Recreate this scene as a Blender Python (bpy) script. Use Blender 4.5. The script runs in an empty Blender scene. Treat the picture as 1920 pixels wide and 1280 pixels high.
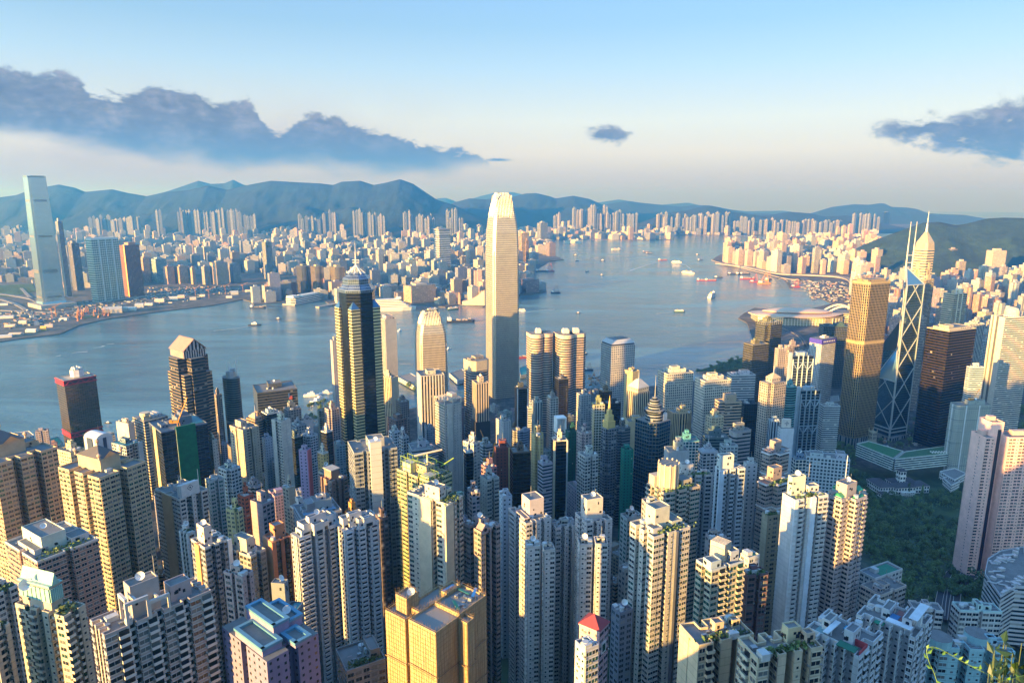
import bpy, math, random
from math import radians, sin, cos, pi, hypot, atan2
from mathutils import Vector, Matrix
random.seed(7)
SC = bpy.context.scene
COL = SC.collection
# ---------------------------------------------------------------- camera, light, exposure
CH = 400.0
PT = radians(11.7); CP, SP = cos(PT), sin(PT)
cam_d = bpy.data.cameras.new('camera'); cam = bpy.data.objects.new('camera', cam_d); COL.objects.link(cam)
cam.location = (0, 0, CH); cam.rotation_euler = (radians(90) - PT, 0, 0)
cam_d.sensor_width = 36; cam_d.lens = 24; cam_d.clip_start = 0.2; cam_d.clip_end = 200000
SC.camera = cam
SUN_AZ = (-0.743, -0.669); SUN_EL = radians(7.0)
sun_d = bpy.data.lights.new('sun', 'SUN'); sun = bpy.data.objects.new('sun', sun_d); COL.objects.link(sun)
sun_d.energy = 4.6; sun_d.angle = radians(0.6); sun_d.color = (1.0, 0.69, 0.26)
sdir = Vector((SUN_AZ[0] * cos(SUN_EL), SUN_AZ[1] * cos(SUN_EL), sin(SUN_EL)))
sun.rotation_euler = sdir.to_track_quat('Z', 'Y').to_euler()
SC.view_settings.view_transform = 'Standard'; SC.view_settings.look = 'None'
SC.view_settings.exposure = 2.1; SC.view_settings.gamma = 1.0
cy = SC.cycles
cy.max_bounces = 4; cy.diffuse_bounces = 2; cy.glossy_bounces = 2; cy.transmission_bounces = 1
cy.volume_bounces = 0; cy.caustics_reflective = False; cy.caustics_refractive = False
cy.use_denoising = True
cy.volume_step_rate = 4
def azel(px, py):
 x, y, z = (px - 960) / 1280, CP - (py - 640) / 1280 * SP, -SP - (py - 640) / 1280 * CP
 return math.degrees(atan2(x, y)), math.degrees(atan2(z, hypot(x, y)))
class NT:
 """small helper to write shader nodes"""
 def __init__(s, tree): s.t = tree; s.n = tree.nodes; s.n.clear()
 def new(s, kind, **kw):
  n = s.n.new(kind)
  for k, v in kw.items(): setattr(n, k, v)
  return n
 def put(s, inp, v):
  if isinstance(v, bpy.types.NodeSocket): s.t.links.new(v, inp)
  elif v is not None: inp.default_value = v
 def m(s, op, a, b=None, c=None, clamp=False):
  n = s.n.new('ShaderNodeMath'); n.operation = op; n.use_clamp = clamp
  for i, v in enumerate((a, b, c)): s.put(n.inputs[i], v)
  return n.outputs[0]
 def mix(s, f, a, b, mode='MIX'):
  n = s.n.new('ShaderNodeMix'); n.data_type = 'RGBA'; n.blend_type = mode
  s.put(n.inputs[0], f)
  for i, v in ((6, a), (7, b)):
   if isinstance(v, tuple) and len(v) == 3: v = (*v, 1)
   s.put(n.inputs[i], v)
  return n.outputs[2]
 def smooth(s, x, a, b):
  n = s.n.new('ShaderNodeMapRange'); n.interpolation_type = 'SMOOTHSTEP'
  s.put(n.inputs[0], x); s.put(n.inputs[1], a); s.put(n.inputs[2], b)
  return n.outputs[0]
 def noise(s, vec, scale, detail=3, rough=0.5, dist=0.0):
  n = s.n.new('ShaderNodeTexNoise'); s.put(n.inputs['Vector'], vec)
  n.inputs['Scale'].default_value = scale; n.inputs['Detail'].default_value = detail
  n.inputs['Roughness'].default_value = rough; n.inputs['Distortion'].default_value = dist
  return n.outputs[0]
 def ramp(s, f, pts):
  n = s.n.new('ShaderNodeValToRGB'); s.put(n.inputs[0], f)
  e = n.color_ramp.elements
  while len(e) < len(pts): e.new(0.5)
  for q, (p, c) in zip(e, pts): q.position = p; q.color = (*c, 1) if len(c) == 3 else c
  return n.outputs[0]
def make_world():
 w = bpy.data.worlds.new('World'); SC.world = w; w.use_nodes = True
 t = NT(w.node_tree)
 out = t.new('ShaderNodeOutputWorld'); bg = t.new('ShaderNodeBackground')
 sky = t.new('ShaderNodeTexSky', sky_type='NISHITA'); sky.sun_disc = False
 sky.sun_elevation = SUN_EL; sky.sun_rotation = atan2(SUN_AZ[0], SUN_AZ[1])
 sky.altitude = 400; sky.air_density = 1.0; sky.dust_density = 0.6; sky.ozone_density = 2.5
 tc = t.new('ShaderNodeTexCoord'); sp = t.new('ShaderNodeSeparateXYZ'); t.put(sp.inputs[0], tc.outputs['Generated'])
 X, Y, Z = sp.outputs
 az = t.m('MULTIPLY', t.m('ARCTAN2', X, Y), 57.2958); el = t.m('MULTIPLY', t.m('ARCSINE', Z), 57.2958)
 cv = t.new('ShaderNodeCombineXYZ'); t.put(cv.inputs[0], t.m('MULTIPLY', az, 1.0)); t.put(cv.inputs[1], t.m('MULTIPLY', el, 1.9))
 n1 = t.noise(cv.outputs[0], 0.42, 9, 0.62, 0.35)
 n2 = t.noise(cv.outputs[0], 0.16, 4, 0.5)
 n3 = t.noise(cv.outputs[0], 1.3, 5, 0.6)
 def curve(pts):      # pixel polyline of the cloud edge -> elevation as a function of azimuth
  n = t.new('ShaderNodeFloatCurve'); cm = n.mapping; c = cm.curves[0]
  P = [azel(*p) for p in pts]
  P = [((a + 60) / 120, (e + 5) / 30) for a, e in P]
  while len(c.points) < len(P): c.points.new(0.5, 0.5)
  for q, (a, e) in zip(c.points, P): q.location = (a, e)
  cm.update()
  t.put(n.inputs['Value'], t.m('DIVIDE', t.m('ADD', az, 60), 120))
  return t.m('SUBTRACT', t.m('MULTIPLY', n.outputs[0], 30), 5)
 top = curve([(-250, 150), (-60, 120), (60, 135), (130, 140), (190, 176), (290, 158), (400, 180), (470, 196), (510, 236), (600, 212), (680, 236), (760, 256), (830, 272), (890, 288), (935, 316), (1100, 420)])
 bot = curve([(-250, 270), (0, 262), (200, 285), (350, 302), (500, 318), (650, 324), (800, 322), (880, 314), (930, 318), (1100, 380)])
 dt = t.m('ADD', t.m('SUBTRACT', top, el), t.m('MULTIPLY', t.m('SUBTRACT', n1, 0.5), 3.6))
 db = t.m('ADD', t.m('SUBTRACT', el, bot), t.m('MULTIPLY', t.m('SUBTRACT', n2, 0.5), 3.0))
 c1 = t.m('MULTIPLY', t.smooth(dt, -0.05, 0.5), t.smooth(db, -0.5, 1.2))
 def puff(px, py, rx, ry, soft, amp):
  a0, e0 = azel(px, py)
  u = t.m('DIVIDE', t.m('SUBTRACT', az, a0), rx); v = t.m('DIVIDE', t.m('SUBTRACT', el, e0), ry)
  r = t.m('SQRT', t.m('ADD', t.m('MULTIPLY', u, u), t.m('MULTIPLY', v, v)))
  q = t.m('ADD', t.m('SUBTRACT', 1.0, r), t.m('MULTIPLY', t.m('SUBTRACT', n1, 0.5), amp))
  return t.smooth(q, 0.0, soft)
 cs = c1
 for a in ((1850, 246, 6.0, 1.7, 0.6, 2.4), (1990, 240, 7.0, 2.4, 0.5, 2.0), (1725, 242, 3.2, 0.8, 0.6, 2.4), (1135, 255, 2.4, 0.75, 0.7, 3.2), (935, 300, 1.4, 0.2, 0.9, 2.5)):
  cs = t.m('MAXIMUM', cs, puff(*a))
 # colour of the open sky: Nishita, warmed and paled towards the horizon by thin high haze
 base = t.mix(1.0, sky.outputs[0], (2.1, 2.6, 3.15), 'MULTIPLY')
 veil = t.ramp(t.m('DIVIDE', t.m('ADD', el, 2), 30), [(0.0, (0.95, 1.3, 1.95)), (0.085, (1.3, 1.5, 2.05)), (0.13, (1.85, 1.78, 2.15)), (0.19, (2.7, 2.45, 2.35)), (0.27, (2.75, 2.8, 2.65)), (0.40, (1.8, 2.4, 2.85)), (0.5, (1.22, 1.9, 2.45)), (0.6, (1.0, 1.65, 2.35)), (1.0, (0.5, 1.1, 2.2))])
 vf = t.m('MULTIPLY', t.smooth(el, 60.0, 4.0), 0.92)
 side = t.smooth(t.m('ADD', t.m('MULTIPLY', X, SUN_AZ[0]), t.m('MULTIPLY', Y, SUN_AZ[1])), 0.9, -0.2)
 base = t.mix(t.m('MULTIPLY', vf, side), base, veil)
 # thin grey sheet under the long cloud, left part of the sky
 lf = t.m('MULTIPLY', t.smooth(az, 4.0, -22.0), t.m('MULTIPLY', t.smooth(el, 10.0, 3.0), t.smooth(n2, 0.2, 0.7)))
 base = t.mix(t.m('MULTIPLY', lf, 0.8), base, (1.95, 1.95, 2.25))
 hz = t.m('SUBTRACT', top, el)
 body = t.ramp(t.m('ADD', t.m('MULTIPLY', n3, 0.3), t.m('MULTIPLY', n1, 0.7)), [(0.34, (.42, .66, 1.15)), (0.50, (.68, .95, 1.45)), (0.66, (1.3, 1.45, 1.9))])
 low = t.smooth(el, 7.0, 2.0)
 body = t.mix(low, body, (0.46, 1.14, 2.20))
 colr = t.mix(t.m('MULTIPLY', cs, 0.94), base, body)
 t.put(bg.inputs[0], colr); bg.inputs[1].default_value = 0.066
 t.put(out.inputs[0], bg.outputs[0])
make_world()
# ---------------------------------------------------------------- geometry helpers
def ray(px, py):
 xc, yc = (px - 960) / 1280, -(py - 640) / 1280
 return xc, CP + yc * SP, -SP + yc * CP
def onY(px, py, Y):
 dx, dy, dz = ray(px, py); t = Y / dy
 return Vector((dx * t, Y, CH + dz * t))
def onz(px, py, z=2.0):
 dx, dy, dz = ray(px, py); t = (z - CH) / dz
 return Vector((dx * t, dy * t, z))
def lerp_tab(tab, x):
 if x <= tab[0][0]: return tab[0][1]
 for (a, b), (c, d) in zip(tab, tab[1:]):
  if x <= c: return b + (d - b) * (x - a) / (c - a)
 return tab[-1][1]
GT = [(0, 398), (30, 370), (60, 335), (120, 262), (200, 185), (300, 125), (362, 102), (450, 90), (567, 82), (680, 66), (780, 44), (880, 20), (960, 9), (1050, 5), (1300, 4)]
GR = [(0, 398), (30, 350), (60, 305), (110, 252), (188, 212), (245, 203), (316, 186), (400, 155), (452, 132), (600, 70), (900, 13), (1300, 4)]   # unseen ridge flank behind the viewpoint, heights shaped for the shadow it casts
def ground(x, y):
 s = -SUN_AZ[0] * x - SUN_AZ[1] * y; p = 0.669 * x - 0.743 * y
 if s >= 0: return lerp_tab(GT, hypot(s, p))
 q = abs(p); f = min(1, -s / 40)
 z = lerp_tab(GT, hypot(s * max(0, 1 - f), p)) * (1 - f) + lerp_tab(GR, q) * f
 if p > -60: z += min(140, -s * 0.25) * min(1, (p + 60) / 160)
 return z
def px_of(v):
 F = v.y * CP - (v.z - CH) * SP; U = v.y * SP + (v.z - CH) * CP
 return 960 + 1280 * v.x / F, 640 - 1280 * U / F
class MB:
 def __init__(s): s.v = []; s.f = []; s.m = []; s.u = []; s.sm = False
 def face(s, pts, mat=0, uv=None):
  n = len(s.v); s.v.extend(tuple(p) for p in pts); s.f.append(tuple(range(n, n + len(pts)))); s.m.append(mat)
  s.u.extend(uv if uv else [(0.0, 0.0)] * len(pts))
 def wall(s, a, b, z0, z1, mat, nb=None, fh=3.0, bay=3.2, a2=None, b2=None):
  L = hypot(b[0] - a[0], b[1] - a[1])
  if nb is None: nb = max(1, round(L / bay)) if L > bay * 0.55 else 0
  a2 = a2 or a; b2 = b2 or b; v0 = (z0 - z1) / fh
  s.face([(a[0], a[1], z0), (b[0], b[1], z0), (b2[0], b2[1], z1), (a2[0], a2[1], z1)], mat, [(0, v0), (nb, v0), (nb, 0), (0, 0)])
 def prism(s, pl, z0, z1, mat=0, top=1, fh=3.0, bay=3.2, blank=(), pl2=None, cap=True):
  n = len(pl); q = pl2 or pl
  for i in range(n):
   j = (i + 1) % n
   s.wall(pl[i], pl[j], z0, z1, mat, 0 if i in blank else None, fh, bay, q[i], q[j])
  if cap: s.face([(x, y, z1) for x, y in q], top)
 def box(s, cx, cy, z0, sx, sy, sz, mat=0, rot=0.0, top=None, bottom=False):
  c, d = cos(rot), sin(rot)
  pl = [(cx + c * x - d * y, cy + d * x + c * y) for x, y in ((-sx / 2, -sy / 2), (sx / 2, -sy / 2), (sx / 2, sy / 2), (-sx / 2, sy / 2))]
  for i in range(4):
   a, b = pl[i], pl[(i + 1) % 4]
   s.face([(a[0], a[1], z0), (b[0], b[1], z0), (b[0], b[1], z0 + sz), (a[0], a[1], z0 + sz)], mat)
  s.face([(x, y, z0 + sz) for x, y in pl], mat if top is None else top)
  if bottom: s.face([(x, y, z0) for x, y in reversed(pl)], mat)
 def cyl(s, cx, cy, z0, z1, r0, r1=None, n=12, mat=0, top=None, sy=1.0, nb=0, fh=3.0):
  r1 = r0 if r1 is None else r1
  P = [(cos(2 * pi * i / n), sin(2 * pi * i / n) * sy) for i in range(n)]
  for i in range(n):
   a, b = P[i], P[(i + 1) % n]
   k = nb / n
   pts = [(cx + a[0] * r0, cy + a[1] * r0, z0), (cx + b[0] * r0, cy + b[1] * r0, z0), (cx + b[0] * r1, cy + b[1] * r1, z1), (cx + a[0] * r1, cy + a[1] * r1, z1)]
   if r1 < 1e-4: s.face(pts[:3], mat)
   else: s.face(pts, mat, [(i * k, (z0 - z1) / fh), ((i + 1) * k, (z0 - z1) / fh), ((i + 1) * k, 0), (i * k, 0)])
  if r1 > 1e-4: s.face([(cx + a * r1, cy + b * r1, z1) for a, b in P], mat if top is None else top)
 def tube(s, a, b, r, n=4, mat=0, r2=None):
  a, b = Vector(a), Vector(b); d = (b - a).normalized(); r2 = r if r2 is None else r2
  x = d.orthogonal().normalized(); y = d.cross(x)
  A = [a + (x * cos(2 * pi * i / n + .785) + y * sin(2 * pi * i / n + .785)) * r for i in range(n)]
  B = [b + (x * cos(2 * pi * i / n + .785) + y * sin(2 * pi * i / n + .785)) * r2 for i in range(n)]
  for i in range(n):
   j = (i + 1) % n; s.face([A[i], A[j], B[j], B[i]], mat)
  s.face(list(reversed(A)), mat); s.face(B, mat)
 def add(s, o, M):
  n = len(s.v); s.v.extend(tuple(M @ Vector(p)) for p in o.v)
  s.f.extend(tuple(i + n for i in f) for f in o.f); s.m.extend(o.m); s.u.extend(o.u)
 def mesh(s, name, mats):
  me = bpy.data.meshes.new(name); me.from_pydata(s.v, [], s.f)
  for k in mats: me.materials.append(k)
  me.polygons.foreach_set('material_index', s.m)
  uv = me.uv_layers.new(name='UVMap'); uv.data.foreach_set('uv', [c for p in s.u for c in p])
  if s.sm: me.polygons.foreach_set('use_smooth', [True] * len(s.f))
  me.update(); return me
 def build(s, name, mats, parent=None, col=None):
  if not s.f: return None
  return link(name, s.mesh(name, mats), parent, col)
def link(name, me, parent=None, col=None, loc=None, rz=0.0):
 o = bpy.data.objects.new(name, me); COL.objects.link(o)
 if parent: o.parent = parent
 if col: o.color = (*col, 1)
 if loc is not None: o.location = loc
 if rz: o.rotation_euler = (0, 0, rz)
 return o
def tag(o, label=None, cat=None, group=None, kind=None):
 for k, v in (('label', label), ('category', cat), ('group', group), ('kind', kind)):
  if v: o[k] = v
 return o
def empty(name, loc, rz, label, cat, group=None):
 e = bpy.data.objects.new(name, None); COL.objects.link(e); e.location = loc; e.rotation_euler = (0, 0, rz)
 e.empty_display_size = 1
 return tag(e, label, cat, group)
# ---------------------------------------------------------------- materials
MATS = {}
def mat_new(name):
 m = bpy.data.materials.new(name); m.use_nodes = True; t = NT(m.node_tree)
 out = t.new('ShaderNodeOutputMaterial'); b = t.new('ShaderNodeBsdfPrincipled'); t.put(out.inputs[0], b.outputs[0])
 return m, t, b, out
def plain(name, col=None, rough=0.75, metal=0.0, var=0.22, scale=0.15, emit=None):
 """painted / plain surface; col None takes the object's own colour"""
 if name in MATS: return MATS[name]
 m, t, b, _ = mat_new(name)
 if col is None: oi = t.new('ShaderNodeObjectInfo'); c = oi.outputs['Color']
 else: c = (*col, 1)
 tc = t.new('ShaderNodeTexCoord')
 n = t.noise(tc.outputs['Object'], scale, 5, 0.65)
 f = t.m('ADD', 1 - var, t.m('MULTIPLY', n, var * 1.6))
 cc = t.new('ShaderNodeCombineXYZ')
 for i in range(3): t.put(cc.inputs[i], f)
 t.put(b.inputs['Base Color'], t.mix(1.0, c, cc.outputs[0], 'MULTIPLY'))
 b.inputs['Roughness'].default_value = rough; b.inputs['Metallic'].default_value = metal
 if emit: b.inputs['Emission Color'].default_value = (*emit[0], 1); b.inputs['Emission Strength'].default_value = emit[1]
 MATS[name] = m; return m
def facade(name, ww=.55, wh=.5, glass=(.03, .045, .06), gm=0.0, gr=0.12, tint=False, frame=None, wr=0.8, wm=0.0, pale=0.16, mull=0.0, rail=0.0, band=0, bandc=(.5, .35, .2), tintdk=0.75, wall=None):
 """wall with windows laid out by the UV cells (one bay x one floor)"""
 if name in MATS: return MATS[name]
 m, t, b, _ = mat_new(name)
 uv = t.new('ShaderNodeUVMap'); sp = t.new('ShaderNodeSeparateXYZ'); t.put(sp.inputs[0], uv.outputs[0])
 u, v = sp.outputs[0], sp.outputs[1]
 fu, fv = t.m('FRACT', u), t.m('FRACT', v)
 au, av = t.m('ABSOLUTE', t.m('SUBTRACT', fu, .5)), t.m('ABSOLUTE', t.m('SUBTRACT', fv, .5))
 mk = None
 if ww < 1: mk = t.m('LESS_THAN', au, ww / 2)
 if wh < 1:
  q = t.m('LESS_THAN', av, wh / 2); mk = t.m('MULTIPLY', mk, q) if mk else q
 if ww >= 1:   # walls without bays stay blank
  q = t.m('GREATER_THAN', t.m('ABSOLUTE', u), 1e-5); mk = t.m('MULTIPLY', mk, q)
 if mull: mk = t.m('MULTIPLY', mk, t.m('GREATER_THAN', au, mull))
 oi = t.new('ShaderNodeObjectInfo')
 cell = t.new('ShaderNodeCombineXYZ'); t.put(cell.inputs[0], t.m('FLOOR', u)); t.put(cell.inputs[1], t.m('FLOOR', v)); t.put(cell.inputs[2], t.m('MULTIPLY', oi.outputs['Random'], 91.7))
 wn = t.new('ShaderNodeTexWhiteNoise'); t.put(wn.inputs[0], cell.outputs[0]); r = wn.outputs[0]
 tc = t.new('ShaderNodeTexCoord')
 n = t.noise(tc.outputs['Object'], 0.09, 6, 0.7)
 mp = t.new('ShaderNodeMapping'); mp.inputs['Scale'].default_value = (1.2, 1.2, 0.05); t.put(mp.inputs[0], tc.outputs['Object'])
 n2 = t.noise(mp.outputs[0], 0.8, 4, 0.7)
 f = t.m('ADD', 0.46, t.m('ADD', t.m('MULTIPLY', n, 0.56), t.m('MULTIPLY', n2, 0.46)))
 cc = t.new('ShaderNodeCombineXYZ')
 for i in range(3): t.put(cc.inputs[i], f)
 objc = (*wall, 1) if wall else oi.outputs['Color']
 if tint:
  wallc = t.mix(1.0, (*(frame or (.3, .3, .3)), 1), cc.outputs[0], 'MULTIPLY')
  g = t.mix(t.m('MULTIPLY', r, tintdk), objc, tuple(c * .25 for c in (1, 1, 1)), 'MULTIPLY')
 else:
  wallc = t.mix(1.0, objc, cc.outputs[0], 'MULTIPLY')
  g = t.ramp(r, [(0.0, tuple(c * .4 for c in glass)), (0.45, glass), (1 - pale - .01, tuple(c * 1.6 for c in glass)), (1 - pale, (.22, .23, .23)), (1.0, (.42, .40, .36))])
 c = t.mix(mk, wallc, g)
 if rail:     # darker line under each window row (slab edge shadow gap, balcony rail)
  ln = t.m('LESS_THAN', fv, rail); c = t.mix(t.m('MULTIPLY', ln, 0.45), c, (.05, .05, .05))
 if band:
  bl = t.m('LESS_THAN', t.m('FRACT', t.m('DIVIDE', t.m('ADD', v, 400.5), band)), 1.6 / band); c = t.mix(bl, c, bandc)
 t.put(b.inputs['Base Color'], c)
 t.put(b.inputs['Roughness'], t.m('ADD', wr, t.m('MULTIPLY', mk, gr - wr)))
 t.put(b.inputs['Metallic'], t.m('ADD', wm, t.m('MULTIPLY', mk, gm - wm)))
 bp = t.new('ShaderNodeBump'); bp.inputs['Strength'].default_value = 0.6; bp.inputs['Distance'].default_value = 0.15
 wob = t.noise(tc.outputs['Object'], 0.35, 2, .5)
 t.put(bp.inputs['Height'], t.m('MULTIPLY', t.m('MULTIPLY', mk, wob), 1.0)); t.put(b.inputs['Normal'], bp.outputs[0])
 MATS[name] = m; return m
F = {
 'apt':   lambda: facade('wall_apartment', .62, .52, mull=.03, rail=.06),
 'aptd':  lambda: facade('wall_deep_windows', .74, .55, glass=(.02, .025, .03), rail=.08, pale=.08),
 'aptg':  lambda: facade('wall_green_windows', .62, .5, glass=(.03, .12, .10), gm=.3, rail=.06, mull=.03),
 'grid':  lambda: facade('wall_square_windows', .62, .58, glass=(.035, .045, .05), pale=.05),
 'strip': lambda: facade('wall_ribbon_windows', 1.0, .46, glass=(.025, .035, .045), pale=.06),
 'stripw':lambda: facade('wall_wide_ribbons', 1.0, .60, glass=(.03, .04, .05), gm=.4, pale=.04),
 'vert':  lambda: facade('wall_vertical_slots', .5, 1.0, glass=(.02, .03, .04), gm=.3, pale=.02),
 'small': lambda: facade('wall_small_windows', .32, .36, glass=(.03, .04, .05), pale=.05),
 'curt':  lambda: facade('curtain_wall', .90, .80, gm=.75, gr=.16, tint=True, frame=(.22, .22, .22), wr=.4, wm=.5),
 'curtd': lambda: facade('curtain_wall_dark', .93, .72, gm=.85, gr=.10, tint=True, frame=(.045, .05, .055), wr=.3, wm=.5),
 'curtl': lambda: facade('curtain_wall_pale_frame', .80, .74, gm=.7, gr=.14, tint=True, frame=(.6, .6, .58), wr=.5, wm=.2),
 'far':   lambda: facade('wall_far_apartment', .5, .55, glass=(.08, .10, .12), pale=.2),
}
def nearwall():
 if 'near_wall' in MATS: return MATS['near_wall']
 m, t, b, _ = mat_new('near_wall'); oi = t.new('ShaderNodeObjectInfo'); uv = t.new('ShaderNodeUVMap'); sp = t.new('ShaderNodeSeparateXYZ'); t.put(sp.inputs[0], uv.outputs[0]); u, v = sp.outputs[0], sp.outputs[1]
 cell = t.new('ShaderNodeCombineXYZ'); t.put(cell.inputs[0], t.m('FLOOR', u)); t.put(cell.inputs[1], t.m('FLOOR', v)); wn = t.new('ShaderNodeTexWhiteNoise'); t.put(wn.inputs[0], cell.outputs[0])
 tc = t.new('ShaderNodeTexCoord'); mp = t.new('ShaderNodeMapping'); mp.inputs['Scale'].default_value = (1.4, 1.4, .07); t.put(mp.inputs[0], tc.outputs['Object'])
 n, n2 = t.noise(tc.outputs['Object'], .12, 6, .7), t.noise(mp.outputs[0], .7, 5, .75)
 f = t.m('ADD', .38, t.m('ADD', t.m('MULTIPLY', n, .5), t.m('ADD', t.m('MULTIPLY', n2, .62), t.m('MULTIPLY', wn.outputs[0], .14))))
 ln = t.m('LESS_THAN', t.m('FRACT', v), .07); jn = t.m('LESS_THAN', t.m('FRACT', u), .03)
 f = t.m('MULTIPLY', f, t.m('SUBTRACT', 1, t.m('ADD', t.m('MULTIPLY', ln, .35), t.m('MULTIPLY', jn, .2))))
 cc = t.new('ShaderNodeCombineXYZ')
 for i in range(3): t.put(cc.inputs[i], f)
 t.put(b.inputs['Base Color'], t.mix(1.0, oi.outputs['Color'], cc.outputs[0], 'MULTIPLY')); b.inputs['Roughness'].default_value = .8
 MATS['near_wall'] = m; return m
def roofm(): return plain('roof_concrete', (.20, .20, .195), .9, var=.45, scale=.25)
def wallm(): return plain('painted_wall', None, .8, var=.4, scale=.2)
def metalm(): return plain('grey_metal', (.35, .36, .37), .45, .6)
def whitem(): return plain('white_paint', (.72, .72, .70), .6, var=.12)
# ---------------------------------------------------------------- setting: water, ground, hills, haze
def water():
 m, t, b, out = mat_new('harbour_water')
 tc = t.new('ShaderNodeTexCoord'); P = tc.outputs['Object']
 mp = t.new('ShaderNodeMapping'); mp.inputs['Scale'].default_value = (0.35, 1, 1); mp.inputs['Rotation'].default_value = (0, 0, .25); t.put(mp.inputs[0], P)
 big = t.noise(mp.outputs[0], 0.0035, 5, 0.62, 1.6)
 mid = t.noise(mp.outputs[0], 0.02, 4, 0.6, .6)
 t.put(b.inputs['Base Color'], t.mix(t.smooth(big, .35, .7), (.055, .112, .142), (.125, .25, .30)))
 t.put(b.inputs['Roughness'], t.m('ADD', 0.10, t.m('MULTIPLY', t.smooth(big, .35, .72), .16)))
 b.inputs['IOR'].default_value = 1.33
 h = t.m('ADD', t.m('MULTIPLY', t.noise(P, 0.09, 4, .65), 1.6), t.m('ADD', t.m('MULTIPLY', t.noise(P, 0.35, 2, .5), .35), t.m('MULTIPLY', mid, 4.0)))
 bp = t.new('ShaderNodeBump'); bp.inputs['Strength'].default_value = 1.0; bp.inputs['Distance'].default_value = 0.85
 t.put(bp.inputs['Height'], h); t.put(b.inputs['Normal'], bp.outputs[0])
 mb = MB(); R = 27000; n = 64
 mb.face([(R * cos(2 * pi * i / n), R * sin(2 * pi * i / n) + 2000, 0) for i in range(n)])
 tag(mb.build('water', [m]), kind='structure')
water()
def ground_mat():
 m, t, b, _ = mat_new('city_ground')
 tc = t.new('ShaderNodeTexCoord'); n = t.noise(tc.outputs['Object'], .02, 5, .65); n2 = t.noise(tc.outputs['Object'], .15, 3, .6)
 c = t.ramp(t.m('ADD', t.m('MULTIPLY', n, .6), t.m('MULTIPLY', n2, .4)), [(.35, (.035, .05, .035)), (.47, (.06, .06, .058)), (.56, (.13, .125, .115)), (.7, (.24, .22, .20))])
 t.put(b.inputs['Base Color'], c); b.inputs['Roughness'].default_value = .95
 return m
def green_mat(name, a=(.018, .035, .016), c=(.05, .085, .035), sc=.02):
 if name in MATS: return MATS[name]
 m, t, b, _ = mat_new(name)
 tc = t.new('ShaderNodeTexCoord'); n = t.noise(tc.outputs['Object'], sc, 8, .7)
 t.put(b.inputs['Base Color'], t.mix(t.smooth(n, .38, .64), a, c)); b.inputs['Roughness'].default_value = .95
 bp = t.new('ShaderNodeBump'); bp.inputs['Distance'].default_value = 12.0; t.put(bp.inputs['Height'], t.noise(tc.outputs['Object'], sc * 2.5, 8, .75)); t.put(b.inputs['Normal'], bp.outputs[0])
 MATS[name] = m; return m
def sheet(name, poly_px, z, mat, extra=None, skirt=True):
 """a piece of land given by its shoreline"""
 pts = [onz(x, y, 0) for x, y in poly_px]
 if extra: pts += [Vector(e) for e in extra]
 mb = MB(); top = [(p.x, p.y, z) for p in pts]
 mb.face(top)
 if skirt:
  for i in range(len(top)):
   a, b = top[i], top[(i + 1) % len(top)]
   mb.face([(a[0], a[1], -3), (b[0], b[1], -3), b, a], 1)
 return tag(mb.build(name, [mat, plain('seawall_stone', (.11, .105, .095), .9)]), kind='structure')
GM = ground_mat()
def island_terrain():
 mb = MB(); mb.sm = True
 xs = [-1500 + 60 * i for i in range(6)] + [-1140 + 30 * i for i in range(85)] + [1410 + 90 * i for i in range(28)]
 ys = [-900 + 100 * i for i in range(6)] + [-300 + 15 * i for i in range(100)]
 # shoreline depth by bearing
 SH = [(-1.2, 1075), (-.79, 1073), (-.6, 1060), (-.42, 1075), (-.3, 1170), (-.2, 1230), (-.1, 1330), (0, 1400), (.13, 1420), (.22, 1440), (.30, 1500), (.345, 1620), (.37, 1900)]
 def shore(x):
  Y = 1300.0
  for _ in range(12): Y = lerp_tab(SH, x / max(Y, 1))
  return Y
 nx = len(xs)
 rows = []
 for k in range(101):
  r = []
  for x in xs:
   sy = shore(x); y = -900 + (sy + 900) * k / 100 if k > 0 else -900
   y = -900 + (sy + 900) * (k / 100)
   z = ground(x, y)
   z = max(2.6, min(z, 2.8 + max(0, sy - y) * .5))
   r.append((x, y, z))
  rows.append(r)
 mb.v = [p for r in rows for p in r]
 for k in range(100):
  for i in range(nx - 1):
   a = k * nx + i; mb.f.append((a, a + 1, a + nx + 1, a + nx)); mb.m.append(0); mb.u.extend([(0, 0)] * 4)
 b0 = len(mb.v); last = rows[-1]
 for i in range(nx - 1):
  a, c = last[i], last[i + 1]
  mb.face([(c[0], c[1], -3), (a[0], a[1], -3), a, c], 1)
 m, t, b, _ = mat_new('hillside_and_streets')
 tc = t.new('ShaderNodeTexCoord'); n = t.noise(tc.outputs['Object'], .02, 6, .65); n2 = t.noise(tc.outputs['Object'], .12, 3, .6)
 geo = t.new('ShaderNodeSeparateXYZ'); t.put(geo.inputs[0], tc.outputs['Object'])
 street = t.ramp(n2, [(.35, (.035, .036, .038)), (.5, (.06, .06, .06)), (.66, (.12, .115, .11))])
 green = t.mix(t.smooth(n, .4, .62), (.022, .05, .02), (.06, .10, .04))
 t.put(b.inputs['Base Color'], t.mix(t.m('MAXIMUM', t.smooth(geo.outputs[2], 60, 110), t.m('MULTIPLY', t.smooth(geo.outputs[0], 300, 360), t.smooth(geo.outputs[1], 1000, 930))), street, green)); b.inputs['Roughness'].default_value = .95
 tag(mb.build('terrain', [m, plain('seawall_stone', (.11, .105, .095), .9)]), kind='structure')
island_terrain()
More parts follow.
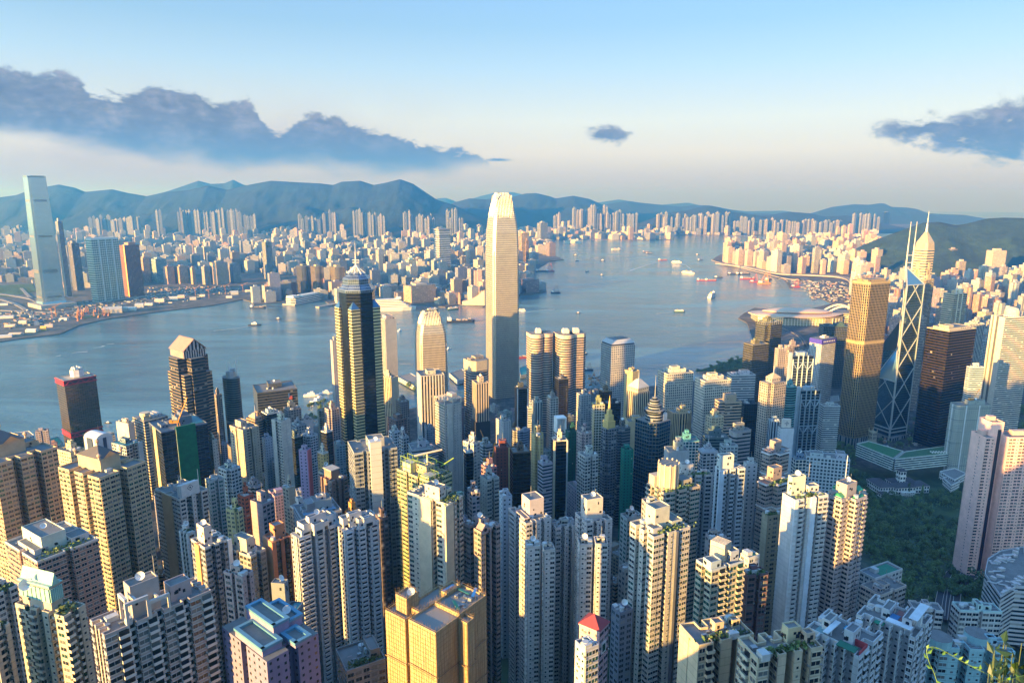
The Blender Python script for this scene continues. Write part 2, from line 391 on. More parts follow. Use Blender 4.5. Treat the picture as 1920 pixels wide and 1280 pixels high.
# Kowloon side: shoreline pixels from left to right, then far behind
KOW = [(-500, 760), (-60, 650), (30, 637), (112, 627), (150, 610), (205, 598), (300, 585), (400, 573), (455, 562), (470, 566), (476, 572), (540, 566), (560, 553), (610, 566), (622, 574), (690, 574), (742, 566), (756, 571), (800, 572), (835, 577), (860, 571), (905, 577), (912, 571), (952, 572),
    (975, 555), (1012, 551), (1025, 548), (1012, 540), (1000, 526), (990, 512), (1012, 502), (1030, 490), (1058, 488), (1046, 482), (1030, 478), (1036, 460), (1028, 451), (1110, 449), (1180, 451), (1262, 450), (1252, 443), (1290, 441), (1400, 442)]
sheet('kowloon_ground', KOW, 2.5, GM, [(6500, 9800, 0), (9000, 16000, 0), (-14000, 16000, 0), (-9000, 3000, 0)])
# east end of the island shore (Wan Chai to North Point)
EAST = [(1400, 606), (1384, 598), (1392, 590), (1415, 578), (1500, 585), (1560, 570), (1530, 556), (1516, 545), (1525, 530), (1470, 522), (1395, 505), (1345, 494), (1337, 486), (1350, 478), (1370, 478), (1420, 462), (1450, 452)]
sheet('wan_chai_ground', EAST, 2.7, GM, [(6500, 8200, 0), (9000, 6000, 0), (6500, 1500, 0), (1100, 1250, 0), (560, 1400, 0)])
def hill(name, prof, Y, depth, mat, base=0.0, steps=24, seed=1, amp=.05, nx=None):
 """a ridge with its crest along the given skyline and flanks on both sides"""
 rnd = random.Random(seed)
 x0, x1 = prof[0][0], prof[-1][0]; nx = nx or max(12, int((x1 - x0) / 3.2))
 mb = MB(); mb.sm = True; rows = []
 from mathutils import noise as mn
 for k in range(2 * steps + 1):
  f = (k - steps) / steps; r = []
  for i in range(nx + 1):
   px = x0 + (x1 - x0) * i / nx; py = lerp_tab(prof, px)
   c = onY(px, py, Y); hgt = max(2, c.z - base)
   g = (1 - abs(f)) ** 1.25
   y = Y + f * depth * (1.0 if f < 0 else .8)
   rr = mn.fractal(Vector((c.x * 3.4 / depth + seed * 9.1, y * 3.4 / depth, seed)), 0.9, 2.1, 7)
   z = base - 6 + (hgt + 6) * g + hgt * amp * 4.5 * rr * min(1, abs(f) * 2.2) * (1 - abs(f))
   r.append((c.x * (y / Y) * 0.35 + c.x * .65, y, z))
  rows.append(r)
 W = nx + 1
 mb.v = [p for r in rows for p in r]
 for k in range(2 * steps):
  for i in range(nx):
   a = k * W + i; mb.f.append((a, a + 1, a + W + 1, a + W)); mb.m.append(0); mb.u.extend([(0, 0)] * 4)
 return tag(mb.build(name, [mat]), kind='structure')
GH = green_mat('forest_slope', (.003, .011, .013), (.008, .026, .024), .006)  # forest green lowered so its colour carries the cloud shadow on the ridges
hill('lion_rock_ridge', [(-260, 400), (-120, 372), (0, 370), (30, 366), (60, 355), (110, 346), (140, 352), (160, 360), (210, 355), (240, 362), (275, 368), (310, 360), (350, 357), (390, 348), (425, 356), (470, 346), (508, 339), (560, 342), (600, 344), (625, 347), (640, 341), (675, 339), (700, 347), (722, 343), (750, 336), (775, 345), (800, 362), (820, 375), (850, 384), (880, 398), (930, 420), (960, 436)], 8600, 1500, GH, seed=2)
hill('far_ridge', [(250, 380), (310, 360), (340, 350), (372, 339), (395, 345), (420, 344), (437, 337), (455, 346), (480, 352), (540, 380)], 10800, 1200, GH, seed=3)
hill('distant_hill', [(740, 400), (800, 382), (820, 372), (836, 371), (860, 380), (900, 368), (925, 362), (960, 360), (1010, 372), (1120, 380), (1160, 374), (1200, 380), (1240, 384), (1290, 380), (1330, 389), (1400, 396), (1470, 395), (1500, 400)], 19000, 2500, GH, seed=4)
hill('kowloon_peak', [(820, 400), (850, 380), (880, 372), (910, 374), (940, 372), (965, 368), (985, 363), (1005, 362), (1030, 368), (1042, 372), (1075, 367), (1105, 373), (1130, 384), (1160, 400), (1200, 420)], 11000, 1800, GH, seed=5)
hill('clear_water_bay_hills', [(1080, 405), (1140, 382), (1176, 377), (1200, 380), (1240, 384), (1275, 388), (1300, 385), (1330, 385), (1400, 399), (1460, 402), (1520, 400), (1560, 388), (1600, 383), (1630, 384), (1650, 381), (1658, 381.5), (1672, 388), (1700, 389), (1720, 392), (1740, 400), (1780, 402), (1810, 403), (1845, 410), (1870, 420)], 13500, 2000, GH, seed=6)
hill('lei_yue_mun_hills', [(1180, 425), (1250, 400), (1290, 394), (1320, 386), (1345, 388), (1375, 398), (1430, 405), (1480, 397), (1520, 400), (1545, 406), (1590, 404), (1640, 415), (1690, 426), (1730, 440)], 9800, 1500, GH, seed=7)
GN = green_mat('wooded_hill', (.010, .032, .024), (.026, .065, .04), .02)
hill('braemar_hill', [(1600, 468), (1640, 450), (1680, 436), (1730, 418), (1760, 416), (1790, 422), (1810, 420), (1850, 410), (1880, 408), (1920, 409), (2000, 398), (2120, 385), (2300, 380), (2500, 400)], 3900, 800, GN, base=10, seed=8, steps=18, nx=160)
def haze():
 m = bpy.data.materials.new('haze_air'); m.use_nodes = True; t = NT(m.node_tree)
 out = t.new('ShaderNodeOutputMaterial'); v = t.new('ShaderNodeVolumePrincipled')
 v.inputs['Absorption Color'].default_value = (1, 1, 1, 1); v.inputs['Color'].default_value = (.065, .35, .94, 1); v.inputs['Density'].default_value = HAZE; v.inputs['Anisotropy'].default_value = 0.5
 t.put(out.inputs['Volume'], v.outputs[0]); m.cycles.volume_step_rate = 10 if hasattr(m, 'cycles') else 1
 try: m.cycles.homogeneous_volume = True
 except Exception: pass
 mb = MB(); mb.box(0, 5000, -8, 44000, 40000, 728, bottom=True)
 o = mb.build('haze', [m]); tag(o, kind='stuff')
HAZE = 1.3e-4
# ---------------------------------------------------------------- generic tower builder
FOOT = []          # footprints already used (x, y, r)
INFO = []
def comb(w, d, nf, nl, dep=2.4, nw=2.6):
 """rectangle with light wells cut into the front (y=0) and left (x=0) faces, mirrored on the back ones"""
 def side(L, n):
  pts = [0.0]
  for i in range(n):
   c = L * (i + 1) / (n + 1); pts += [c - nw / 2, c + nw / 2]
  return pts + [L]
 f, l = side(w, nf), side(d, nl); P = [(0, 0)]
 for i in range(1, len(f) - 1, 2): P += [(f[i], 0), (f[i], dep), (f[i + 1], dep), (f[i + 1], 0)]
 P.append((w, 0))
 for i in range(1, len(l) - 1, 2): P += [(w, l[i]), (w - dep, l[i]), (w - dep, l[i + 1]), (w, l[i + 1])]
 P.append((w, d))
 for i in range(len(f) - 2, 0, -2): P += [(f[i], d), (f[i], d - dep), (f[i - 1], d - dep), (f[i - 1], d)]
 P.append((0, d))
 for i in range(len(l) - 2, 0, -2): P += [(0, l[i]), (dep, l[i]), (dep, l[i - 1]), (0, l[i - 1])]
 return P
def plan(style, w, d):
 k = style[0] if isinstance(style, tuple) else style
 if k == 'box': return [(0, 0), (w, 0), (w, d), (0, d)]
 if k == 'chamf': c = min(w, d) * .2; return [(c, 0), (w - c, 0), (w, c), (w, d - c), (w - c, d), (c, d), (0, d - c), (0, c)]
 if k == 'nose': c = min(w, d) * .28; return [(c, 0), (w, 0), (w, d), (0, d), (0, c)]
 if k == 'cross':
  a, b = w * .27, d * .27
  return [(a, 0), (w - a, 0), (w - a, b), (w, b), (w, d - b), (w - a, d - b), (w - a, d), (a, d), (a, d - b), (0, d - b), (0, b), (a, b)]
 if k == 'step':
  a, b = w * .22, d * .22
  return [(a, 0), (w, 0), (w, d - b), (w - a, d - b), (w - a, d), (0, d), (0, b), (a, b)]
 if k == 'comb': return comb(w, d, *style[1:])
 if k == 'round': n = 20; return [(w / 2 - cos(2 * pi * i / n + .9) * w / 2 * 1.0, d / 2 - sin(2 * pi * i / n + .9) * d / 2) for i in range(n)]
 if k == 'bow':
  n = 7; P = [(w * i / n, -sin(pi * i / n) * w * .16) for i in range(n)] + [(w, 0), (w, d), (0, d)]
  return P
 if k == 'bulge':   # rounded left face
  n = 8; return [(0, 0), (w, 0), (w, d), (0, d)] + [(-sin(pi * i / n) * d * .2, d - d * i / n) for i in range(1, n)]
def glassm(i=0):
 return [plain('window_glass_dark', (.02, .026, .034), .06, .0, .1), plain('window_glass_blinds', (.16, .17, .17), .25, .0, .3), plain('window_glass_green', (.03, .10, .09), .08, .3, .1)][i]
WIN = {}
def win_mb(kind, w, h, g):
 """one window / balcony, centred on x=0, sill at z=0, outward = -y; material 0 frame, 1 glass"""
 key = (kind, round(w, 1), round(h, 1), g)
 if key in WIN: return WIN[key]
 m = MB()
 if kind == 'bay':
  p = .55; m.box(0, -p / 2, -.25, w + .2, p, .25, 0, bottom=True); m.box(0, -p / 2, h, w + .2, p, .22, 0, bottom=True)
  m.box(0, -p / 2 + .04, 0, w, p - .1, h, 1)
  m.box(0, -p + .02, 0, .09, .1, h, 0)
 elif kind == 'flat':
  m.face([(-w / 2, -.03, 0), (w / 2, -.03, 0), (w / 2, -.03, h), (-w / 2, -.03, h)], 1)
  m.box(0, -.08, -.14, w + .3, .2, .14, 0); m.box(0, -.08, h, w + .3, .26, .12, 0, bottom=True)
  m.box(0, -.06, 0, .09, .08, h, 0)
 elif kind == 'hole':
  m.face([(-w / 2, -.03, 0), (w / 2, -.03, 0), (w / 2, -.03, h), (-w / 2, -.03, h)], 1)
  m.box(0, -.45, -.95, w + .5, .9, .85, 0, bottom=True)
  m.box(0, -.42, h + .1, w + .5, .84, .16, 0, bottom=True)
 elif kind == 'balc':
  m.face([(-w / 2, -.03, 0), (w / 2, -.03, 0), (w / 2, -.03, h + .3), (-w / 2, -.03, h + .3)], 1)
  m.box(0, -.65, -.3, w + .5, 1.3, .22, 0, bottom=True)
  m.box(0, -1.26, -.08, w + .5, .08, .95, 2);
  for s in (-1, 1): m.box(s * (w / 2 + .21), -.62, -.08, .08, 1.2, .95, 2)
 elif kind == 'slit':
  m.face([(-w / 2, -.03, 0), (w / 2, -.03, 0), (w / 2, -.03, h), (-w / 2, -.03, h)], 1); m.box(0, -.1, -.12, w + .2, .2, .12, 0)
 elif kind == 'ac':
  m.box(0, -.3, 0, .8, .5, .6, 3)
 me = m.mesh('window_unit', [wallm(), glassm(g), wallm(), metalm()])
 WIN[key] = (m, me); return WIN[key]
NAMES = {'bay': 'window', 'flat': 'window', 'hole': 'window', 'balc': 'balcony', 'slit': 'window'}
def dress(root, pl, z0, z1, th, pat, fh, bay, col, cat_seed, g=(0, 0, 1, 0, 0, 1), cap=100, org=None, lowpx=1330):
 """real windows on the camera side of an extruded plan; the 100 largest are objects, the rest one part"""
 rnd = random.Random(cat_seed); n = len(pl); items = []
 c, s = cos(th), sin(th); O = org or root.location
 nf = int((z1 - z0) / fh)
 for i in range(n):
  a, b = pl[i], pl[(i + 1) % n]; L = hypot(b[0] - a[0], b[1] - a[1])
  if L < 1.9: continue
  tx, ty = (b[0] - a[0]) / L, (b[1] - a[1]) / L; nx, ny = ty, -tx
  mx, my = (a[0] + b[0]) / 2, (a[1] + b[1]) / 2
  wx, wy = O[0] + c * mx - s * my, O[1] + s * mx + c * my; wnx, wny = c * nx - s * ny, s * nx + c * ny
  if (wnx * -wx + wny * -wy) / hypot(wx, wy) < -.05: continue
  nb = max(1, int(L / bay + .3)); ang = atan2(ty, tx)
  p = pat[i % len(pat)] if isinstance(pat, (list, tuple)) else pat
  if p == '-': continue
  for f in range(nf):
   z = z1 - (f + 1) * fh + .95
   if O[2] + z < 0: break
   for k in range(nb):
    ch = p[k % len(p)]
    if ch == '-': continue
    kind, ww, wh = {'b': ('bay', .72, 1.6), 'f': ('flat', .74, 1.6), 'h': ('hole', .72, 1.45), 'B': ('balc', .8, 1.9), 's': ('slit', .3, .9), 'w': ('flat', .88, 1.6)}[ch]
    bw = L / nb; q = (k + .5) / nb
    X, Y_ = a[0] + (b[0] - a[0]) * q, a[1] + (b[1] - a[1]) * q
    wx, wy, wz = O[0] + c * X - s * Y_, O[1] + s * X + c * Y_, O[2] + z
    sx, sy = px_of(Vector((wx, wy, wz)))
    if sy > lowpx or sx < -40 or sx > 1960: continue
    vis = 1300 / (hypot(wx, wy) + .3 * (400 - wz)) * (.3 + abs(wnx * -wx + wny * -wy) / hypot(wx, wy))
    items.append((-vis, f, kind, ww * min(bw, 4.2), wh * fh / 3.0, g[rnd.randrange(len(g))], X, Y_, z, ang, (1 if z0 > 0 else 0)))
    if rnd.random() < .25 and ch in 'fsw': items.append((0, f, 'ac', 1, 1, 0, X + tx * bw * .42, Y_ + ty * bw * .42, z - .2, ang, 0))
 for i in range(n):
  a, b = pl[i], pl[(i + 1) % n]; L = hypot(b[0] - a[0], b[1] - a[1]) or 1; nx, ny = (b[1] - a[1]) / L, -(b[0] - a[0]) / L
  if L > 3 and (c * nx - s * ny) * -O[0] + (s * nx + c * ny) * -O[1] > 0:
   q = rnd.choice((.04, .5, .96)); m = MB(); x, y = a[0] + (b[0] - a[0]) * q + nx * .12, a[1] + (b[1] - a[1]) * q + ny * .12
   m.tube((x, y, z1 - min(z1, 110)), (x, y, z1), .1, 4); m.build('drain_pipe', [metalm()], root)
 items.sort(key=lambda t: t[:2] + (t[6],))
 rest = {}
 cnt = {}
 for it in items:
  vis, f, kind, ww, wh, gi, X, Y_, z, ang, _ = it
  m, me = win_mb(kind, ww, wh, gi)
  nm = NAMES.get(kind, 'air_conditioner')
  if kind != 'ac' and cnt.get(nm, 0) < cap:
   cnt[nm] = cnt.get(nm, 0) + 1
   o = link(nm, me, root, col, (X, Y_, z), ang)
  else:
   R = rest.setdefault((nm, gi), MB()); R.add(m, Matrix.Translation((X, Y_, z)) @ Matrix.Rotation(ang, 4, 'Z'))
 # the remaining ones: one part per kind, glass kinds as materials
 for nm in set(k[0] for k in rest):
  A = MB();
  for (n2, gi), R in rest.items():
   if n2 != nm: continue
   off = {0: 0, 1: 1, 2: 2}[gi]
   base = len(A.v); A.v.extend(R.v); A.f.extend(tuple(i + base for i in f) for f in R.f); A.u.extend(R.u)
   A.m.extend({0: 0, 1: 1 + off, 2: 0, 3: 4}[k] for k in R.m)
  o = A.build(nm, [wallm(), glassm(0), glassm(1), glassm(2), metalm()], root, col); o['kind'] = 'stuff'
 return len(items)
def parapet(pl, z, h=1.1, t=.35, mat=0):
 m = MB(); n = len(pl)
 for i in range(n):
  a, b = pl[i], pl[(i + 1) % n]; L = hypot(b[0] - a[0], b[1] - a[1])
  if L < .4: continue
  ang = atan2(b[1] - a[1], b[0] - a[0]); nx, ny = (b[1] - a[1]) / L, -(b[0] - a[0]) / L
  m.box((a[0] + b[0]) / 2 - nx * t * .45, (a[1] + b[1]) / 2 - ny * t * .45, z - .02 - .003 * (i % 3), L - .02, t, h + .006 * (i % 3), mat, ang)
 return m
def dish_mb(r=1.6):
 m = MB(); m.sm = True; n = 14; prev = None
 for k in range(4):
  q = k / 3; ring = [(q * r * cos(2 * pi * i / n), -.5 - .75 * q * r * .5 + q * r * sin(2 * pi * i / n) * .55 - .0 * q, 1.3 + q * r * sin(2 * pi * i / n) * .8 + q * q * r * .35) for i in range(n)]
  if prev:
   for i in range(n): j = (i + 1) % n; m.face([prev[i], prev[j], ring[j], ring[i]], 0)
  prev = ring
 m.tube((0, -.3, 0), (0, -.5, 1.4), .16, 6, 0); m.tube((0, -.5, 1.5), (0, -1.9, 2.0), .06, 4, 0)
 return m
DISH = None
def roof_kit(root, pl, h, col, seed, cores=None, dish=None, lvl=2, garden=False, par=1.1):
 """parapet, plant rooms, tanks, dish and mast on a flat roof"""
 global DISH
 rnd = random.Random(seed); xs = [p[0] for p in pl]; ys = [p[1] for p in pl]
 x0, x1, y0, y1 = min(xs), max(xs), min(ys), max(ys); w, d = x1 - x0, y1 - y0
 parapet(pl, h, par).build('parapet', [wallm()], root, col)
 if cores is None:
  a = rnd.uniform(.3, .5); b = rnd.uniform(.32, .5)
  cores = [(rnd.uniform(.4, .6), rnd.uniform(.42, .6), a, b, rnd.uniform(4, 7.5))]
  if rnd.random() < .6: cores.append((cores[0][0] + rnd.uniform(-.06, .06), cores[0][1], a * .5, b * .55, cores[0][4] + rnd.uniform(2, 3.2)))
  if rnd.random() < .5 and w > 22: cores.append((.18, .5, .16, .3, rnd.uniform(2.5, 4)))
 for (cx, cyy, a, b, hh) in cores:
  m = MB(); X, Y_ = x0 + cx * w, y0 + cyy * d; A, B = a * w, b * d
  q = [(X - A / 2, Y_ - B / 2), (X + A / 2, Y_ - B / 2), (X + A / 2, Y_ + B / 2), (X - A / 2, Y_ + B / 2)]
  m.prism(q, h, h + hh, 0, 1, fh=hh + .1, bay=400)
  p = parapet(q, h + hh, .55, .3); m.add(p, Matrix())
  for k in range(rnd.randrange(2, 5)):
   m.box(X + rnd.uniform(-.4, .4) * A, Y_ - B / 2, h + rnd.uniform(.8, hh - 1.8), rnd.uniform(.7, 1.4), .12, rnd.uniform(.8, 1.6), 2)
   m.box(X - A / 2, Y_ + rnd.uniform(-.4, .4) * B, h + rnd.uniform(.8, hh - 1.8), .12, rnd.uniform(.7, 1.4), rnd.uniform(.8, 1.6), 2)
  m.build('machine_room', [wallm(), roofm(), glassm(0)], root, tuple(min(1, c * rnd.uniform(.92, 1.06)) for c in col))
 if lvl < 1: return
 for k in range(rnd.randrange(1, 3 + lvl)):
  m = MB(); X, Y_ = x0 + rnd.uniform(.1, .9) * w, y0 + rnd.uniform(.08, .92) * d
  if rnd.random() < .5: m.cyl(0, 0, 0, rnd.uniform(1.6, 2.6), 1.3, n=10)
  else: m.box(0, 0, 0, rnd.uniform(2, 4), rnd.uniform(1.6, 3), rnd.uniform(1.5, 2.5), 0)
  if abs(X - (x0 + x1) / 2) > w * .47 or abs(Y_ - (y0 + y1) / 2) > d * .47: continue
  o = m.build('water_tank', [wallm()], root, (.5, .52, .52)); o.location = (X, Y_, h)
 m = MB()
 for k in range(3 + 3 * lvl):
  X, Y_ = x0 + rnd.uniform(.08, .92) * w, y0 + rnd.uniform(.08, .92) * d
  if rnd.random() < .55: m.box(X, Y_, h + .01 * k, rnd.uniform(.8, 2), rnd.uniform(.8, 1.6), rnd.uniform(.7, 1.3), 0)
  else:
   L = rnd.uniform(.1, .3) * w; m.tube((X, Y_, h + .5), (min(x1 - .5, X + L), Y_, h + .5), .14, 4, 0)
 m.build('roof_plant', [metalm()], root)
 if dish is None: dish = rnd.random() < .1 * lvl
 if dish:
  if DISH is None: DISH = dish_mb().mesh('dish', [whitem()])
  X, Y_ = (x0 + cores[0][0] * w, y0 + cores[0][1] * d) if cores else (w / 2, d / 2)
  link('satellite_dish', DISH, root, None, (X, Y_, h + (cores[0][4] if cores else 0) + .3), rnd.uniform(-.9, .3))
 if rnd.random() < .5:
  m = MB(); z = h + (cores[0][4] if cores else 0); X, Y_ = x0 + .55 * w, y0 + .5 * d
  m.tube((X, Y_, z - .3), (X, Y_, z + rnd.uniform(4, 8)), .13, 4); m.build('antenna', [metalm()], root)
 if garden:
  m = leaf_clump(rnd, w * .4, d * .12, 1.4, 160)
  o = m.build('roof_garden', [leafm()], root); o.location = (x0 + w * .5, y0 + d * .1 + 1, h + .3)
def leafm():
 if 'leaves' in MATS: return MATS['leaves']
 m, t, b, _ = mat_new('leaves')
 tc = t.new('ShaderNodeTexCoord'); oi = t.new('ShaderNodeObjectInfo')
 n = t.noise(tc.outputs['Object'], .25, 4, .7)
 c = t.mix(t.smooth(n, .35, .65), (.05, .105, .04), (.16, .26, .09))
 c = t.mix(t.m('MULTIPLY', oi.outputs['Random'], .8), c, (.03, .06, .035)); c = t.mix(t.m('MULTIPLY', t.m('FRACT', t.m('MULTIPLY', oi.outputs['Random'], 7.3)), .5), c, (.16, .22, .07))
 t.put(b.inputs['Base Color'], c); b.inputs['Roughness'].default_value = .7
 MATS['leaves'] = m; return m
def leaf_clump(rnd, rx, ry, rz, n, s=.9):
 m = MB()
 for k in range(n):
  u = Vector((rnd.gauss(0, .5), rnd.gauss(0, .5), abs(rnd.gauss(0, .6))))
  c = Vector((u.x * rx, u.y * ry, u.z * rz))
  a = Vector((rnd.uniform(-1, 1), rnd.uniform(-1, 1), rnd.uniform(-.6, 1))).normalized(); x = a.orthogonal().normalized() * s * rnd.uniform(.5, 1); y = a.cross(x)
  m.face([c - x - y * .5, c + x - y * .5, c + x * .4 + y, c - x * .6 + y * .8], 0)
 return m
def solve(xl, xm, xr, yt, Y, th0, ratio=1.0):
 """turn three silhouette columns and a depth into a corner, a width, a depth and a sensible rotation"""
 P = onY(xm, yt, Y); yc = -(yt - 640) / 1280; k = lambda x: ((x - 960) / 1280) / (CP + yc * SP)
 phi = atan2(P.x, P.y); best = None
 if phi < 0: th0 -= phi * .8
 for i in range(4, 86):
  th = radians(i) - phi
  a = (-sin(th), cos(th)); b = (cos(th), sin(th))
  s1 = (k(xl) * P.y - P.x) / (a[0] - k(xl) * a[1]); s2 = (k(xr) * P.y - P.x) / (b[0] - k(xr) * b[1])
  if s1 <= 0 or s2 <= 0: continue
  q = math.log(s1 / s2 / ratio) ** 2 * .8 + ((th - th0) / radians(22)) ** 2 + 2 * max(0, math.log(s1 / 60)) + 2 * max(0, math.log(s2 / 60)) + 2 * max(0, math.log(8 / s1)) + 2 * max(0, math.log(8 / s2))
  if best is None or q < best[0]: best = (q, th, s2, s1)
 return P, max(5, best[2]), max(5, best[3]), best[1]
def tower(name, cat, label, xl, xm, xr, yt, Y, th, pl, fac, col, **o):
 P, w, d, th = solve(xl, xm, xr, yt, Y, radians(th), o.get('ratio', 1.0))
 if 'd' in o: d = o['d']
 if 'w' in o: w = o['w']
 cx, cyy = P.x + (cos(th) * w - sin(th) * d) / 2, P.y + (sin(th) * w + cos(th) * d) / 2
 col = tuple(c * .86 for c in col)
 zg = min(ground(P.x, P.y), ground(cx, cyy)) - 3 if 'zg' not in o else o['zg']
 h = P.z - zg
 INFO.append((label[:30], round(w), round(d), round(h), round(P.x), round(P.y), round(math.degrees(th)), label))
 FOOT.append((cx, cyy, hypot(w, d) / 2))
 root = empty(name, (P.x, P.y, zg), th, label, cat, o.get('group'))
 poly = plan(pl, w, d); fh = o.get('fh', 3.05); bay = o.get('bay', 3.3); seed = len(INFO)
 m = MB()
 if 'pat' in o:
  # camera-facing edges plain (real windows), the others patterned
  n = len(poly)
  for i in range(n):
   a, b = poly[i], poly[(i + 1) % n]; L = hypot(b[0] - a[0], b[1] - a[1]) or 1
   nx, ny = (b[1] - a[1]) / L, -(b[0] - a[0]) / L
   wn = (cos(th) * nx - sin(th) * ny, sin(th) * nx + cos(th) * ny)
   mx, my = (a[0] + b[0]) / 2, (a[1] + b[1]) / 2
   wx, wy = P.x + cos(th) * mx - sin(th) * my, P.y + sin(th) * mx + cos(th) * my
   front = (wn[0] * -wx + wn[1] * -wy) / hypot(wx, wy) >= -.05
   m.wall(a, b, 0, h, 2 if front else 0, None, fh, bay)
  m.face([(x, y, h) for x, y in poly], 1)
 else:
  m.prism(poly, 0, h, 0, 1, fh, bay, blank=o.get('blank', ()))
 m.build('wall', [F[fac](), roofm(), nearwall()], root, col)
 if 'pat' in o: dress(root, poly, 0, h, th, o['pat'], fh, bay, o.get('trim', col), seed, o.get('glass', (0, 0, 1, 0, 0, 1)), org=(P.x, P.y, zg), cap=o.get('cap', 100))
 if 'fins' in o:     # projecting vertical piers / lift shaft strips, a few coloured as sunlit edges : (edge position 0..1, face 'f'/'l', width, colour)
  for (q, fc, fw, c) in o['fins']:
   mm = MB()
   if fc == 'f': mm.box(q * w, -.35, 0, fw, .9, h + .8, 0)
   else: mm.box(-.35, q * d, 0, .9, fw, h + .8, 0)
   mm.build('pier', [wallm()], root, c)
 if 'top' in o: o['top'](root, poly, w, d, h, col)
 if o.get('kit', True): roof_kit(root, poly, h, o.get('rc', col), seed, o.get('cores'), o.get('dish'), o.get('lvl', 2 if Y < 500 else 1), o.get('garden', False))
 return root, w, d, h
# ---------------------------------------------------------------- roof pieces that belong to single towers
def wbox(root, name, col, boxes, mat=None, rot=0):
 m = MB()
 for b in boxes: m.box(*b, rot=rot, bottom=True)
 return m.build(name, [mat or wallm()], root, col)
def gable_top(root, poly, w, d, h, col):
 c = (.30, .55, .50); A, B, X, Y_ = w * .56, d * .64, w * .4, d * .6; z = h + 11
 m = MB()
 for s in range(7): m.box(X - A / 2 - .12, Y_ - B / 2 + B * (s + .5) / 7, h + 4.5, .3, B / 9, 5.5, 0, bottom=True); m.box(X - A / 2 + A * (s + .5) / 7, Y_ - B / 2 - .12, h + 4.5, A / 9, .3, 5.5, 0, bottom=True)
 m.box(X, Y_, z, A + .5, B + .5, .5, 0, bottom=True); m.build('trellis', [wallm()], root, c)
 g = MB()
 a, p = A * .3, 4.5
 g.face([(X - a, Y_ - B / 2 - .3, z + .5), (X + a, Y_ - B / 2 - .3, z + .5), (X, Y_ - B / 2 - .3, z + .5 + p)], 0)
 g.face([(X - a, Y_ - B / 2 - .3, z + .5), (X, Y_ - B / 2 - .3, z + .5 + p), (X, Y_ + B / 2, z + .5 + p), (X - a, Y_ + B / 2, z + .5)], 0)
 g.face([(X, Y_ - B / 2 - .3, z + .5 + p), (X + a, Y_ - B / 2 - .3, z + .5), (X + a, Y_ + B / 2, z + .5), (X, Y_ + B / 2, z + .5 + p)], 0)
 g.face([(X - a, Y_ + B / 2, z + .5), (X, Y_ + B / 2, z + .5 + p), (X + a, Y_ + B / 2, z + .5)], 0)
 g.build('gable_roof', [wallm()], root, c)
 global DISH
 if DISH is None: DISH = dish_mb().mesh('dish', [whitem()])
 o = link('satellite_dish', DISH, root, None, (w * .1, d * .75, h + 8), -.6); o.scale = (1.5,) * 3
def roof_frames(root, poly, w, d, h, col):
 c = (.60, .56, .52)
 for (x, y, a, hh, kk) in ((w * .22, d * .3, 5.5, 9, 'y'), (w * .50, d * .02, 6.5, 5.5, 'x'), (w * .30, d * .02, 7.0, 8, 'x')):
  m = MB()
  if kk == 'x': m.box(x - a / 2, y, h, .7, .9, hh, 0); m.box(x + a / 2, y, h, .7, .9, hh, 0); m.box(x, y, h + hh, a + .7, 1.0, 1.2, 0, bottom=True); m.box(x, y + 3, h + hh + .01, .8, 6, 1.1, 0, bottom=True)
  else: m.box(x, y - a / 2, h, .9, .7, hh, 0); m.box(x, y + a / 2, h, .9, .7, hh, 0); m.box(x, y, h + hh, 1.0, a + .7, 1.2, 0, bottom=True)
  m.build('roof_frame', [wallm()], root, c)
def emblem_wall(root, poly, w, d, h, col):
 m = MB(); X, W_, y, hh = w * .42, 13.0, .4, 9.5
 m.box(X, y + 1.0, h, W_, 1.4, hh, 0); m.box(X, y + 3.5, h, W_, 4, hh - 1, 0)
 m.build('roof_wall', [wallm()], root, (.62, .62, .60))
 dm = MB(); cz = h + 6.2; yy = y + .24
 def ring(r0, r1):
  P = [(1, 0), (0, 1), (-1, 0), (0, -1)]
  for i in range(4):
   a, b = P[i], P[(i + 1) % 4]
   dm.face([(X + a[0] * r0, yy, cz + a[1] * r0), (X + b[0] * r0, yy, cz + b[1] * r0), (X + b[0] * r1, yy, cz + b[1] * r1), (X + a[0] * r1, yy, cz + a[1] * r1)], 0)
 ring(2.3, 1.85); ring(.8, .01); dm.build('diamond_emblem', [plain('emblem_dark', (.03, .04, .07), .6)], root)
 for q in (-W_ / 2 - .4, -W_ / 2 + .2, W_ / 2 + .4, W_ / 2 - .2):
  a = MB(); a.tube((X + q, y + .2 + (abs(q) > W_ / 2) * 1.2, h), (X + q, y + .2 + (abs(q) > W_ / 2) * 1.2, h + 17), .16, 4); a.build('mast', [whitem()], root)
def teal_roof(root, poly, w, d, h, col):
 c = plain('teal_sheet', (.03, .20, .24), .5)
 wbox(root, 'roof_sheet', None, [(w * .5, 2.0, h + .6, w * .8, 3.4, .3)], c); wbox(root, 'roof_sheet', None, [(2.0, d * .55, h + .8, 3.6, d * .7, .3)], c)
def duplex_tops(root, poly, w, d, h, col):
 rnd = random.Random(int(w * 100))
 for k in range(6):
  x, y = w * (.08 + .84 * rnd.random()), d * (.06 + .84 * rnd.random())
  m = MB(); a, b, hh = rnd.uniform(4.5, 7), rnd.uniform(4.5, 7), rnd.uniform(2.8, 6)
  q = [(x - a / 2, y - b / 2), (x + a / 2, y - b / 2), (x + a / 2, y + b / 2), (x - a / 2, y + b / 2)]
  m.prism(q, h, h + hh, 0, 1, fh=hh, bay=400); m.add(parapet(q, h + hh, .8, .25), Matrix())
  m.box(x, y - b / 2, h + .3, a * .6, .14, 1.9, 2); m.box(x - a / 2, y, h + .3, .14, b * .6, 1.9, 2)
  m.build('penthouse', [wallm(), roofm(), glassm(0)], root, col)
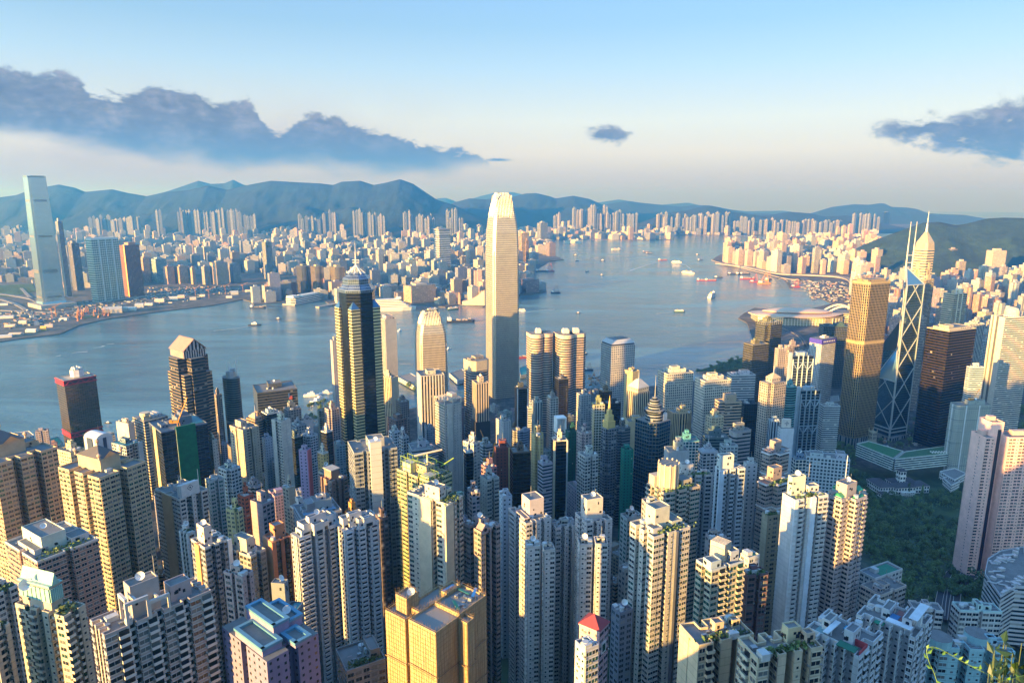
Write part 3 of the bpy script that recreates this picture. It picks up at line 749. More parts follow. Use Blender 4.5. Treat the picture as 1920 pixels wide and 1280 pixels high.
def green_frames(root, poly, w, d, h, col):
 rnd = random.Random(5); c = plain('lime_steel', (.30, .42, .06), .5)
 for (x, y, a, b, hh) in ((w * .25, d * .2, w * .45, d * .3, 4), (w * .6, d * .55, w * .5, d * .4, 8), (w * .2, d * .75, w * .3, d * .3, 11)):
  m = MB()
  for k in range(3):
   z = h + hh * (k + 1) / 3
   for s in (-1, 1):
    m.tube((x - a / 2, y + s * b / 2, z), (x + a / 2, y + s * b / 2, z), .16); m.tube((x + s * a / 2, y - b / 2, z), (x + s * a / 2, y + b / 2, z), .16)
  for sx in (-1, 0, 1):
   for sy in (-1, 0, 1): m.tube((x + sx * a / 2, y + sy * b / 2, h), (x + sx * a / 2, y + sy * b / 2, h + hh), .16)
  m.build('steel_frame', [c], root)
  wbox(root, 'roof_terrace', (.5, .46, .38), [(x, y, h, a * .8, b * .8, hh * .66)])
 m = MB(); m.tube((w * .1, d * .5, h + 14), (w * .95, d * .25, h + 15.5), .7, 6); m.tube((w * .5, d * .4, h + 5), (w * .5, d * .4, h + 14.5), .5, 6); m.build('roof_arm', [wallm()], root, (.62, .55, .42))
 m = MB(); m.tube((w * .95, d * .3, h + 3), (w * 1.25, d * .1, h + 9), .35, 4); m.tube((w * 1.0, d * .5, h + 5), (w * 1.3, d * .3, h + 2), .35, 4); m.build('jib', [c], root)
 m = leaf_clump(rnd, w * .4, 2.5, 1.5, 200); m.build('roof_garden', [leafm()], root).location = (w * .5, 2, h)
def small_gable(root, poly, w, d, h, col):
 m = MB(); a = w * .17; x = w * .2
 m.face([(x - a, -.3, h - 1), (x + a, -.3, h - 1), (x + a, -.3, h + 1.5), (x, -.3, h + 4.5), (x - a, -.3, h + 1.5)], 0)
 m.face([(x - a, -.3, h + 1.5), (x, -.3, h + 4.5), (x, 5, h + 4.5), (x - a, 5, h + 1.5)], 0); m.face([(x, -.3, h + 4.5), (x + a, -.3, h + 1.5), (x + a, 5, h + 1.5), (x, 5, h + 4.5)], 0)
 m.face([(x - a, 5, h), (x - a, 5, h + 1.5), (x, 5, h + 4.5), (x + a, 5, h + 1.5), (x + a, 5, h)], 0)
 m.build('gable', [wallm()], root, (.36, .27, .28))
 o = MB(); o.cyl(0, 0, 0, .3, 1.1, n=12); b = o.build('round_window', [glassm(0)], root); b.location = (x, -.4, h + 1.6); b.rotation_euler = (pi / 2, 0, 0)
def red_pyramid(root, poly, w, d, h, col):
 m = MB(); m.prism([(-.2, -.2), (w + .2, -.2), (w + .2, d + .2), (-.2, d + .2)], h, h + .8, 0, 0, 1, 400); m.build('cornice', [wallm()], root, (.6, .45, .45))
 m = MB(); z = h + .8; C_ = (w / 2, d / 2, z + min(w, d) * .5); q = [(-.5, -.5, z), (w + .5, -.5, z), (w + .5, d + .5, z), (-.5, d + .5, z)]
 for i in range(4): m.face([q[i], q[(i + 1) % 4], C_], 0)
 m.build('pyramid_roof', [plain('red_tiles', (.27, .035, .045), .7)], root)
 wbox(root, 'window_surround', (.68, .66, .66), [(w * .45, -.12, h - 10.5, 3.6, .3, 5)]); wbox(root, 'window', None, [(w * .45, -.26, h - 9.6, 2.2, .2, 3.2)], glassm(2))
def fluted_drum(root, poly, w, d, h, col):
 X, Y_ = w * .32, d * .48; m = MB(); n = 12; r = 6.2; H = 16
 m.cyl(X, Y_, h, h + H, r, n=n, mat=0, top=1)
 m.build('lift_drum', [wallm(), roofm()], root, (.50, .36, .25))
 f = MB()
 for i in range(n): a = 2 * pi * i / n; f.box(X + cos(a) * (r + .1), Y_ + sin(a) * (r + .1), h, .5, .8, H + 1, 0, a)
 f.build('fin', [wallm()], root, (.60, .50, .38))
 wbox(root, 'roof_slab', (.46, .40, .34), [(w * .2, d * .8, h, w * .35, d * .3, 7.5)])
def cornices(root, poly, w, d, h, col):
 for k, z in enumerate((h - .2, h - 17, h - 56)):
  m = MB(); n = len(poly)
  for i in range(n):
   a, b = poly[i], poly[(i + 1) % n]; L = hypot(b[0] - a[0], b[1] - a[1]); ang = atan2(b[1] - a[1], b[0] - a[0])
   m.box((a[0] + b[0]) / 2 + sin(ang) * .3, (a[1] + b[1]) / 2 - cos(ang) * .3, z + i * .002, L + .9, .8, .8, 0, ang, bottom=True)
  m.build('cornice', [wallm()], root, (.62, .60, .60))
 for (x, y) in ((.12, .5), (.88, .5), (.5, .12)):
  m = MB(); m.box(w * x, d * y, h + .02, w * .14, d * .3, .12, 0); m.build('roof_deck', [wallm()], root, (.40, .17, .09) if x < .5 else (.25, .3, .33))
def green_canopy(root, poly, w, d, h, col):
 c = plain('green_canopy', (.02, .24, .13), .5)
 for (x, y, a, b, z) in ((.16, .5, .2, .34, 3.2), (.84, .5, .2, .34, 3.2), (.5, .88, .36, .16, 4.0), (.5, .14, .34, .18, 2.0)):
  m = MB(); X, Y_, A, B, Z = w * x, d * y, w * a, d * b, h + z
  m.face([(X - A / 2, Y_ - B / 2, Z - 1.8), (X + A / 2, Y_ - B / 2, Z - 1.8), (X + A / 2, Y_, Z), (X - A / 2, Y_, Z)], 0); m.face([(X - A / 2, Y_, Z), (X + A / 2, Y_, Z), (X + A / 2, Y_ + B / 2, Z - 1.8), (X - A / 2, Y_ + B / 2, Z - 1.8)], 0)
  m.face([(X - A / 2, Y_ - B / 2, Z - 1.8), (X - A / 2, Y_, Z), (X - A / 2, Y_ + B / 2, Z - 1.8)], 0); m.face([(X + A / 2, Y_ - B / 2, Z - 1.8), (X + A / 2, Y_ + B / 2, Z - 1.8), (X + A / 2, Y_, Z)], 0)
  m.box(X, Y_, h, A * .9, B * .9, z - 1.8, 1); m.build('canopy', [c, wallm()], root, (.3, .5, .48))
 m = MB(); m.tube((w * .55, d * .7, h), (w * .55, d * .7, h + 22), .16); m.build('mast', [whitem()], root)
def fin_top(root, poly, w, d, h, col):
 for k in range(6):
  m = MB(); x = w * (k + .5) / 6; m.box(x, d / 2, h - 26, .45, d + 1.2, 26 + 2.2, 0); m.build('fin', [wallm()], root, (.64, .54, .40))
 wbox(root, 'cross_mark', (.05, .05, .06), [(-.1, d * .55, h - 11, .2, 2.4, .35), (-.1, d * .55, h - 12.2, .2, .35, 2.8)])
def green_flat(root, poly, w, d, h, col):
 parapet(poly, h, 1.0).build('parapet', [wallm()], root, col)
 wbox(root, 'roof_pitch', None, [(w * .6, d * .5, h + .02, w * .6, d * .8, .12)], plain('green_pitch', (.03, .20, .12), .8))
 wbox(root, 'roof_deck', (.18, .2, .22), [(w * .15, d * .5, h + .02, w * .24, d * .8, .12)])
 wbox(root, 'stair_hut', col, [(w * .3, d * .6, h, 3.5, 4, 2.8)])
def terrace_colours(root, poly, w, d, h, col):
 wbox(root, 'roof_deck', (.03, .17, .11), [(2.2, d * .25, h + 1.2, 3.6, d * .32, .25)]); wbox(root, 'roof_wall', (.38, .06, .07), [(w * .35, d * .12, h, .35, d * .22, 2.4), (w * .2, d * .02, h, w * .3, .3, 2.2)])
 wbox(root, 'roof_shelter', (.62, .66, .68), [(w * .3, d * .62, h + 3.2, w * .5, d * .10, .25), (w * .3, d * .62, h, .3, .3, 3.2)]); wbox(root, 'roof_deck', (.20, .34, .34), [(w * .45, d * .8, h + .1, w * .5, d * .16, .2)])
 wbox(root, 'plunge_pool', (.05, .35, .55), [(w * .7, d * .45, h + .1, 2.5, 4, .4)])
def terrace_white(root, poly, w, d, h, col):
 wbox(root, 'roof_shelter', (.66, .70, .74), [(1.8, d * .3, h + 3, 3.2, d * .42, .25), (1.8, d * .2, h, .3, .3, 3), (1.8, d * .4, h, .3, .3, 3)])
 wbox(root, 'roof_shelter', (.62, .68, .72), [(w * .55, d * .12, h + 5.6, w * .7, 3.2, .25), (w * .55, d * .12, h, 2.5, 2.5, 5.6)])
 wbox(root, 'roof_deck', (.03, .24, .14), [(2.2, d * .62, h + .1, 3.4, d * .16, .2)]); wbox(root, 'roof_deck', (.30, .13, .12), [(w * .5, d * .42, h + .1, w * .6, d * .16, .2)]); wbox(root, 'sun_awning', (.05, .2, .42), [(w * .35, d * .45, h + 1.8, 4, 3, .3), (w * .35, d * .45, h, .3, .3, 1.8)])
def turq_roof(root, poly, w, d, h, col):
 m = MB()
 for k in range(9):
  y = d * (k + .5) / 9; m.tube((0, y, h + .9), (w, y, h + .9), .09);
 for k in range(6): x = w * (k + .5) / 6; m.tube((x, 0, h + 1.0), (x, d, h + 1.0), .09)
 for k in range(24): m.tube((w * (k % 6 + .5) / 6, d * (k // 6 * 2 + .5) / 9, h), (w * (k % 6 + .5) / 6, d * (k // 6 * 2 + .5) / 9, h + 1), .09)
 m.build('roof_railing', [metalm()], root)
 for (x, y) in ((.03, .35), (.62, .8)):
  m = MB(); m.cyl(w * x, d * y, h, h + 4, 5, n=14, top=1); m.build('stair_drum', [wallm(), roofm()], root, col)
def blue_rims(root, poly, w, d, h, col):
 c = plain('blue_roof_rim', (.10, .26, .38), .55)
 for (x, y, a, b, hh) in ((.2, .4, .36, .6, 2.5), (.52, .55, .30, .6, 6), (.83, .55, .30, .5, 3.5), (.65, .1, .3, .3, 1.5)):
  X, Y_, A, B = w * x, d * y, w * a, d * b; m = MB()
  m.box(X, Y_, h, A, B, hh, 0, top=1); m.build('roof_block', [wallm(), roofm()], root, (.26, .24, .40))
  q = [(X - A / 2 - .3, Y_ - B / 2 - .3), (X + A / 2 + .3, Y_ - B / 2 - .3), (X + A / 2 + .3, Y_ + B / 2 + .3), (X - A / 2 - .3, Y_ + B / 2 + .3)]
  parapet(q, h + hh + .02, 1.0, 1.5).build('roof_rim', [c], root)
 global DISH
 if DISH is None: DISH = dish_mb().mesh('dish', [whitem()])
 link('satellite_dish', DISH, root, None, (w * .85, d * .5, h + 3.6), -.4)
def bamboo():
 if 'bamboo' in MATS: return MATS['bamboo']
 m, t, b, _ = mat_new('bamboo_netting')
 tc = t.new('ShaderNodeTexCoord'); mp = t.new('ShaderNodeMapping'); mp.inputs['Scale'].default_value = (3.2, 3.2, .10); t.put(mp.inputs[0], tc.outputs['Object'])
 n = t.noise(mp.outputs[0], 1.0, 4, .75); n2 = t.noise(tc.outputs['Object'], .15, 4, .6)
 c = t.mix(t.smooth(n, .30, .62), (.24, .16, .08), (.55, .41, .23)); c = t.mix(t.m('MULTIPLY', t.smooth(n2, .45, .8), .6), c, (.44, .34, .22))
 t.put(b.inputs['Base Color'], c); b.inputs['Roughness'].default_value = .85
 bp = t.new('ShaderNodeBump'); bp.inputs['Distance'].default_value = .5; t.put(bp.inputs['Height'], n); t.put(b.inputs['Normal'], bp.outputs[0])
 MATS['bamboo'] = m; return m
def scaffold_tower():
 P = onY(842, 1190, 225); th = radians(53); z0 = ground(P.x, P.y) - 3; h = P.z - z0
 lab = 'apartment tower under repair wrapped in golden bamboo scaffolding, poles bristling above its roof'
 root = empty('apartment_tower', (P.x, P.y, z0), th, lab, 'apartment tower'); rnd = random.Random(3)
 FOOT.append((P.x, P.y + 12, 22)); INFO.append((lab[:20], 0, 0, round(h), round(P.x), round(P.y), lab))
 # wings: (x0, y0, x1, y1, height over h)
 W_ = [(-4, 3, 9.5, 17, 1.0), (8.4, -1.5, 12.6, 3.2, 0.2), (12, 2.2, 16, 6, -.6), (9.4, 3.1, 25.5, 16, 1.6), (-3, 20, 8, 31, -1.0), (0, 22, 6.5, 28, 5.5), (2, 16.9, 20, 24, .8), (16, 15.5, 24, 20, 2.4)]
 for i, (a, b, c, d, e) in enumerate(W_):
  m = MB(); q = [(a, b), (c, b), (c, d), (a, d)]; H = h + e
  m.prism(q, 0, H, 0, 1, 3, 400); m.build('wrapped_wing', [bamboo(), plain('bare_concrete', (.26, .24, .22), .9)], root)
  parapet(q, H, .9, .3).build('parapet', [bamboo()], root)
  f = MB()
  for k in range(4):
   z = H - 2 - 15.5 * k - i * .2
   for s, (p1, p2) in enumerate((((a, b), (c, b)), ((a, b), (a, d)), ((c, b), (c, d)))):
    nx, ny = ((0, -1), (-1, 0), (1, 0))[s]
    if k > 0: f.tube((p1[0] + nx * .9, p1[1] + ny * .9, z), (p2[0] + nx * .9, p2[1] + ny * .9, z + rnd.uniform(-.4, .4)), .22, 4)
  f.build('catch_platform', [plain('dark_bamboo', (.20, .13, .07), .9)], root)
  f = MB()
  for s, (p1, p2) in enumerate((((a, b), (c, b)), ((a, b), (a, d)), ((c, b), (c, d)), ((a, d), (c, d)))):
   L = hypot(p2[0] - p1[0], p2[1] - p1[1])
   for k in range(int(L / .75)):
    q_ = k * .75 / L + rnd.uniform(-.01, .01); x, y = p1[0] + (p2[0] - p1[0]) * q_, p1[1] + (p2[1] - p1[1]) * q_
    f.tube((x, y, H - .5), (x + rnd.uniform(-.25, .25), y + rnd.uniform(-.25, .25), H + rnd.uniform(1.2, 3.6)), .05, 3)
   f.tube((p1[0], p1[1], H + 1.6), (p2[0], p2[1], H + 1.7), .05, 3)
  for s, (p1, p2) in enumerate((((a, b), (c, b)), ((a, b), (a, d)), ((c, b), (c, d)))):
   nx, ny = ((0, -1), (-1, 0), (1, 0))[s]; L = hypot(p2[0] - p1[0], p2[1] - p1[1])
   for k in range(32): z = H - 1.9 * k - .4; f.tube((p1[0] + nx * .22, p1[1] + ny * .22, z), (p2[0] + nx * .22, p2[1] + ny * .22, z + rnd.uniform(-.1, .1)), .06, 3)
   for k in range(int(L / 1.3)): q_ = k * 1.3 / L; x, y = p1[0] + (p2[0] - p1[0]) * q_ + nx * .3, p1[1] + (p2[1] - p1[1]) * q_ + ny * .3; f.tube((x, y, H - 62), (x, y, H + .4), .07, 3)
  f.build('bamboo_pole', [plain('pale_bamboo', (.34, .22, .10), .8)], root)['kind'] = 'stuff'
 for i, (x, y, c) in enumerate(((20, 18.5, (.10, .35, .55)), (24, 8, (.12, .38, .60)), (13, 8, (.03, .22, .12)), (22, 12, (.05, .25, .15)))):
  m = MB(); m.box(0, 0, 0, 7, 1.2, .12, 0); o = m.build('tarpaulin', [plain('tarp%d' % i, c, .5)], root); o.location = (x, y, h + 2.6); o.rotation_euler = (.1, .05, i * .5)
 global DISH
 if DISH is None: DISH = dish_mb().mesh('dish', [whitem()])
 link('satellite_dish', DISH, root, None, (4, 24, h + 5.6), -.5)
 m = MB(); rr = random.Random(9)
 for k in range(14): m.box(12 + rr.uniform(0, 12), 5 + rr.uniform(0, 8), h + 1.6, rr.uniform(.6, 2.2), rr.uniform(.6, 1.6), rr.uniform(.4, 1.6), 0, rr.uniform(0, 1))
 m.build('roof_plant', [metalm()], root)
# ---------------------------------------------------------------- the towers of the island side, near to far
CR, WH, TN, PK, GY, BG = (.60, .50, .36), (.66, .66, .64), (.46, .36, .26), (.55, .37, .31), (.36, .37, .38), (.50, .44, .37)
AP, OF = 'apartment_tower', 'office_tower'
def pediment(root, poly, w, d, h, col):
 """stone attic with a pitched roof, gables and ball finials"""
 X, Y_, A, B, hh = w * .45, d * .5, w * .42, d * .55, 8.0
 m = MB(); m.box(X, Y_, h, A, B, hh, 0)
 m.box(X, Y_, h + hh, A + 1.2, B + 1.2, .7, 0, bottom=True)
 m.build('attic', [wallm()], root, col)
 r = MB(); z = h + hh + .7; a, b, p = A / 2 + .6, B / 2 + .6, 5.5
 r.face([(X - a, Y_ - b, z), (X + a, Y_ - b, z), (X, Y_, z + p)], 0)
 r.face([(X + a, Y_ - b, z), (X + a, Y_ + b, z), (X, Y_, z + p)], 0); r.face([(X + a, Y_ + b, z), (X - a, Y_ + b, z), (X, Y_, z + p)], 0)
 r.face([(X - a, Y_ + b, z), (X - a, Y_ - b, z), (X, Y_, z + p)], 0)
 r.build('roof', [plain('slate_roof', (.10, .09, .09), .7)], root)
 for (dx, dy) in ((-a, -b), (a, -b), (-a, b), (a, b), (0, 0)):
  f = MB(); f.sm = True; zz = z + (p if dx == 0 else 0)
  f.cyl(X + dx, Y_ + dy, zz - .4, zz + 1.6, .7, n=8)
  for k in range(5): f.cyl(X + dx, Y_ + dy, zz + 1.6 + k * .5, zz + 2.1 + k * .5, (.5, 1.05, 1.3, 1.25, .9)[k], (1.05, 1.3, 1.25, .9, .1)[k], n=10)
  f.build('finial', [wallm()], root, (.5, .36, .28))
 for s in (-1, 1):
  g = MB(); g.face([(X - a * .6, Y_ + s * (b + .1), z), (X + a * .6, Y_ + s * (b + .1), z), (X, Y_ + s * (b + .1), z + 3.6)][::-s if s > 0 else 1], 0); g.face([(X - a * .6, Y_ - b - .1, z), (X + a * .6, Y_ - b - .1, z), (X, Y_ - b - .1, z + 3.6)], 0)
  if s < 0: g.build('gable', [wallm()], root, col)
def near_row():
 T = tower
 # left edge, sunlit beige pair
 T(AP, 'apartment tower', 'beige apartment tower with grey pitched attic at the left edge of the city, sunlit golden', -90, -10, 112, 874, 395, 12, ('comb', 2, 2, 7, 4.5), 'apt', (.58, .44, .29), pat=['wfw', 'wf', 'ff'], top=pediment, trim=(.6, .47, .33), cores=[(.82, .5, .2, .35, 3)], dish=True, glass=(0, 2, 0, 1))
 T(AP, 'apartment tower', 'beige apartment tower with pitched attic and ball finials, golden left face and shaded right face', 112, 186, 277, 899, 385, 32, ('comb', 1, 2, 7, 5), 'apt', (.58, .46, .30), pat=['bfb', 'ff', 'fbf'], top=pediment, trim=(.6, .48, .33), cores=[(.8, .72, .25, .25, 3)], glass=(0, 2, 0, 1))
 T(AP, 'apartment tower', 'pink brown apartment tower with terraced roof and a big white dish below the beige pair', 16, 70, 190, 1056, 315, 20, ('comb', 1, 1, 3, 3), 'apt', (.44, .27, .20), pat=['wfw', 'ff', 'fwf'], trim=(.6, .56, .5), cores=[(.42, .55, .4, .6, 8), (.2, .5, .22, .5, 2.5), (.8, .3, .3, .25, 3)], dish=True, garden=True, rc=(.6, .58, .54))
 T(AP, 'apartment tower', 'cream apartment tower crowned by a turquoise gable, balconies down its front', 33, 120, 164, 1160, 235, 25, ('comb', 1, 3, 2.2, 3), 'apt', (.60, .54, .42), pat=['BfB', 'sf', 'fBf'], top=gable_top, trim=(.64, .6, .5), cores=[(.4, .6, .5, .6, 11)], garden=True, glass=(0, 1, 0, 1, 2))
 T(AP, 'apartment tower', 'narrow cream tower with curved balconies cut by the left frame edge', -70, -12, 22, 1190, 225, 25, ('comb', 1, 2, 2.2, 3), 'apt', (.58, .55, .48), pat=['Bf', 'fB'], garden=True)
 T(AP, 'apartment tower', 'low white tower between the frame edge and the turquoise gabled tower', -40, -8, 36, 1118, 290, 25, ('comb', 1, 1, 2, 2.5), 'apt', (.6, .6, .56), pat=['fw', 'fw'], garden=True)
 T(AP, 'apartment tower', 'broad pinkish grey apartment block with open roof frames at the bottom edge', 173, 196, 405, 1196, 205, 50, ('comb', 3, 3, 2.4, 2.2), 'apt', (.53, .46, .43), pat=['wBw', 'sf', 'Bw', 'w'], top=roof_frames, trim=(.62, .60, .58), cores=[(.42, .5, .26, .42, 12), (.75, .5, .2, .4, 6)], fh=3.1)
 T(AP, 'apartment tower', 'slender white tower with green roof terrace left of the orange fronted tower', 336, 352, 366, 1004, 375, 25, ('comb', 0, 2, 2, 2), 'apt', WH, pat=['f', 'fs'], garden=True)
 T(AP, 'apartment tower', 'grey blue tower with orange panels on its left face and a white lift block', 360, 384, 432, 1030, 330, 28, ('comb', 2, 1, 2.2, 2.4), 'apt', (.36, .37, .40), pat=['wf', 'w', 'fw'], fins=[(.5, 'l', 5, (.55, .26, .12)), (.98, 'f', 2.2, (.6, .66, .72))], cores=[(.3, .5, .3, .5, 10)], rc=(.62, .58, .52))
 T(AP, 'apartment tower', 'white and tan tower with a diamond emblem on its tall roof wall', 293, 336, 392, 938, 430, 28, ('comb', 2, 1, 4, 4), 'apt', (.60, .58, .54), pat=['fw', 's', 'wf'], top=emblem_wall, fins=[(.5, 'l', 12, (.50, .36, .22))], kit=True, cores=[(.5, .5, .3, .3, 3)])  # tan left pier stands in for the sunlit gold wing
 T(AP, 'apartment tower', 'pale green glass tower right of the diamond emblem roof', 385, 392, 420, 905, 470, 32, ('comb', 1, 1, 2, 2), 'aptg', (.5, .54, .52), cores=[(.5, .5, .4, .4, 3)])
 # low parts of the left valley
 T(AP, 'apartment tower', 'grey stone tower with a stepped flat roof beside the orange panelled one', 424, 470, 500, 1046, 335, 30, ('comb', 1, 1, 2, 2.4), 'apt', (.34, .32, .29), pat=['ww', 'ff', 'w'], cores=[(.45, .5, .5, .5, 8), (.8, .5, .25, .3, 5)], rc=(.46, .45, .40))
 T(AP, 'apartment tower', 'narrow pink grey slab tower with paired vents in front of the stepped grey tower', 420, 455, 476, 1085, 295, 30, ('comb', 1, 1, 2, 2), 'apt', (.47, .38, .38), pat=['ss', 'f'], cores=[(.4, .5, .3, .5, 4)])
 T(AP, 'apartment tower', 'grey mid rise with teal roof sheets and a tall open grey drum room on top', 500, 555, 570, 1150, 280, 42, ('comb', 0, 1, 2, 2), 'apt', (.20, .22, .25), pat=['fw', 'fwsw'], top=teal_roof, cores=[(.5, .62, .5, .45, 13)], rc=(.22, .23, .25))
 T(AP, 'apartment tower', 'orange framed dark tower with a square gridded roof box lit along its left edge', 495, 512, 546, 1018, 345, 30, ('comb', 1, 1, 2, 2), 'curtd', (.20, .22, .26), fins=[(.02, 'f', 2.4, (.52, .20, .10)), (.5, 'f', 2.0, (.45, .17, .09)), (.98, 'f', 2.0, (.45, .17, .09)), (.5, 'l', 10, (.55, .30, .16))], cores=[(.5, .45, .55, .5, 8)], rc=(.50, .22, .12))
 T(AP, 'apartment tower', 'large white tower with deep black window squares and stepped roofs, left of a pair', 546, 560, 640, 1012, 335, 55, ('comb', 2, 4, 3, 2.4), 'aptd', (.64, .65, .66), pat=['hh', 'h', 'hh', '-'], top=duplex_tops, cores=[(.5, .4, .4, .4, 9)], glass=(0,), fh=2.9, bay=3.9, dish=True)
 T(AP, 'apartment tower', 'large white tower with deep black window squares and stepped roofs, right of a pair', 634, 646, 712, 1000, 342, 50, ('comb', 2, 2, 3, 2.4), 'aptd', (.62, .63, .65), pat=['hh', 'h', 'hh'], top=duplex_tops, cores=[(.4, .6, .35, .35, 8)], glass=(0,), fh=2.9, bay=3.9)
 scaffold_tower()
 T(AP, 'apartment tower', 'cream white tower with a tall blank golden lift shaft beside the planted glass roof', 764, 840, 868, 948, 345, 40, ('comb', 2, 2, 2.6, 2.4), 'apt', (.62, .58, .50), pat=['fsw', 'f', 'wsf'], fins=[(.55, 'l', 9, (.62, .52, .38)), (.03, 'f', 7, (.62, .50, .34))], cores=[(.28, .4, .42, .35, 8), (.8, .5, .3, .5, 4)], dish=True, garden=True, glass=(0, 0, 2, 1))
 T(AP, 'apartment tower', 'yellow lit glass tower wrapped in green framed scaffold terraces with cream roof arms', 745, 806, 848, 905, 420, 36, ('comb', 1, 2, 2.4, 2), 'aptg', (.50, .46, .28), pat=['ww', 'bw'], top=green_frames, glass=(2, 0, 2, 1), trim=(.48, .45, .2), cores=[(.5, .5, .4, .4, 6)], dish=True)
 T(AP, 'apartment tower', 'mauve grey apartment tower with a small gabled front and an L shaped roof', 868, 902, 938, 1000, 350, 38, ('comb', 2, 1, 6, 3.5), 'apt', (.40, .34, .33), pat=['fw', 'wf', 'w'], top=small_gable, cores=[(.4, .5, .25, .4, 5)], dish=True, glass=(0, 2, 0, 1))
 T(AP, 'apartment tower', 'slim blue white tower with a blank side squeezed behind the mauve gabled tower', 936, 942, 960, 934, 410, 35, 'box', 'small', (.55, .60, .66), cores=[(.5, .5, .5, .4, 4)])
 for (a, b, c, y, Y, lb, cr) in ((953, 986, 1034, 984, 362, 'white apartment tower with a tall plain lift block, left of the linked white trio', [(.62, .5, .55, .45, 11), (.15, .4, .2, .5, 2)]),
        (1030, 1042, 1084, 992, 372, 'pinkish white apartment tower with flat planted roof in the middle of the linked white trio', [(.5, .5, .3, .3, 3)]),
        (1078, 1100, 1148, 984, 360, 'white apartment tower with a cream lift block catching sun, right of the linked white trio', [(.42, .5, .62, .5, 13)])):
  T(AP, 'apartment tower', lb, a, b, c, y, Y, 22, ('comb', 2, 1, 2.6, 2.4), 'apt', (.60, .57, .56), pat=['fsf', 's', 'sfw'], cores=cr, fh=2.85, bay=2.7, trim=(.62, .60, .60), glass=(0, 0, 1), cap=100)
 for (a, b, c, y, Y, lb) in ((984, 990, 1013, 1028, 335, 'low white wing tower with a slatted dark roof, furthest left of four front wings'),
        (1014, 1020, 1041, 1034, 333, 'low white wing tower with an open roof frame, second of four front wings'),
        (1082, 1087, 1111, 1024, 333, 'low white wing tower with a brown roof, third of four front wings'),
        (1113, 1117, 1140, 1022, 331, 'low white wing tower with a red roof terrace, last of four front wings')):
  T(AP, 'apartment tower', lb, a, b, c, y, Y, 18, 'box', 'apt', (.66, .64, .62), pat=['sfs', 's'], cores=[(.5, .6, .6, .3, 1.6)], fh=2.85, bay=3.4, rc=(.5, .47, .44), cap=60)
 T(AP, 'apartment tower', 'small pink tower under a dark red pyramid roof with a white lower annex', 1086, 1124, 1141, 1186, 235, 34, 'box', 'small', (.60, .40, .42), pat=['f', 's'], kit=False, top=red_pyramid)
 T(AP, 'apartment tower', 'white annex tower with green glass bays leaning against the red pyramid tower', 1078, 1098, 1122, 1222, 222, 34, 'box', 'aptg', (.62, .62, .64), pat=['w', 'ss'], glass=(2, 0), cores=[(.5, .5, .4, .4, 2)])
 T(AP, 'apartment tower', 'tall cream tower with notched front, gold lit roof terraces and a square lift block', 1180, 1226, 1293, 1010, 305, 32, ('comb', 2, 2, 2.8, 2.6), 'apt', (.62, .58, .52), pat=['ww', 's', 'wf'], fins=[(.62, 'f', 1.6, (.16, .17, .2))], cores=[(.45, .55, .4, .4, 11), (.8, .5, .3, .5, 3), (.2, .3, .25, .3, 3)], trim=(.64, .62, .58), glass=(0, 2, 0, 1), garden=True)
 T(AP, 'apartment tower', 'greenish grey slim tower left of the tall cream notched tower', 1163, 1176, 1206, 975, 390, 32, 'box', 'aptg', (.46, .50, .48), cores=[(.4, .5, .4, .4, 4)])
 T(AP, 'apartment tower', 'stepped cream tower with curved green glass balconies and a fluted brown lift drum', 1212, 1248, 1312, 928, 385, 32, ('comb', 2, 2, 2.4, 3), 'aptg', (.50, .42, .34), pat=['BwB', 'w', 'ww'], glass=(2, 2, 0), top=fluted_drum, cores=[(.75, .5, .3, .5, 4)], garden=True, trim=(.52, .47, .4))
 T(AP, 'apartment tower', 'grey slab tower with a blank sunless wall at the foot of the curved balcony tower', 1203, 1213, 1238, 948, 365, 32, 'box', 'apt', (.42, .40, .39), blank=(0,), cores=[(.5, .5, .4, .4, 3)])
 T(AP, 'apartment tower', 'blue grey apartment slab with a gold lit lift block, behind the fluted drum', 1276, 1284, 1336, 894, 445, 28, ('comb', 2, 0, 2.4, 2.4), 'apt', (.48, .52, .56), pat=['wsw', 's'], cores=[(.12, .5, .42, .5, 8), (.75, .5, .2, .3, 3)], rc=(.56, .52, .48), garden=True)
 T(AP, 'apartment tower', 'blue white tower with a large square roof block left of the two brown crosses', 1340, 1352, 1397, 884, 425, 28, ('comb', 2, 1, 2.4, 2.4), 'apt', (.56, .60, .65), pat=['wsw', '-'], cores=[(.28, .5, .55, .6, 10)], rc=(.58, .58, .58), fins=[(.02, 'f', 3.5, (.6, .66, .72))])
 T(AP, 'apartment tower', 'thin pale tower squeezed between the blue white tower and the brown crosses', 1394, 1400, 1420, 872, 450, 28, 'box', 'small', (.56, .54, .54), cores=[(.5, .5, .5, .5, 4)])
 T(AP, 'apartment tower', 'brown cross plan tower with white cornices and roof terraces, farther of two', 1420, 1452, 1488, 856, 500, 36, 'cross', 'apt', (.42, .33, .29), pat=['ww', 'w', 'ww'], top=cornices, cores=[(.45, .5, .3, .35, 9), (.15, .5, .15, .4, 2)], trim=(.5, .44, .4))
 T(AP, 'apartment tower', 'brown cross plan tower with white cornices and tall lift block, nearer of two', 1412, 1446, 1492, 914, 425, 36, 'cross', 'apt', (.40, .33, .30), pat=['ww', 'w', 'ww'], top=cornices, cores=[(.45, .5, .34, .35, 10)], trim=(.48, .43, .4), garden=True)
 T(AP, 'apartment tower', 'olive ochre narrow tower with planted roof below the nearer brown cross tower', 1428, 1440, 1468, 970, 385, 36, 'box', 'apt', (.42, .37, .26), pat=['sf', '-'], garden=True, cores=[(.5, .5, .3, .4, 3)])
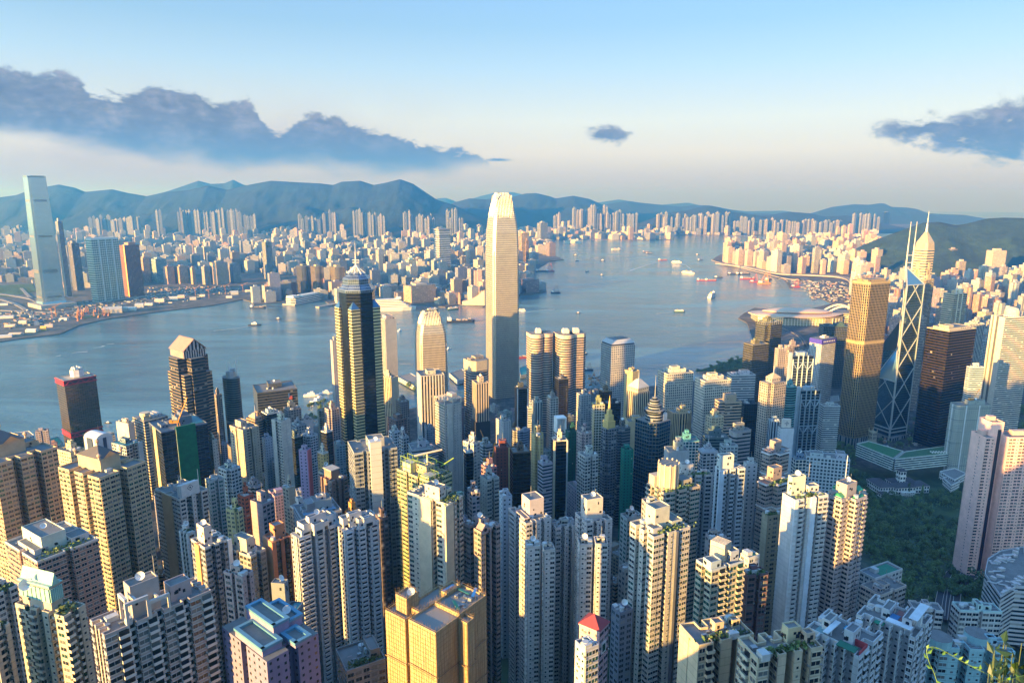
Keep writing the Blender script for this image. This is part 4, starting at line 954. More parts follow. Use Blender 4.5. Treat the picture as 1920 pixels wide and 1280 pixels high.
 T(AP, 'apartment tower', 'white tower with a blank gold topped left wall and bright roof plants', 1466, 1490, 1552, 940, 345, 30, ('comb', 2, 0, 1.6, 2.2), 'aptd', (.64, .62, .60), pat=['hhh', '-', 'h'], glass=(0,), fins=[(.55, 'f', 3.2, (.62, .68, .76)), (.04, 'f', 2.5, (.66, .66, .66))], cores=[(.3, .75, .4, .35, 11), (.7, .6, .3, .4, 5)], garden=True, fh=2.9)
 T(AP, 'apartment tower', 'pinkish apartment tower with bright green roof canopies left of the dark park', 1540, 1592, 1636, 945, 350, 38, ('cross'), 'aptd', (.52, .44, .42), pat=['hf', 'h', 'fh'], glass=(0,), top=green_canopy, cores=[(.4, .5, .4, .4, 8)], fh=2.9)
 T(AP, 'apartment tower', 'thin cream fin tower rising over a glass and balcony block, catching low sun', 1333, 1356, 1369, 1030, 288, 34, 'box', 'small', (.62, .52, .38), kit=False, top=fin_top, blank=(0, 3))
 T(AP, 'apartment tower', 'green glass apartment block with gold lit balconies round the foot of the cream fin', 1304, 1334, 1394, 1072, 280, 34, ('comb', 1, 1, 2, 2), 'aptg', (.55, .50, .38), pat=['wBw', 'ws'], glass=(2, 0, 2), cores=[(.82, .5, .25, .5, 5), (.15, .3, .3, .5, 4)], rc=(.4, .46, .52))
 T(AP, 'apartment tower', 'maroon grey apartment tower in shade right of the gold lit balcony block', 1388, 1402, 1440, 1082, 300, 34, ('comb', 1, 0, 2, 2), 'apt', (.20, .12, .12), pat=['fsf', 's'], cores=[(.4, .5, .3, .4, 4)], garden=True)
 T('apartment_block', 'apartment block', 'small white block with a dark green flat roof behind the maroon tower', 1388, 1404, 1424, 1048, 335, 34, 'box', 'apt', (.6, .62, .62), top=green_flat, kit=False)
 T(AP, 'apartment tower', 'pinkish slim tower with shaded front just left of the cream fin', 1322, 1334, 1362, 1012, 360, 34, 'box', 'apt', (.42, .38, .38), cores=[(.3, .5, .4, .4, 4)])
 # bottom edge right
 T(AP, 'apartment tower', 'cream apartment block with a large blank golden side wall and a framed roof garden', 1272, 1310, 1412, 1214, 205, 26, ('comb', 2, 0, 4, 3), 'apt', (.60, .50, .35), pat=['fBf', '-', 'sf'], cores=[(.5, .5, .16, .25, 4), (.86, .6, .14, .2, 2.5)], garden=True, trim=(.6, .52, .4))
 T(AP, 'apartment tower', 'cream block with blank golden wall and pink roof court, second along the bottom edge', 1380, 1421, 1540, 1240, 180, 26, ('comb', 3, 0, 4, 3), 'apt', (.60, .51, .37), pat=['fBf', '-', 'sf'], cores=[(.7, .6, .2, .3, 5), (.88, .35, .14, .25, 4)], garden=True, trim=(.6, .54, .42))
 T(AP, 'apartment tower', 'white zigzag apartment block with red and green roof terraces at the bottom edge', 1500, 1610, 1650, 1236, 200, 42, ('comb', 1, 5, 3, 3), 'apt', (.60, .62, .63), pat=['fb', 's', 'bf', 'f'], top=terrace_colours, cores=[(.4, .3, .3, .16, 5), (.5, .75, .3, .14, 4)], trim=(.62, .64, .66), fh=3.0)
 T(AP, 'apartment tower', 'white zigzag apartment block with long white roof shelters beside the turquoise block', 1600, 1716, 1742, 1200, 232, 42, ('comb', 1, 5, 3, 3), 'apt', (.60, .61, .62), pat=['fb', 's', 'bf', 'f'], top=terrace_white, cores=[(.4, .2, .5, .16, 5), (.5, .6, .4, .14, 4)], trim=(.62, .64, .66), fh=3.0)
 T('apartment_block', 'apartment block', 'turquoise walled apartment block with grey railed roof at the bottom right', 1738, 1762, 1905, 1216, 262, 14, ('comb', 2, 1, 5, 4), 'apt', (.34, .58, .62), pat=['fsw', 's', 'f'], top=turq_roof, kit=True, cores=[(.75, .55, .12, .3, 4), (.04, .6, .1, .3, 3)], trim=(.38, .6, .64), rc=(.36, .58, .62))
 T('apartment_block', 'apartment block', 'low pink and cream block with blue roof decks below the green canopied tower', 1612, 1652, 1697, 1118, 345, 36, ('comb', 1, 0, 1.5, 2), 'apt', (.52, .46, .42), pat=['wf', 'w'], cores=[(.4, .5, .2, .5, 3), (.2, .4, .15, .4, 2)])
 T('apartment_block', 'apartment block', 'low white block with a green sports roof among trees at the park edge', 1610, 1640, 1690, 1086, 385, 40, 'box', 'apt', (.56, .58, .58), top=green_flat, kit=False)
 T('apartment_block', 'apartment block', 'low white block with dark stepped roof walls left of the winding road', 1700, 1712, 1770, 1142, 335, 14, ('comb', 2, 0, 1.5, 2), 'apt', (.58, .58, .60), pat=['wf', 'w'], cores=[(.5, .6, .2, .5, 2.5)], rc=(.5, .5, .5))
 T('apartment_block', 'apartment block', 'low white villa block with a turquoise roof room right of the winding road', 1782, 1800, 1880, 1146, 330, 12, ('comb', 1, 0, 1.5, 2), 'apt', (.58, .60, .60), pat=['wf', 'w'], cores=[(.5, .5, .12, .7, 3.5), (.68, .45, .22, .4, 2.4)], rc=(.45, .62, .62))
 T('apartment_block', 'apartment block', 'blue glass roofed block wrapped in purple netting at the bottom edge', 422, 500, 600, 1240, 215, 24, ('comb', 1, 1, 4, 4), 'small', (.24, .22, .38), top=blue_rims, kit=False)
 T('apartment_block', 'apartment block', 'flat grey block with planted pergola roof between the white pair and the scaffold tower', 632, 650, 724, 1262, 240, 16, 'box', 'apt', (.26, .26, .26), pat=['f', 'f'], cores=[(.8, .5, .25, .6, 4)], garden=True)
 T('apartment_block', 'apartment block', 'dark blue grey block with white roof hut right of the red pyramid', 1146, 1162, 1186, 1152, 300, 34, 'box', 'apt', (.22, .25, .32), cores=[(.6, .4, .4, .3, 2.5)])
 T('apartment_block', 'apartment block', 'small beige grey block with planted roof behind the tall cream notched tower', 1160, 1172, 1190, 1072, 345, 34, 'box', 'apt', (.42, .42, .40), cores=[(.5, .5, .4, .4, 2.5)])
def twin_masts(root, poly, w, d, h, col):
 m = MB(); m.cyl(w / 2, d / 2, h, h + 7, w * .32, n=14, top=1); m.build('machine_room', [wallm(), roofm()], root, (.46, .40, .34))
 wbox(root, 'roof_plant', (.4, .42, .44), [(w * .3, d * .3, h, 5, 5, 9), (w * .7, d * .6, h, 6, 4, 10)])
 for x in (.22, .3, .8, .86): m = MB(); m.tube((w * x, d * .35, h), (w * x, d * .35, h + 22), .45, 5, r2=.25); m.build('mast', [whitem()], root)
def sign_panels(root, poly, w, d, h, col):
 m = MB(); m.box(w * .8, -.3, h - 30, w * .14, .4, 14, 0); m.build('sign_panel', [plain('green_panel', (.02, .20, .08), .6)], root)
 m = MB(); m.box(w * .82, -.3, h - 14, w * .08, .5, 5, 0); m.build('sign_panel', [plain('red_panel', (.45, .10, .06), .6)], root)
 m = MB(); m.box(w * .78, -.3, h - 11, w * .03, .6, 6, 0); m.build('sign_panel', [plain('blue_panel', (.04, .12, .35), .6)], root)
def flat_hat(root, poly, w, d, h, col):
 wbox(root, 'roof_slab', (.44, .40, .34), [(w * .45, d * .5, h + 7, w * .6, d * .6, .8)]); wbox(root, 'attic', (.30, .20, .16), [(w * .45, d * .5, h, w * .5, d * .5, 7)])
def blue_deck(root, poly, w, d, h, col):
 wbox(root, 'roof_deck', (.14, .28, .44), [(w * .5, d * .4, h + .6, w * .8, d * .4, .3)]); wbox(root, 'attic', (.20, .22, .25), [(w * .3, d * .5, h, w * .2, d * .4, 7)])
def pergola(root, poly, w, d, h, col):
 m = MB()
 for k in range(9): m.box(w * k / 8, d / 2, h + 5, .5, d, .6, 0, bottom=True)
 m.box(w / 2, .3, h + 4.4, w, .6, .6, 0, bottom=True); m.box(w / 2, d - .3, h + 4.4, w, .6, .6, 0, bottom=True)
 for x in (0, .5, 1):
  for y in (.02, .98): m.box(w * x, d * y, h, .7, .7, 4.4, 0)
 m.build('pergola', [wallm()], root, (.62, .52, .42)); wbox(root, 'machine_room', col, [(w * .75, d * .5, h, w * .3, d * .5, 9)])
def cream_band(root, poly, w, d, h, col):
 m = MB(); q = [(w / 2 + (x - w / 2) * 1.015, d / 2 + (y - d / 2) * 1.015) for x, y in poly]; m.prism(q, h - 14, h + 1.4, 0, 1, 20, 400); m.build('stone_band', [wallm(), roofm()], root, (.60, .48, .32))
def gold_spire(root, poly, w, d, h, col):
 m = MB(); X, Y_ = w / 2, d / 2
 for k, (r, z, hh) in enumerate(((4.5, 0, 8), (3.2, 8, 6), (2, 14, 5))): m.box(X, Y_, h + z, r * 2, r * 2, hh, 0)
 m.cyl(X, Y_, h + 19, h + 34, 1.6, .1, n=8); m.build('spire', [wallm()], root, (.62, .44, .16))
def spikes(root, poly, w, d, h, col):
 m = MB()
 for i in range(8): x = w * i / 7; m.tube((x, 0, h - 4), (x, 0, h + 9), .5, 4, r2=.2)
 for i in range(1, 6): y = d * i / 6; m.tube((0, y, h - 4), (0, y, h + 9), .5, 4, r2=.2)
 m.build('crown_fin', [metalm()], root)
def wrapped_grey(root, poly, w, d, h, col):
 k = plain('netting_seam', (.16, .18, .17), .9)
 for j in range(6):
  m = MB(); z = h - 4 - j * 17; q = [(w / 2 + (x - w / 2) * 1.03, d / 2 + (y - d / 2) * 1.03) for x, y in poly]
  if z > 12: m.prism(q, z, z + .8, 0, 0, 1, 400); m.build('platform', [k], root)
 m = MB()
 for i in range(7): m.box(w * (.08 + .14 * i), -3, 0, 1.4, 2, 11, 0)
 m.box(w / 2, -3, 11, w, 2.4, 4, 0); m.build('arcade', [wallm()], root, (.40, .42, .40))
def dome_top(root, poly, w, d, h, col):
 m = MB(); m.sm = False; X, Y_ = w * .45, d * .5; R = min(w, d) * .42
 m.cyl(X, Y_, h, h + 7, R, n=20, mat=0)
 for k in range(5): a, b = pi / 2 * k / 5, pi / 2 * (k + 1) / 5; m.cyl(X, Y_, h + 7 + sin(a) * R * .8, h + 7 + sin(b) * R * .8, R * cos(a), max(.05, R * cos(b)), n=20)
 m.build('dome', [wallm()], root, (.60, .50, .38))
 f = MB()
 for i in range(20): a = 2 * pi * i / 20; f.tube((X + cos(a) * R * 1.02, Y_ + sin(a) * R * 1.02, h), (X + cos(a) * R * .72, Y_ + sin(a) * R * .72, h + 7 + R * .56), .35, 4)
 f.build('dome_rib', [whitem()], root)
def corner_mast(root, poly, w, d, h, col):
 m = MB(); m.tube((w * .1, 0, h), (w * .1, 0, h + 24), .7, 5, r2=.2); m.build('mast', [whitem()], root); m = MB(); m.cyl(w * .7, d * .4, h, h + 9, 7, n=16, top=0); m.cyl(w * .7, d * .4, h + 9, h + 15, 4, n=12); m.build('roof_drum', [wallm()], root, (.6, .52, .4))
 for k in (.3, .62): m = MB(); m.box(w * k, -.5, 0, 1.8, 1, h, 0); m.build('pier', [wallm()], root, (.66, .60, .48))
# ---------------------------------------------------------------- middle rows of the island side
def office_top(root, poly, w, d, h, col): pass
def pyramid_on(c, k=.8, drum=0.0):
 def f(root, poly, w, d, h, col):
  m = MB(); X, Y_ = w / 2, d / 2; a, b = w * k / 2, d * k / 2; z = h
  if drum: m.prism([(X - a, Y_ - b), (X + a, Y_ - b), (X + a, Y_ + b), (X - a, Y_ + b)], h, h + drum, 0, 0, 4, 4); m.build('attic', [F['small']()], root, col); z = h + drum; m = MB()
  q = [(X - a - .6, Y_ - b - .6, z), (X + a + .6, Y_ - b - .6, z), (X + a + .6, Y_ + b + .6, z), (X - a - .6, Y_ + b + .6, z)]; t = min(w, d) * k * .12; zt = z + min(w, d) * k * .55
  q2 = [(X - t, Y_ - t, zt), (X + t, Y_ - t, zt), (X + t, Y_ + t, zt), (X - t, Y_ + t, zt)]
  for i in range(4): m.face([q[i], q[(i + 1) % 4], q2[(i + 1) % 4], q2[i]], 0)
  m.face(q2, 0); m.build('pyramid_roof', [wallm()], root, c)
  m = MB(); m.tube((X, Y_, zt), (X, Y_, zt + 9), .3, 4, r2=.08); m.build('spire', [whitem()], root)
 return f
def net_front(root, poly, w, d, h, col):
 m = MB(); m.box(w * .52, -.5, 0, w * .42, 1.6, h + 3, 0); m.build('green_netting', [plain('green_netting', (.008, .14, .065), .85, var=.7, scale=.25)], root)
 wbox(root, 'teal_sheet', None, [(w * .85, d * .5, h + .4, w * .26, d * .7, .25)], plain('teal_sheet', (.03, .20, .24), .5))
def slab_dish(root, poly, w, d, h, col):
 m = MB(); m.prism([(w * .36, -2.4), (w * .62, -2.4), (w * .62, 4), (w * .36, 4)], 0, h + 8, 0, 0, 4.4, 400); m.build('blank_slab', [plain('grey_panels', (.50, .51, .50), .7, var=.15)], root)
 m = MB()
 for k in range(30):
  if 4.4 * k < h + 7: m.box(w * .49, -2.42, h + 7.6 - 4.4 * k, w * .26, .06, .12, 0)
 m.build('panel_joint', [plain('joint', (.12, .12, .12), .9)], root)
 link('satellite_dish', DISH or dish_mb().mesh('dish', [whitem()]), root, None, (w * .5, 0, h + 8), -.3)
def dark_base(root, poly, w, d, h, col):
 m = MB(); m.box(w / 2, d / 2, 0, w + 3, d + 3, h - 52, 0); m.build('podium', [facade('podium_dark', .9, .8, tint=True, gm=.8, frame=(.03, .03, .03))], root, (.05, .06, .08))
def round_cap(root, poly, w, d, h, col):
 X, Y_ = w * .5, d * .45
 for k, (r, z, hh) in enumerate(((9, 0, 9), (10, 9, 2.5), (7, 11.5, 5), (5, 16.5, 4.5), (2.6, 21, 2.5))):
  m = MB(); m.sm = False; m.cyl(X, Y_, h + z, h + z + hh, r, n=24, mat=0, top=1, nb=24, fh=3.1); m.build('crown_drum', [F['stripw'](), roofm()], root, (.24, .26, .28))
 m = MB(); m.tube((X, Y_, h + 23), (X, Y_, h + 46), .35, 5, r2=.08); m.build('spire', [metalm()], root)
 wbox(root, 'plant_room', (.6, .62, .62), [(w * .75, d * .15, h, w * .26, 3, 7)])
def arch_top(root, poly, w, d, h, col):
 m = MB(); hh = 15; t = 1.2
 m.box(t / 2, d / 2, h, t, d, hh, 0); m.box(w - t / 2, d / 2, h, t, d, hh, 0); m.box(w / 2, d / 2, h + hh, w, d, 1.5, 0, bottom=True); m.box(w / 2, d * .8, h, w * .5, 3, hh, 0)
 m.build('roof_arch', [whitem()], root)
def cap_slab(root, poly, w, d, h, col):
 X, Y_ = w / 2, d / 2; m = MB(); a, b, z = w / 2, d / 2, h + .6; i, j = a * .72, b * .72
 m.prism([(0, 0), (w, 0), (w, d), (0, d)], h - .02, h + .6, 0, 0, 1, 400)
 for p, q in (((-1, -1), (1, -1)), ((1, -1), (1, 1)), ((1, 1), (-1, 1)), ((-1, 1), (-1, -1))):
  m.face([(X + p[0] * a, Y_ + p[1] * b, z + 3), (X + q[0] * a, Y_ + q[1] * b, z + 3), (X + q[0] * i, Y_ + q[1] * j, z + 10), (X + p[0] * i, Y_ + p[1] * j, z + 10)], 0)
 m.build('mansard_roof', [plain('pale_metal', (.50, .50, .50), .5, .2)], root)
 wbox(root, 'recess', None, [(X, Y_, h + .6, w * .94, d * .94, 3.0)], plain('shadow_gap', (.03, .03, .035), .7)); wbox(root, 'plant_deck', None, [(X, Y_, z + 8.6, 2 * i - .3, 2 * j - .3, .9)], roofm())
 wbox(root, 'plant_room', (.2, .2, .2), [(X + i * .3, Y_, z + 9.5, i * .9, j * .7, 1.6)])
def louvre_sign(c):
 def f(root, poly, w, d, h, col):
  m = MB(); m.prism([(-.4, -.4), (w + .4, -.4), (w + .4, d + .4), (-.4, d + .4)], h - 3.5, h + 4.5, 0, 1, 8, 400); m.build('sign_band', [plain('sign_band_blue', c, .5), roofm()], root)
  mm = MB()
  for k in range(7): mm.box(w * (.14 + .12 * k), -.5, h - .8, w * .06, .12, 2.6, 0)
  mm.build('sign_marks', [whitem()], root)
 return f
def cross_sign(root, poly, w, d, h, col):
 wbox(root, 'sign_wall', (.58, .54, .50), [(w * .5, d * .5, h, w * .62, 3, 9)])
 k = plain('emblem_dark', (.03, .04, .07), .6); y = d * .5 - 1.62; X = w * .5; z = h + 4.6
 wbox(root, 'cross_emblem', None, [(X, y, z - 2, .5, .2, 4), (X, y - .01, z - .25, 4, .2, .5), (X - 1.9, y - .02, z - .7, .35, .2, 1.4), (X + 1.9, y - .02, z - .7, .35, .2, 1.4), (X, y - .02, z + 1.75, 1.4, .2, .35), (X, y - .02, z - 2.1, 1.4, .2, .35)], k)
def curve_roof(c):
 def f(root, poly, w, d, h, col):
  m = MB(); n = 8
  for i in range(n):
   a, b = pi * i / n, pi * (i + 1) / n
   m.face([(w * .5 - cos(a) * w * .5, 0, h + sin(a) * 5), (w * .5 - cos(b) * w * .5, 0, h + sin(b) * 5), (w * .5 - cos(b) * w * .5, d, h + sin(b) * 5), (w * .5 - cos(a) * w * .5, d, h + sin(a) * 5)][::-1], 0)
   m.face([(w * .5 - cos(a) * w * .5, 0, h), (w * .5 - cos(b) * w * .5, 0, h), (w * .5 - cos(b) * w * .5, 0, h + sin(b) * 5), (w * .5 - cos(a) * w * .5, 0, h + sin(a) * 5)], 0)
  m.build('curved_roof', [wallm()], root, c)
 return f
def ship_roof(root, poly, w, d, h, col):
 wbox(root, 'roof_drum', (.6, .5, .36), [(w * .2, d * .3, h, 8, 8, 5)]); m = MB(); m.cyl(w * .2, d * .3, h + 5, h + 9, 6, n=16); m.build('tank_drum', [wallm()], root, (.62, .52, .36))
 for k in range(3): wbox(root, 'sloped_light', (.5, .5, .5), [(w * (.5 + .14 * k), d * .5, h, w * .1, d * .6, 3 + k * .5)])
MID = [
 # office / apartment rows from the waterfront back to the foot of the slope
 (OF, 'office tower', 'beige office block with long window bands and a round roof drum', 249, 270, 316, 790, 850, 30, 'box', 'strip', (.50, .44, .36), dict(top=ship_roof, kit=False, fh=4)),
 (OF, 'office tower', 'plain white windowless block with roof masts beside the banded beige block', 218, 240, 252, 795, 840, 30, 'box', 'small', (.66, .60, .52), dict(blank=(0, 3), lvl=1)),
 (OF, 'office tower', 'pale blue white tower with a dark glass stripe up its middle and curved roof', 158, 180, 212, 826, 640, 30, 'box', 'small', (.60, .64, .70), dict(fins=[(.5, 'l', 9, (.03, .05, .10)), (.5, 'f', 3, (.04, .06, .12))], blank=(0, 3), top=curve_roof((.62, .64, .66)))),
 (AP, 'apartment tower', 'narrow cream yellow tower with shaded grid side just left of the white striped tower', 107, 132, 160, 850, 600, 30, ('comb', 1, 0, 2, 2), 'apt', (.64, .56, .36), dict(blank=(3,))),
 (AP, 'apartment tower', 'tower with teal roof pieces and white side panels right of the white striped tower', 210, 236, 264, 838, 590, 30, ('comb', 1, 1, 2, 2), 'curtl', (.20, .26, .32), dict(top=teal_roof, fins=[(.98, 'f', 4, (.62, .66, .68)), (.5, 'l', 4, (.60, .56, .48))])),
 (AP, 'apartment tower', 'dark tower half wrapped in bright green construction netting with a crane on top', 281, 302, 390, 812, 560, 22, ('comb', 2, 0, 3, 3), 'curtd', (.16, .20, .28), dict(top=net_front, fins=[(.5, 'l', 9, (.50, .40, .22)), (.36, 'f', 4, (.30, .34, .40))], trim=(.3, .3, .3))),  # gold left pier paints in the sunlit edge
 (AP, 'apartment tower', 'narrow pale tower right of the green netted tower', 388, 398, 408, 828, 600, 30, 'box', 'small', (.56, .52, .46), {}),
 (OF, 'office tower', 'dark round fronted tower with ribbed floors and two white roof masts', 410, 432, 457, 712, 850, 30, 'round', 'stripw', (.10, .12, .12), dict(top=twin_masts, kit=False)),
 (OF, 'office tower', 'low brown grey tower behind the dark round fronted tower', 400, 405, 416, 742, 960, 30, 'box', 'aptd', (.34, .28, .24), {}),
 (AP, 'apartment tower', 'tan apartment tower with golden left side and column of small windows', 431, 455, 486, 808, 690, 28, ('comb', 1, 1, 3, 2.6), 'apt', (.56, .48, .36), dict(pat=['sf', 's', 'sf'], cap=40, fh=3.1)),
 (OF, 'office tower', 'dark striped tower with a curved copper coloured crown behind the tan tower', 462, 478, 497, 790, 770, 28, ('bow'), 'stripw', (.40, .26, .16), dict(top=pyramid_on((.45, .35, .26), .7, 3))),
 (AP, 'apartment tower', 'very slim tall white tower with golden window column and plain white right side', 509, 527, 545, 792, 640, 42, ('comb', 0, 1, 3, 2.4), 'apt', (.66, .62, .54), dict(blank=(0,), pat=['-', '-', 'ff'], cap=100, glass=(0, 0, 1))),
 (OF, 'office tower', 'pale blue blank sided tower left of the slim white tower', 491, 497, 511, 824, 720, 28, 'box', 'small', (.44, .50, .58), {}),
 (OF, 'office tower', 'dark green grey office block right of the slim white tower', 543, 552, 568, 822, 680, 28, 'box', 'curtd', (.14, .18, .17), {}),
 (AP, 'apartment tower', 'white tower with zigzag side and many dark dots of windows behind the purple pink tower', 566, 578, 596, 820, 690, 36, ('step'), 'aptd', (.52, .55, .60), dict(fh=3, bay=3)),
 (OF, 'office tower', 'plain pale grey blue block with blank wall above the zigzag white tower', 566, 569, 587, 790, 800, 20, 'box', 'small', (.42, .47, .52), dict(blank=(0,))),
 (AP, 'apartment tower', 'narrow tower with lilac front and bright pink red right side', 560, 576, 582, 846, 560, 45, 'box', 'small', (.45, .34, .52), dict(fins=[(.5, 'f', 6, (.50, .12, .14))], cores=[(.5, .5, .5, .5, 4)])),
 (AP, 'apartment tower', 'narrow orange yellow tower with a white roof hut', 595, 606, 616, 852, 560, 40, 'box', 'small', (.62, .42, .16), dict(rc=(.64, .6, .54))),
 (OF, 'office tower', 'dark glass tower with white roof plant left of the tall faceted tower', 602, 612, 624, 812, 640, 34, 'box', 'curtd', (.10, .12, .14), dict(rc=(.6, .6, .6))),
 (OF, 'office tower', 'pinkish stepped office block with a white window grid left of the tall faceted tower', 609, 618, 636, 770, 800, 30, ('step'), 'grid', (.46, .40, .42), {}),
 (OF, 'office tower', 'long dark slab office building with coloured sign panels on the western shore', 475, 482, 558, 738, 930, 18, 'box', 'stripw', (.08, .09, .10), dict(top=sign_panels, kit=True, fh=4)),
 (OF, 'office tower', 'dark block with a square white roof frame in front of the long dark slab', 490, 500, 526, 778, 770, 24, 'box', 'curtd', (.08, .09, .11), dict(rc=(.62, .62, .6))),
 (OF, 'office tower', 'grey block with rows of small windows right of the white roofed dark block', 532, 540, 565, 770, 790, 24, 'box', 'grid', (.24, .24, .25), {}),
 (OF, 'office tower', 'low blue grey block between the slim white tower and the dark slab', 546, 555, 575, 800, 740, 24, 'box', 'grid', (.30, .33, .37), {}),
 (AP, 'apartment tower', 'brown apartment tower with a flat slanted roof slab and a golden strip of sun', 597, 622, 652, 905, 470, 32, ('comb', 2, 2, 2.4, 2.4), 'aptd', (.34, .22, .18), dict(top=flat_hat, pat=['sf', '-', 'hf'], cap=60)),
 (AP, 'apartment tower', 'cream roofed tower just behind the brown slanted roof tower', 597, 606, 624, 890, 500, 32, 'box', 'apt', (.56, .48, .36), {}),
 (AP, 'apartment tower', 'grey glass apartment tower with a tall blank concrete slab and a dish', 653, 664, 745, 852, 445, 18, ('comb', 3, 0, 2.4, 2.4), 'apt', (.34, .36, .37), dict(top=slab_dish, pat=['bw', 'w', 'bw', 'w'], glass=(1, 0, 0), cap=100, dish=False)),
 (AP, 'apartment tower', 'slim cream tower with a plain sunlit upper wall above the grey valley roofs', 530, 541, 553, 918, 485, 36, 'box', 'apt', (.58, .50, .38), dict(blank=(0,))),
 (AP, 'apartment tower', 'orange red tower with a round water tank on its roof', 446, 458, 476, 934, 450, 32, 'box', 'apt', (.45, .12, .06), dict(garden=False)),
 (AP, 'apartment tower', 'pale lit yellow green tower with a tree on its terrace below the orange red tower', 424, 444, 456, 960, 405, 36, ('step'), 'apt', (.58, .52, .26), dict(garden=True)),
 (AP, 'apartment tower', 'mauve grey slab block with a crenellated roof right of the yellow terrace tower', 470, 492, 514, 948, 430, 36, 'box', 'aptd', (.38, .32, .36), dict(blank=(3,))),
 (AP, 'apartment tower', 'pinkish grey block with striped balconies above the mauve slab', 458, 474, 494, 916, 500, 30, ('step'), 'strip', (.46, .38, .38), {}),
 (AP, 'apartment tower', 'white twin gabled residential tower right of the pale green glass tower', 410, 428, 452, 884, 520, 34, ('step'), 'aptd', (.54, .58, .60), {}),
 ('apartment_block', 'apartment block', 'low roofed block with long blue deck above the white pair', 552, 566, 642, 975, 410, 20, 'box', 'apt', (.32, .36, .44), dict(top=blue_deck)),
 ('apartment_block', 'apartment block', 'small orange rimmed white block left of the long blue deck', 544, 556, 580, 958, 430, 30, 'box', 'apt', (.52, .36, .26), dict(rc=(.6, .6, .58))),
 (AP, 'apartment tower', 'orange octagonal tower top behind the curved fin of the white pair', 645, 657, 680, 968, 415, 30, 'chamf', 'small', (.55, .28, .08), dict(lvl=0)),
 (AP, 'apartment tower', 'dark brown thin tower right of the white pair', 704, 712, 728, 975, 380, 20, 'box', 'aptd', (.18, .14, .14), {}),
 (AP, 'apartment tower', 'dark grey glass tower edge behind the right wing of the white pair', 712, 730, 748, 870, 470, 20, 'box', 'aptd', (.16, .18, .20), {}),
 # centre
 (OF, 'office tower', 'pale ribbed tower with plain white right side, right of the tall faceted tower', 711, 722, 743, 600, 1150, 22, 'box', 'vert', (.50, .47, .43), dict(cores=[(.5, .5, .6, .6, 6)], blank=(0,))),
 (OF, 'office tower', 'slim pinkish tower edge just left of the tall faceted tower', 619, 623, 634, 640, 1000, 22, 'box', 'small', (.52, .46, .44), {}),
 (OF, 'office tower', 'cream tower with orange slotted bays below the pale ribbed tower', 712, 733, 747, 710, 900, 34, 'box', 'vert', (.60, .50, .36), dict(blank=(0,))),
 (OF, 'office tower', 'grey brown tower right of the cream slotted tower', 742, 752, 767, 755, 860, 24, 'box', 'grid', (.26, .23, .22), {}),
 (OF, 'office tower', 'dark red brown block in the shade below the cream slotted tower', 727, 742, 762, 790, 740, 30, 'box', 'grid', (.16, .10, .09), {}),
 (AP, 'apartment tower', 'ornate white narrow tower in shade right of the tall faceted tower', 729, 737, 750, 812, 640, 26, ('step'), 'aptd', (.52, .56, .62), {}),
 (AP, 'apartment tower', 'grey narrow tower beside the ornate white one', 748, 756, 767, 822, 620, 26, 'box', 'aptd', (.36, .38, .42), {}),
 ('apartment_block', 'apartment block', 'low long roof with white ribs beside the grey glass slab tower', 766, 772, 810, 845, 600, 10, 'box', 'strip', (.42, .46, .50), {}),
 (OF, 'office tower', 'tan stone and glass tower with a pergola roof, gold lit glass left face', 815, 834, 865, 760, 690, 30, 'box', 'apt', (.58, .50, .44), dict(top=pergola, pat=['s', 's', 's', 'ww'], kit=False, fins=[(.28, 'f', 6, (.60, .52, .44))], glass=(2, 2, 1))),
 (OF, 'office tower', 'white sided tower with long black vertical slots in front of the fin crowned beige tower', 780, 789, 833, 706, 1000, 16, 'box', 'vert', (.58, .56, .54), dict(blank=(3,), bay=4.4, lvl=0)),
 (OF, 'office tower', 'white tower with rows of dark round windows under a pale sloping metal roof', 1127, 1147, 1191, 650, 1180, 26, 'box', 'grid', (.56, .55, .54), dict(top=cap_slab, kit=False, bay=4.2, fh=4.2)),
 (OF, 'office tower', 'octagonal cream topped tower with dark ribbon windows in front of the tallest tower', 866, 886, 920, 680, 1000, 30, 'chamf', 'strip', (.34, .30, .28), dict(top=cream_band, fh=4)),
 (OF, 'office tower', 'ribbed beige tower with a roof dish and a black glass foot', 885, 893, 916, 720, 860, 16, 'box', 'vert', (.52, .44, .34), dict(top=dark_base, fh=13, dish=True)),
 (AP, 'apartment tower', 'white and gold tower with a black slab in front of it', 868, 888, 900, 834, 560, 40, 'box', 'apt', (.62, .58, .52), {}),
 (OF, 'office tower', 'thin black glass slab before the white and gold tower', 869, 874, 888, 850, 540, 20, 'box', 'curtd', (.03, .035, .05), dict(rc=(.5, .5, .5))),
 (AP, 'apartment tower', 'striped grey tower behind the orange crane', 898, 908, 924, 838, 600, 28, ('step'), 'strip', (.34, .36, .40), {}),
 (OF, 'office tower', 'red brick tower with a sunlit yellow right edge', 925, 930, 957, 842, 570, 16, 'box', 'small', (.24, .07, .05), dict(fins=[(.97, 'f', 3, (.62, .48, .22))])),
 (OF, 'office tower', 'dark bronze glass office block right of the red brick tower', 956, 962, 995, 850, 545, 14, 'box', 'curtd', (.16, .12, .09), dict(fh=3.6)),
 (OF, 'office tower', 'tower with a yellow stepped head and dark green sides', 992, 1008, 1023, 818, 610, 34, 'cross', 'small', (.60, .46, .22), dict(cores=[(.45, .5, .4, .4, 8)])),
 (OF, 'office tower', 'plain pale grey tower with blank right side right of the tallest tower', 930, 944, 958, 792, 760, 26, 'box', 'small', (.56, .54, .52), dict(cores=[(.5, .5, .4, .4, 5)])),
 (AP, 'apartment tower', 'small pink topped terrace tower near the red brick tower', 902, 914, 932, 880, 500, 30, ('step'), 'aptd', (.42, .20, .22), {}),
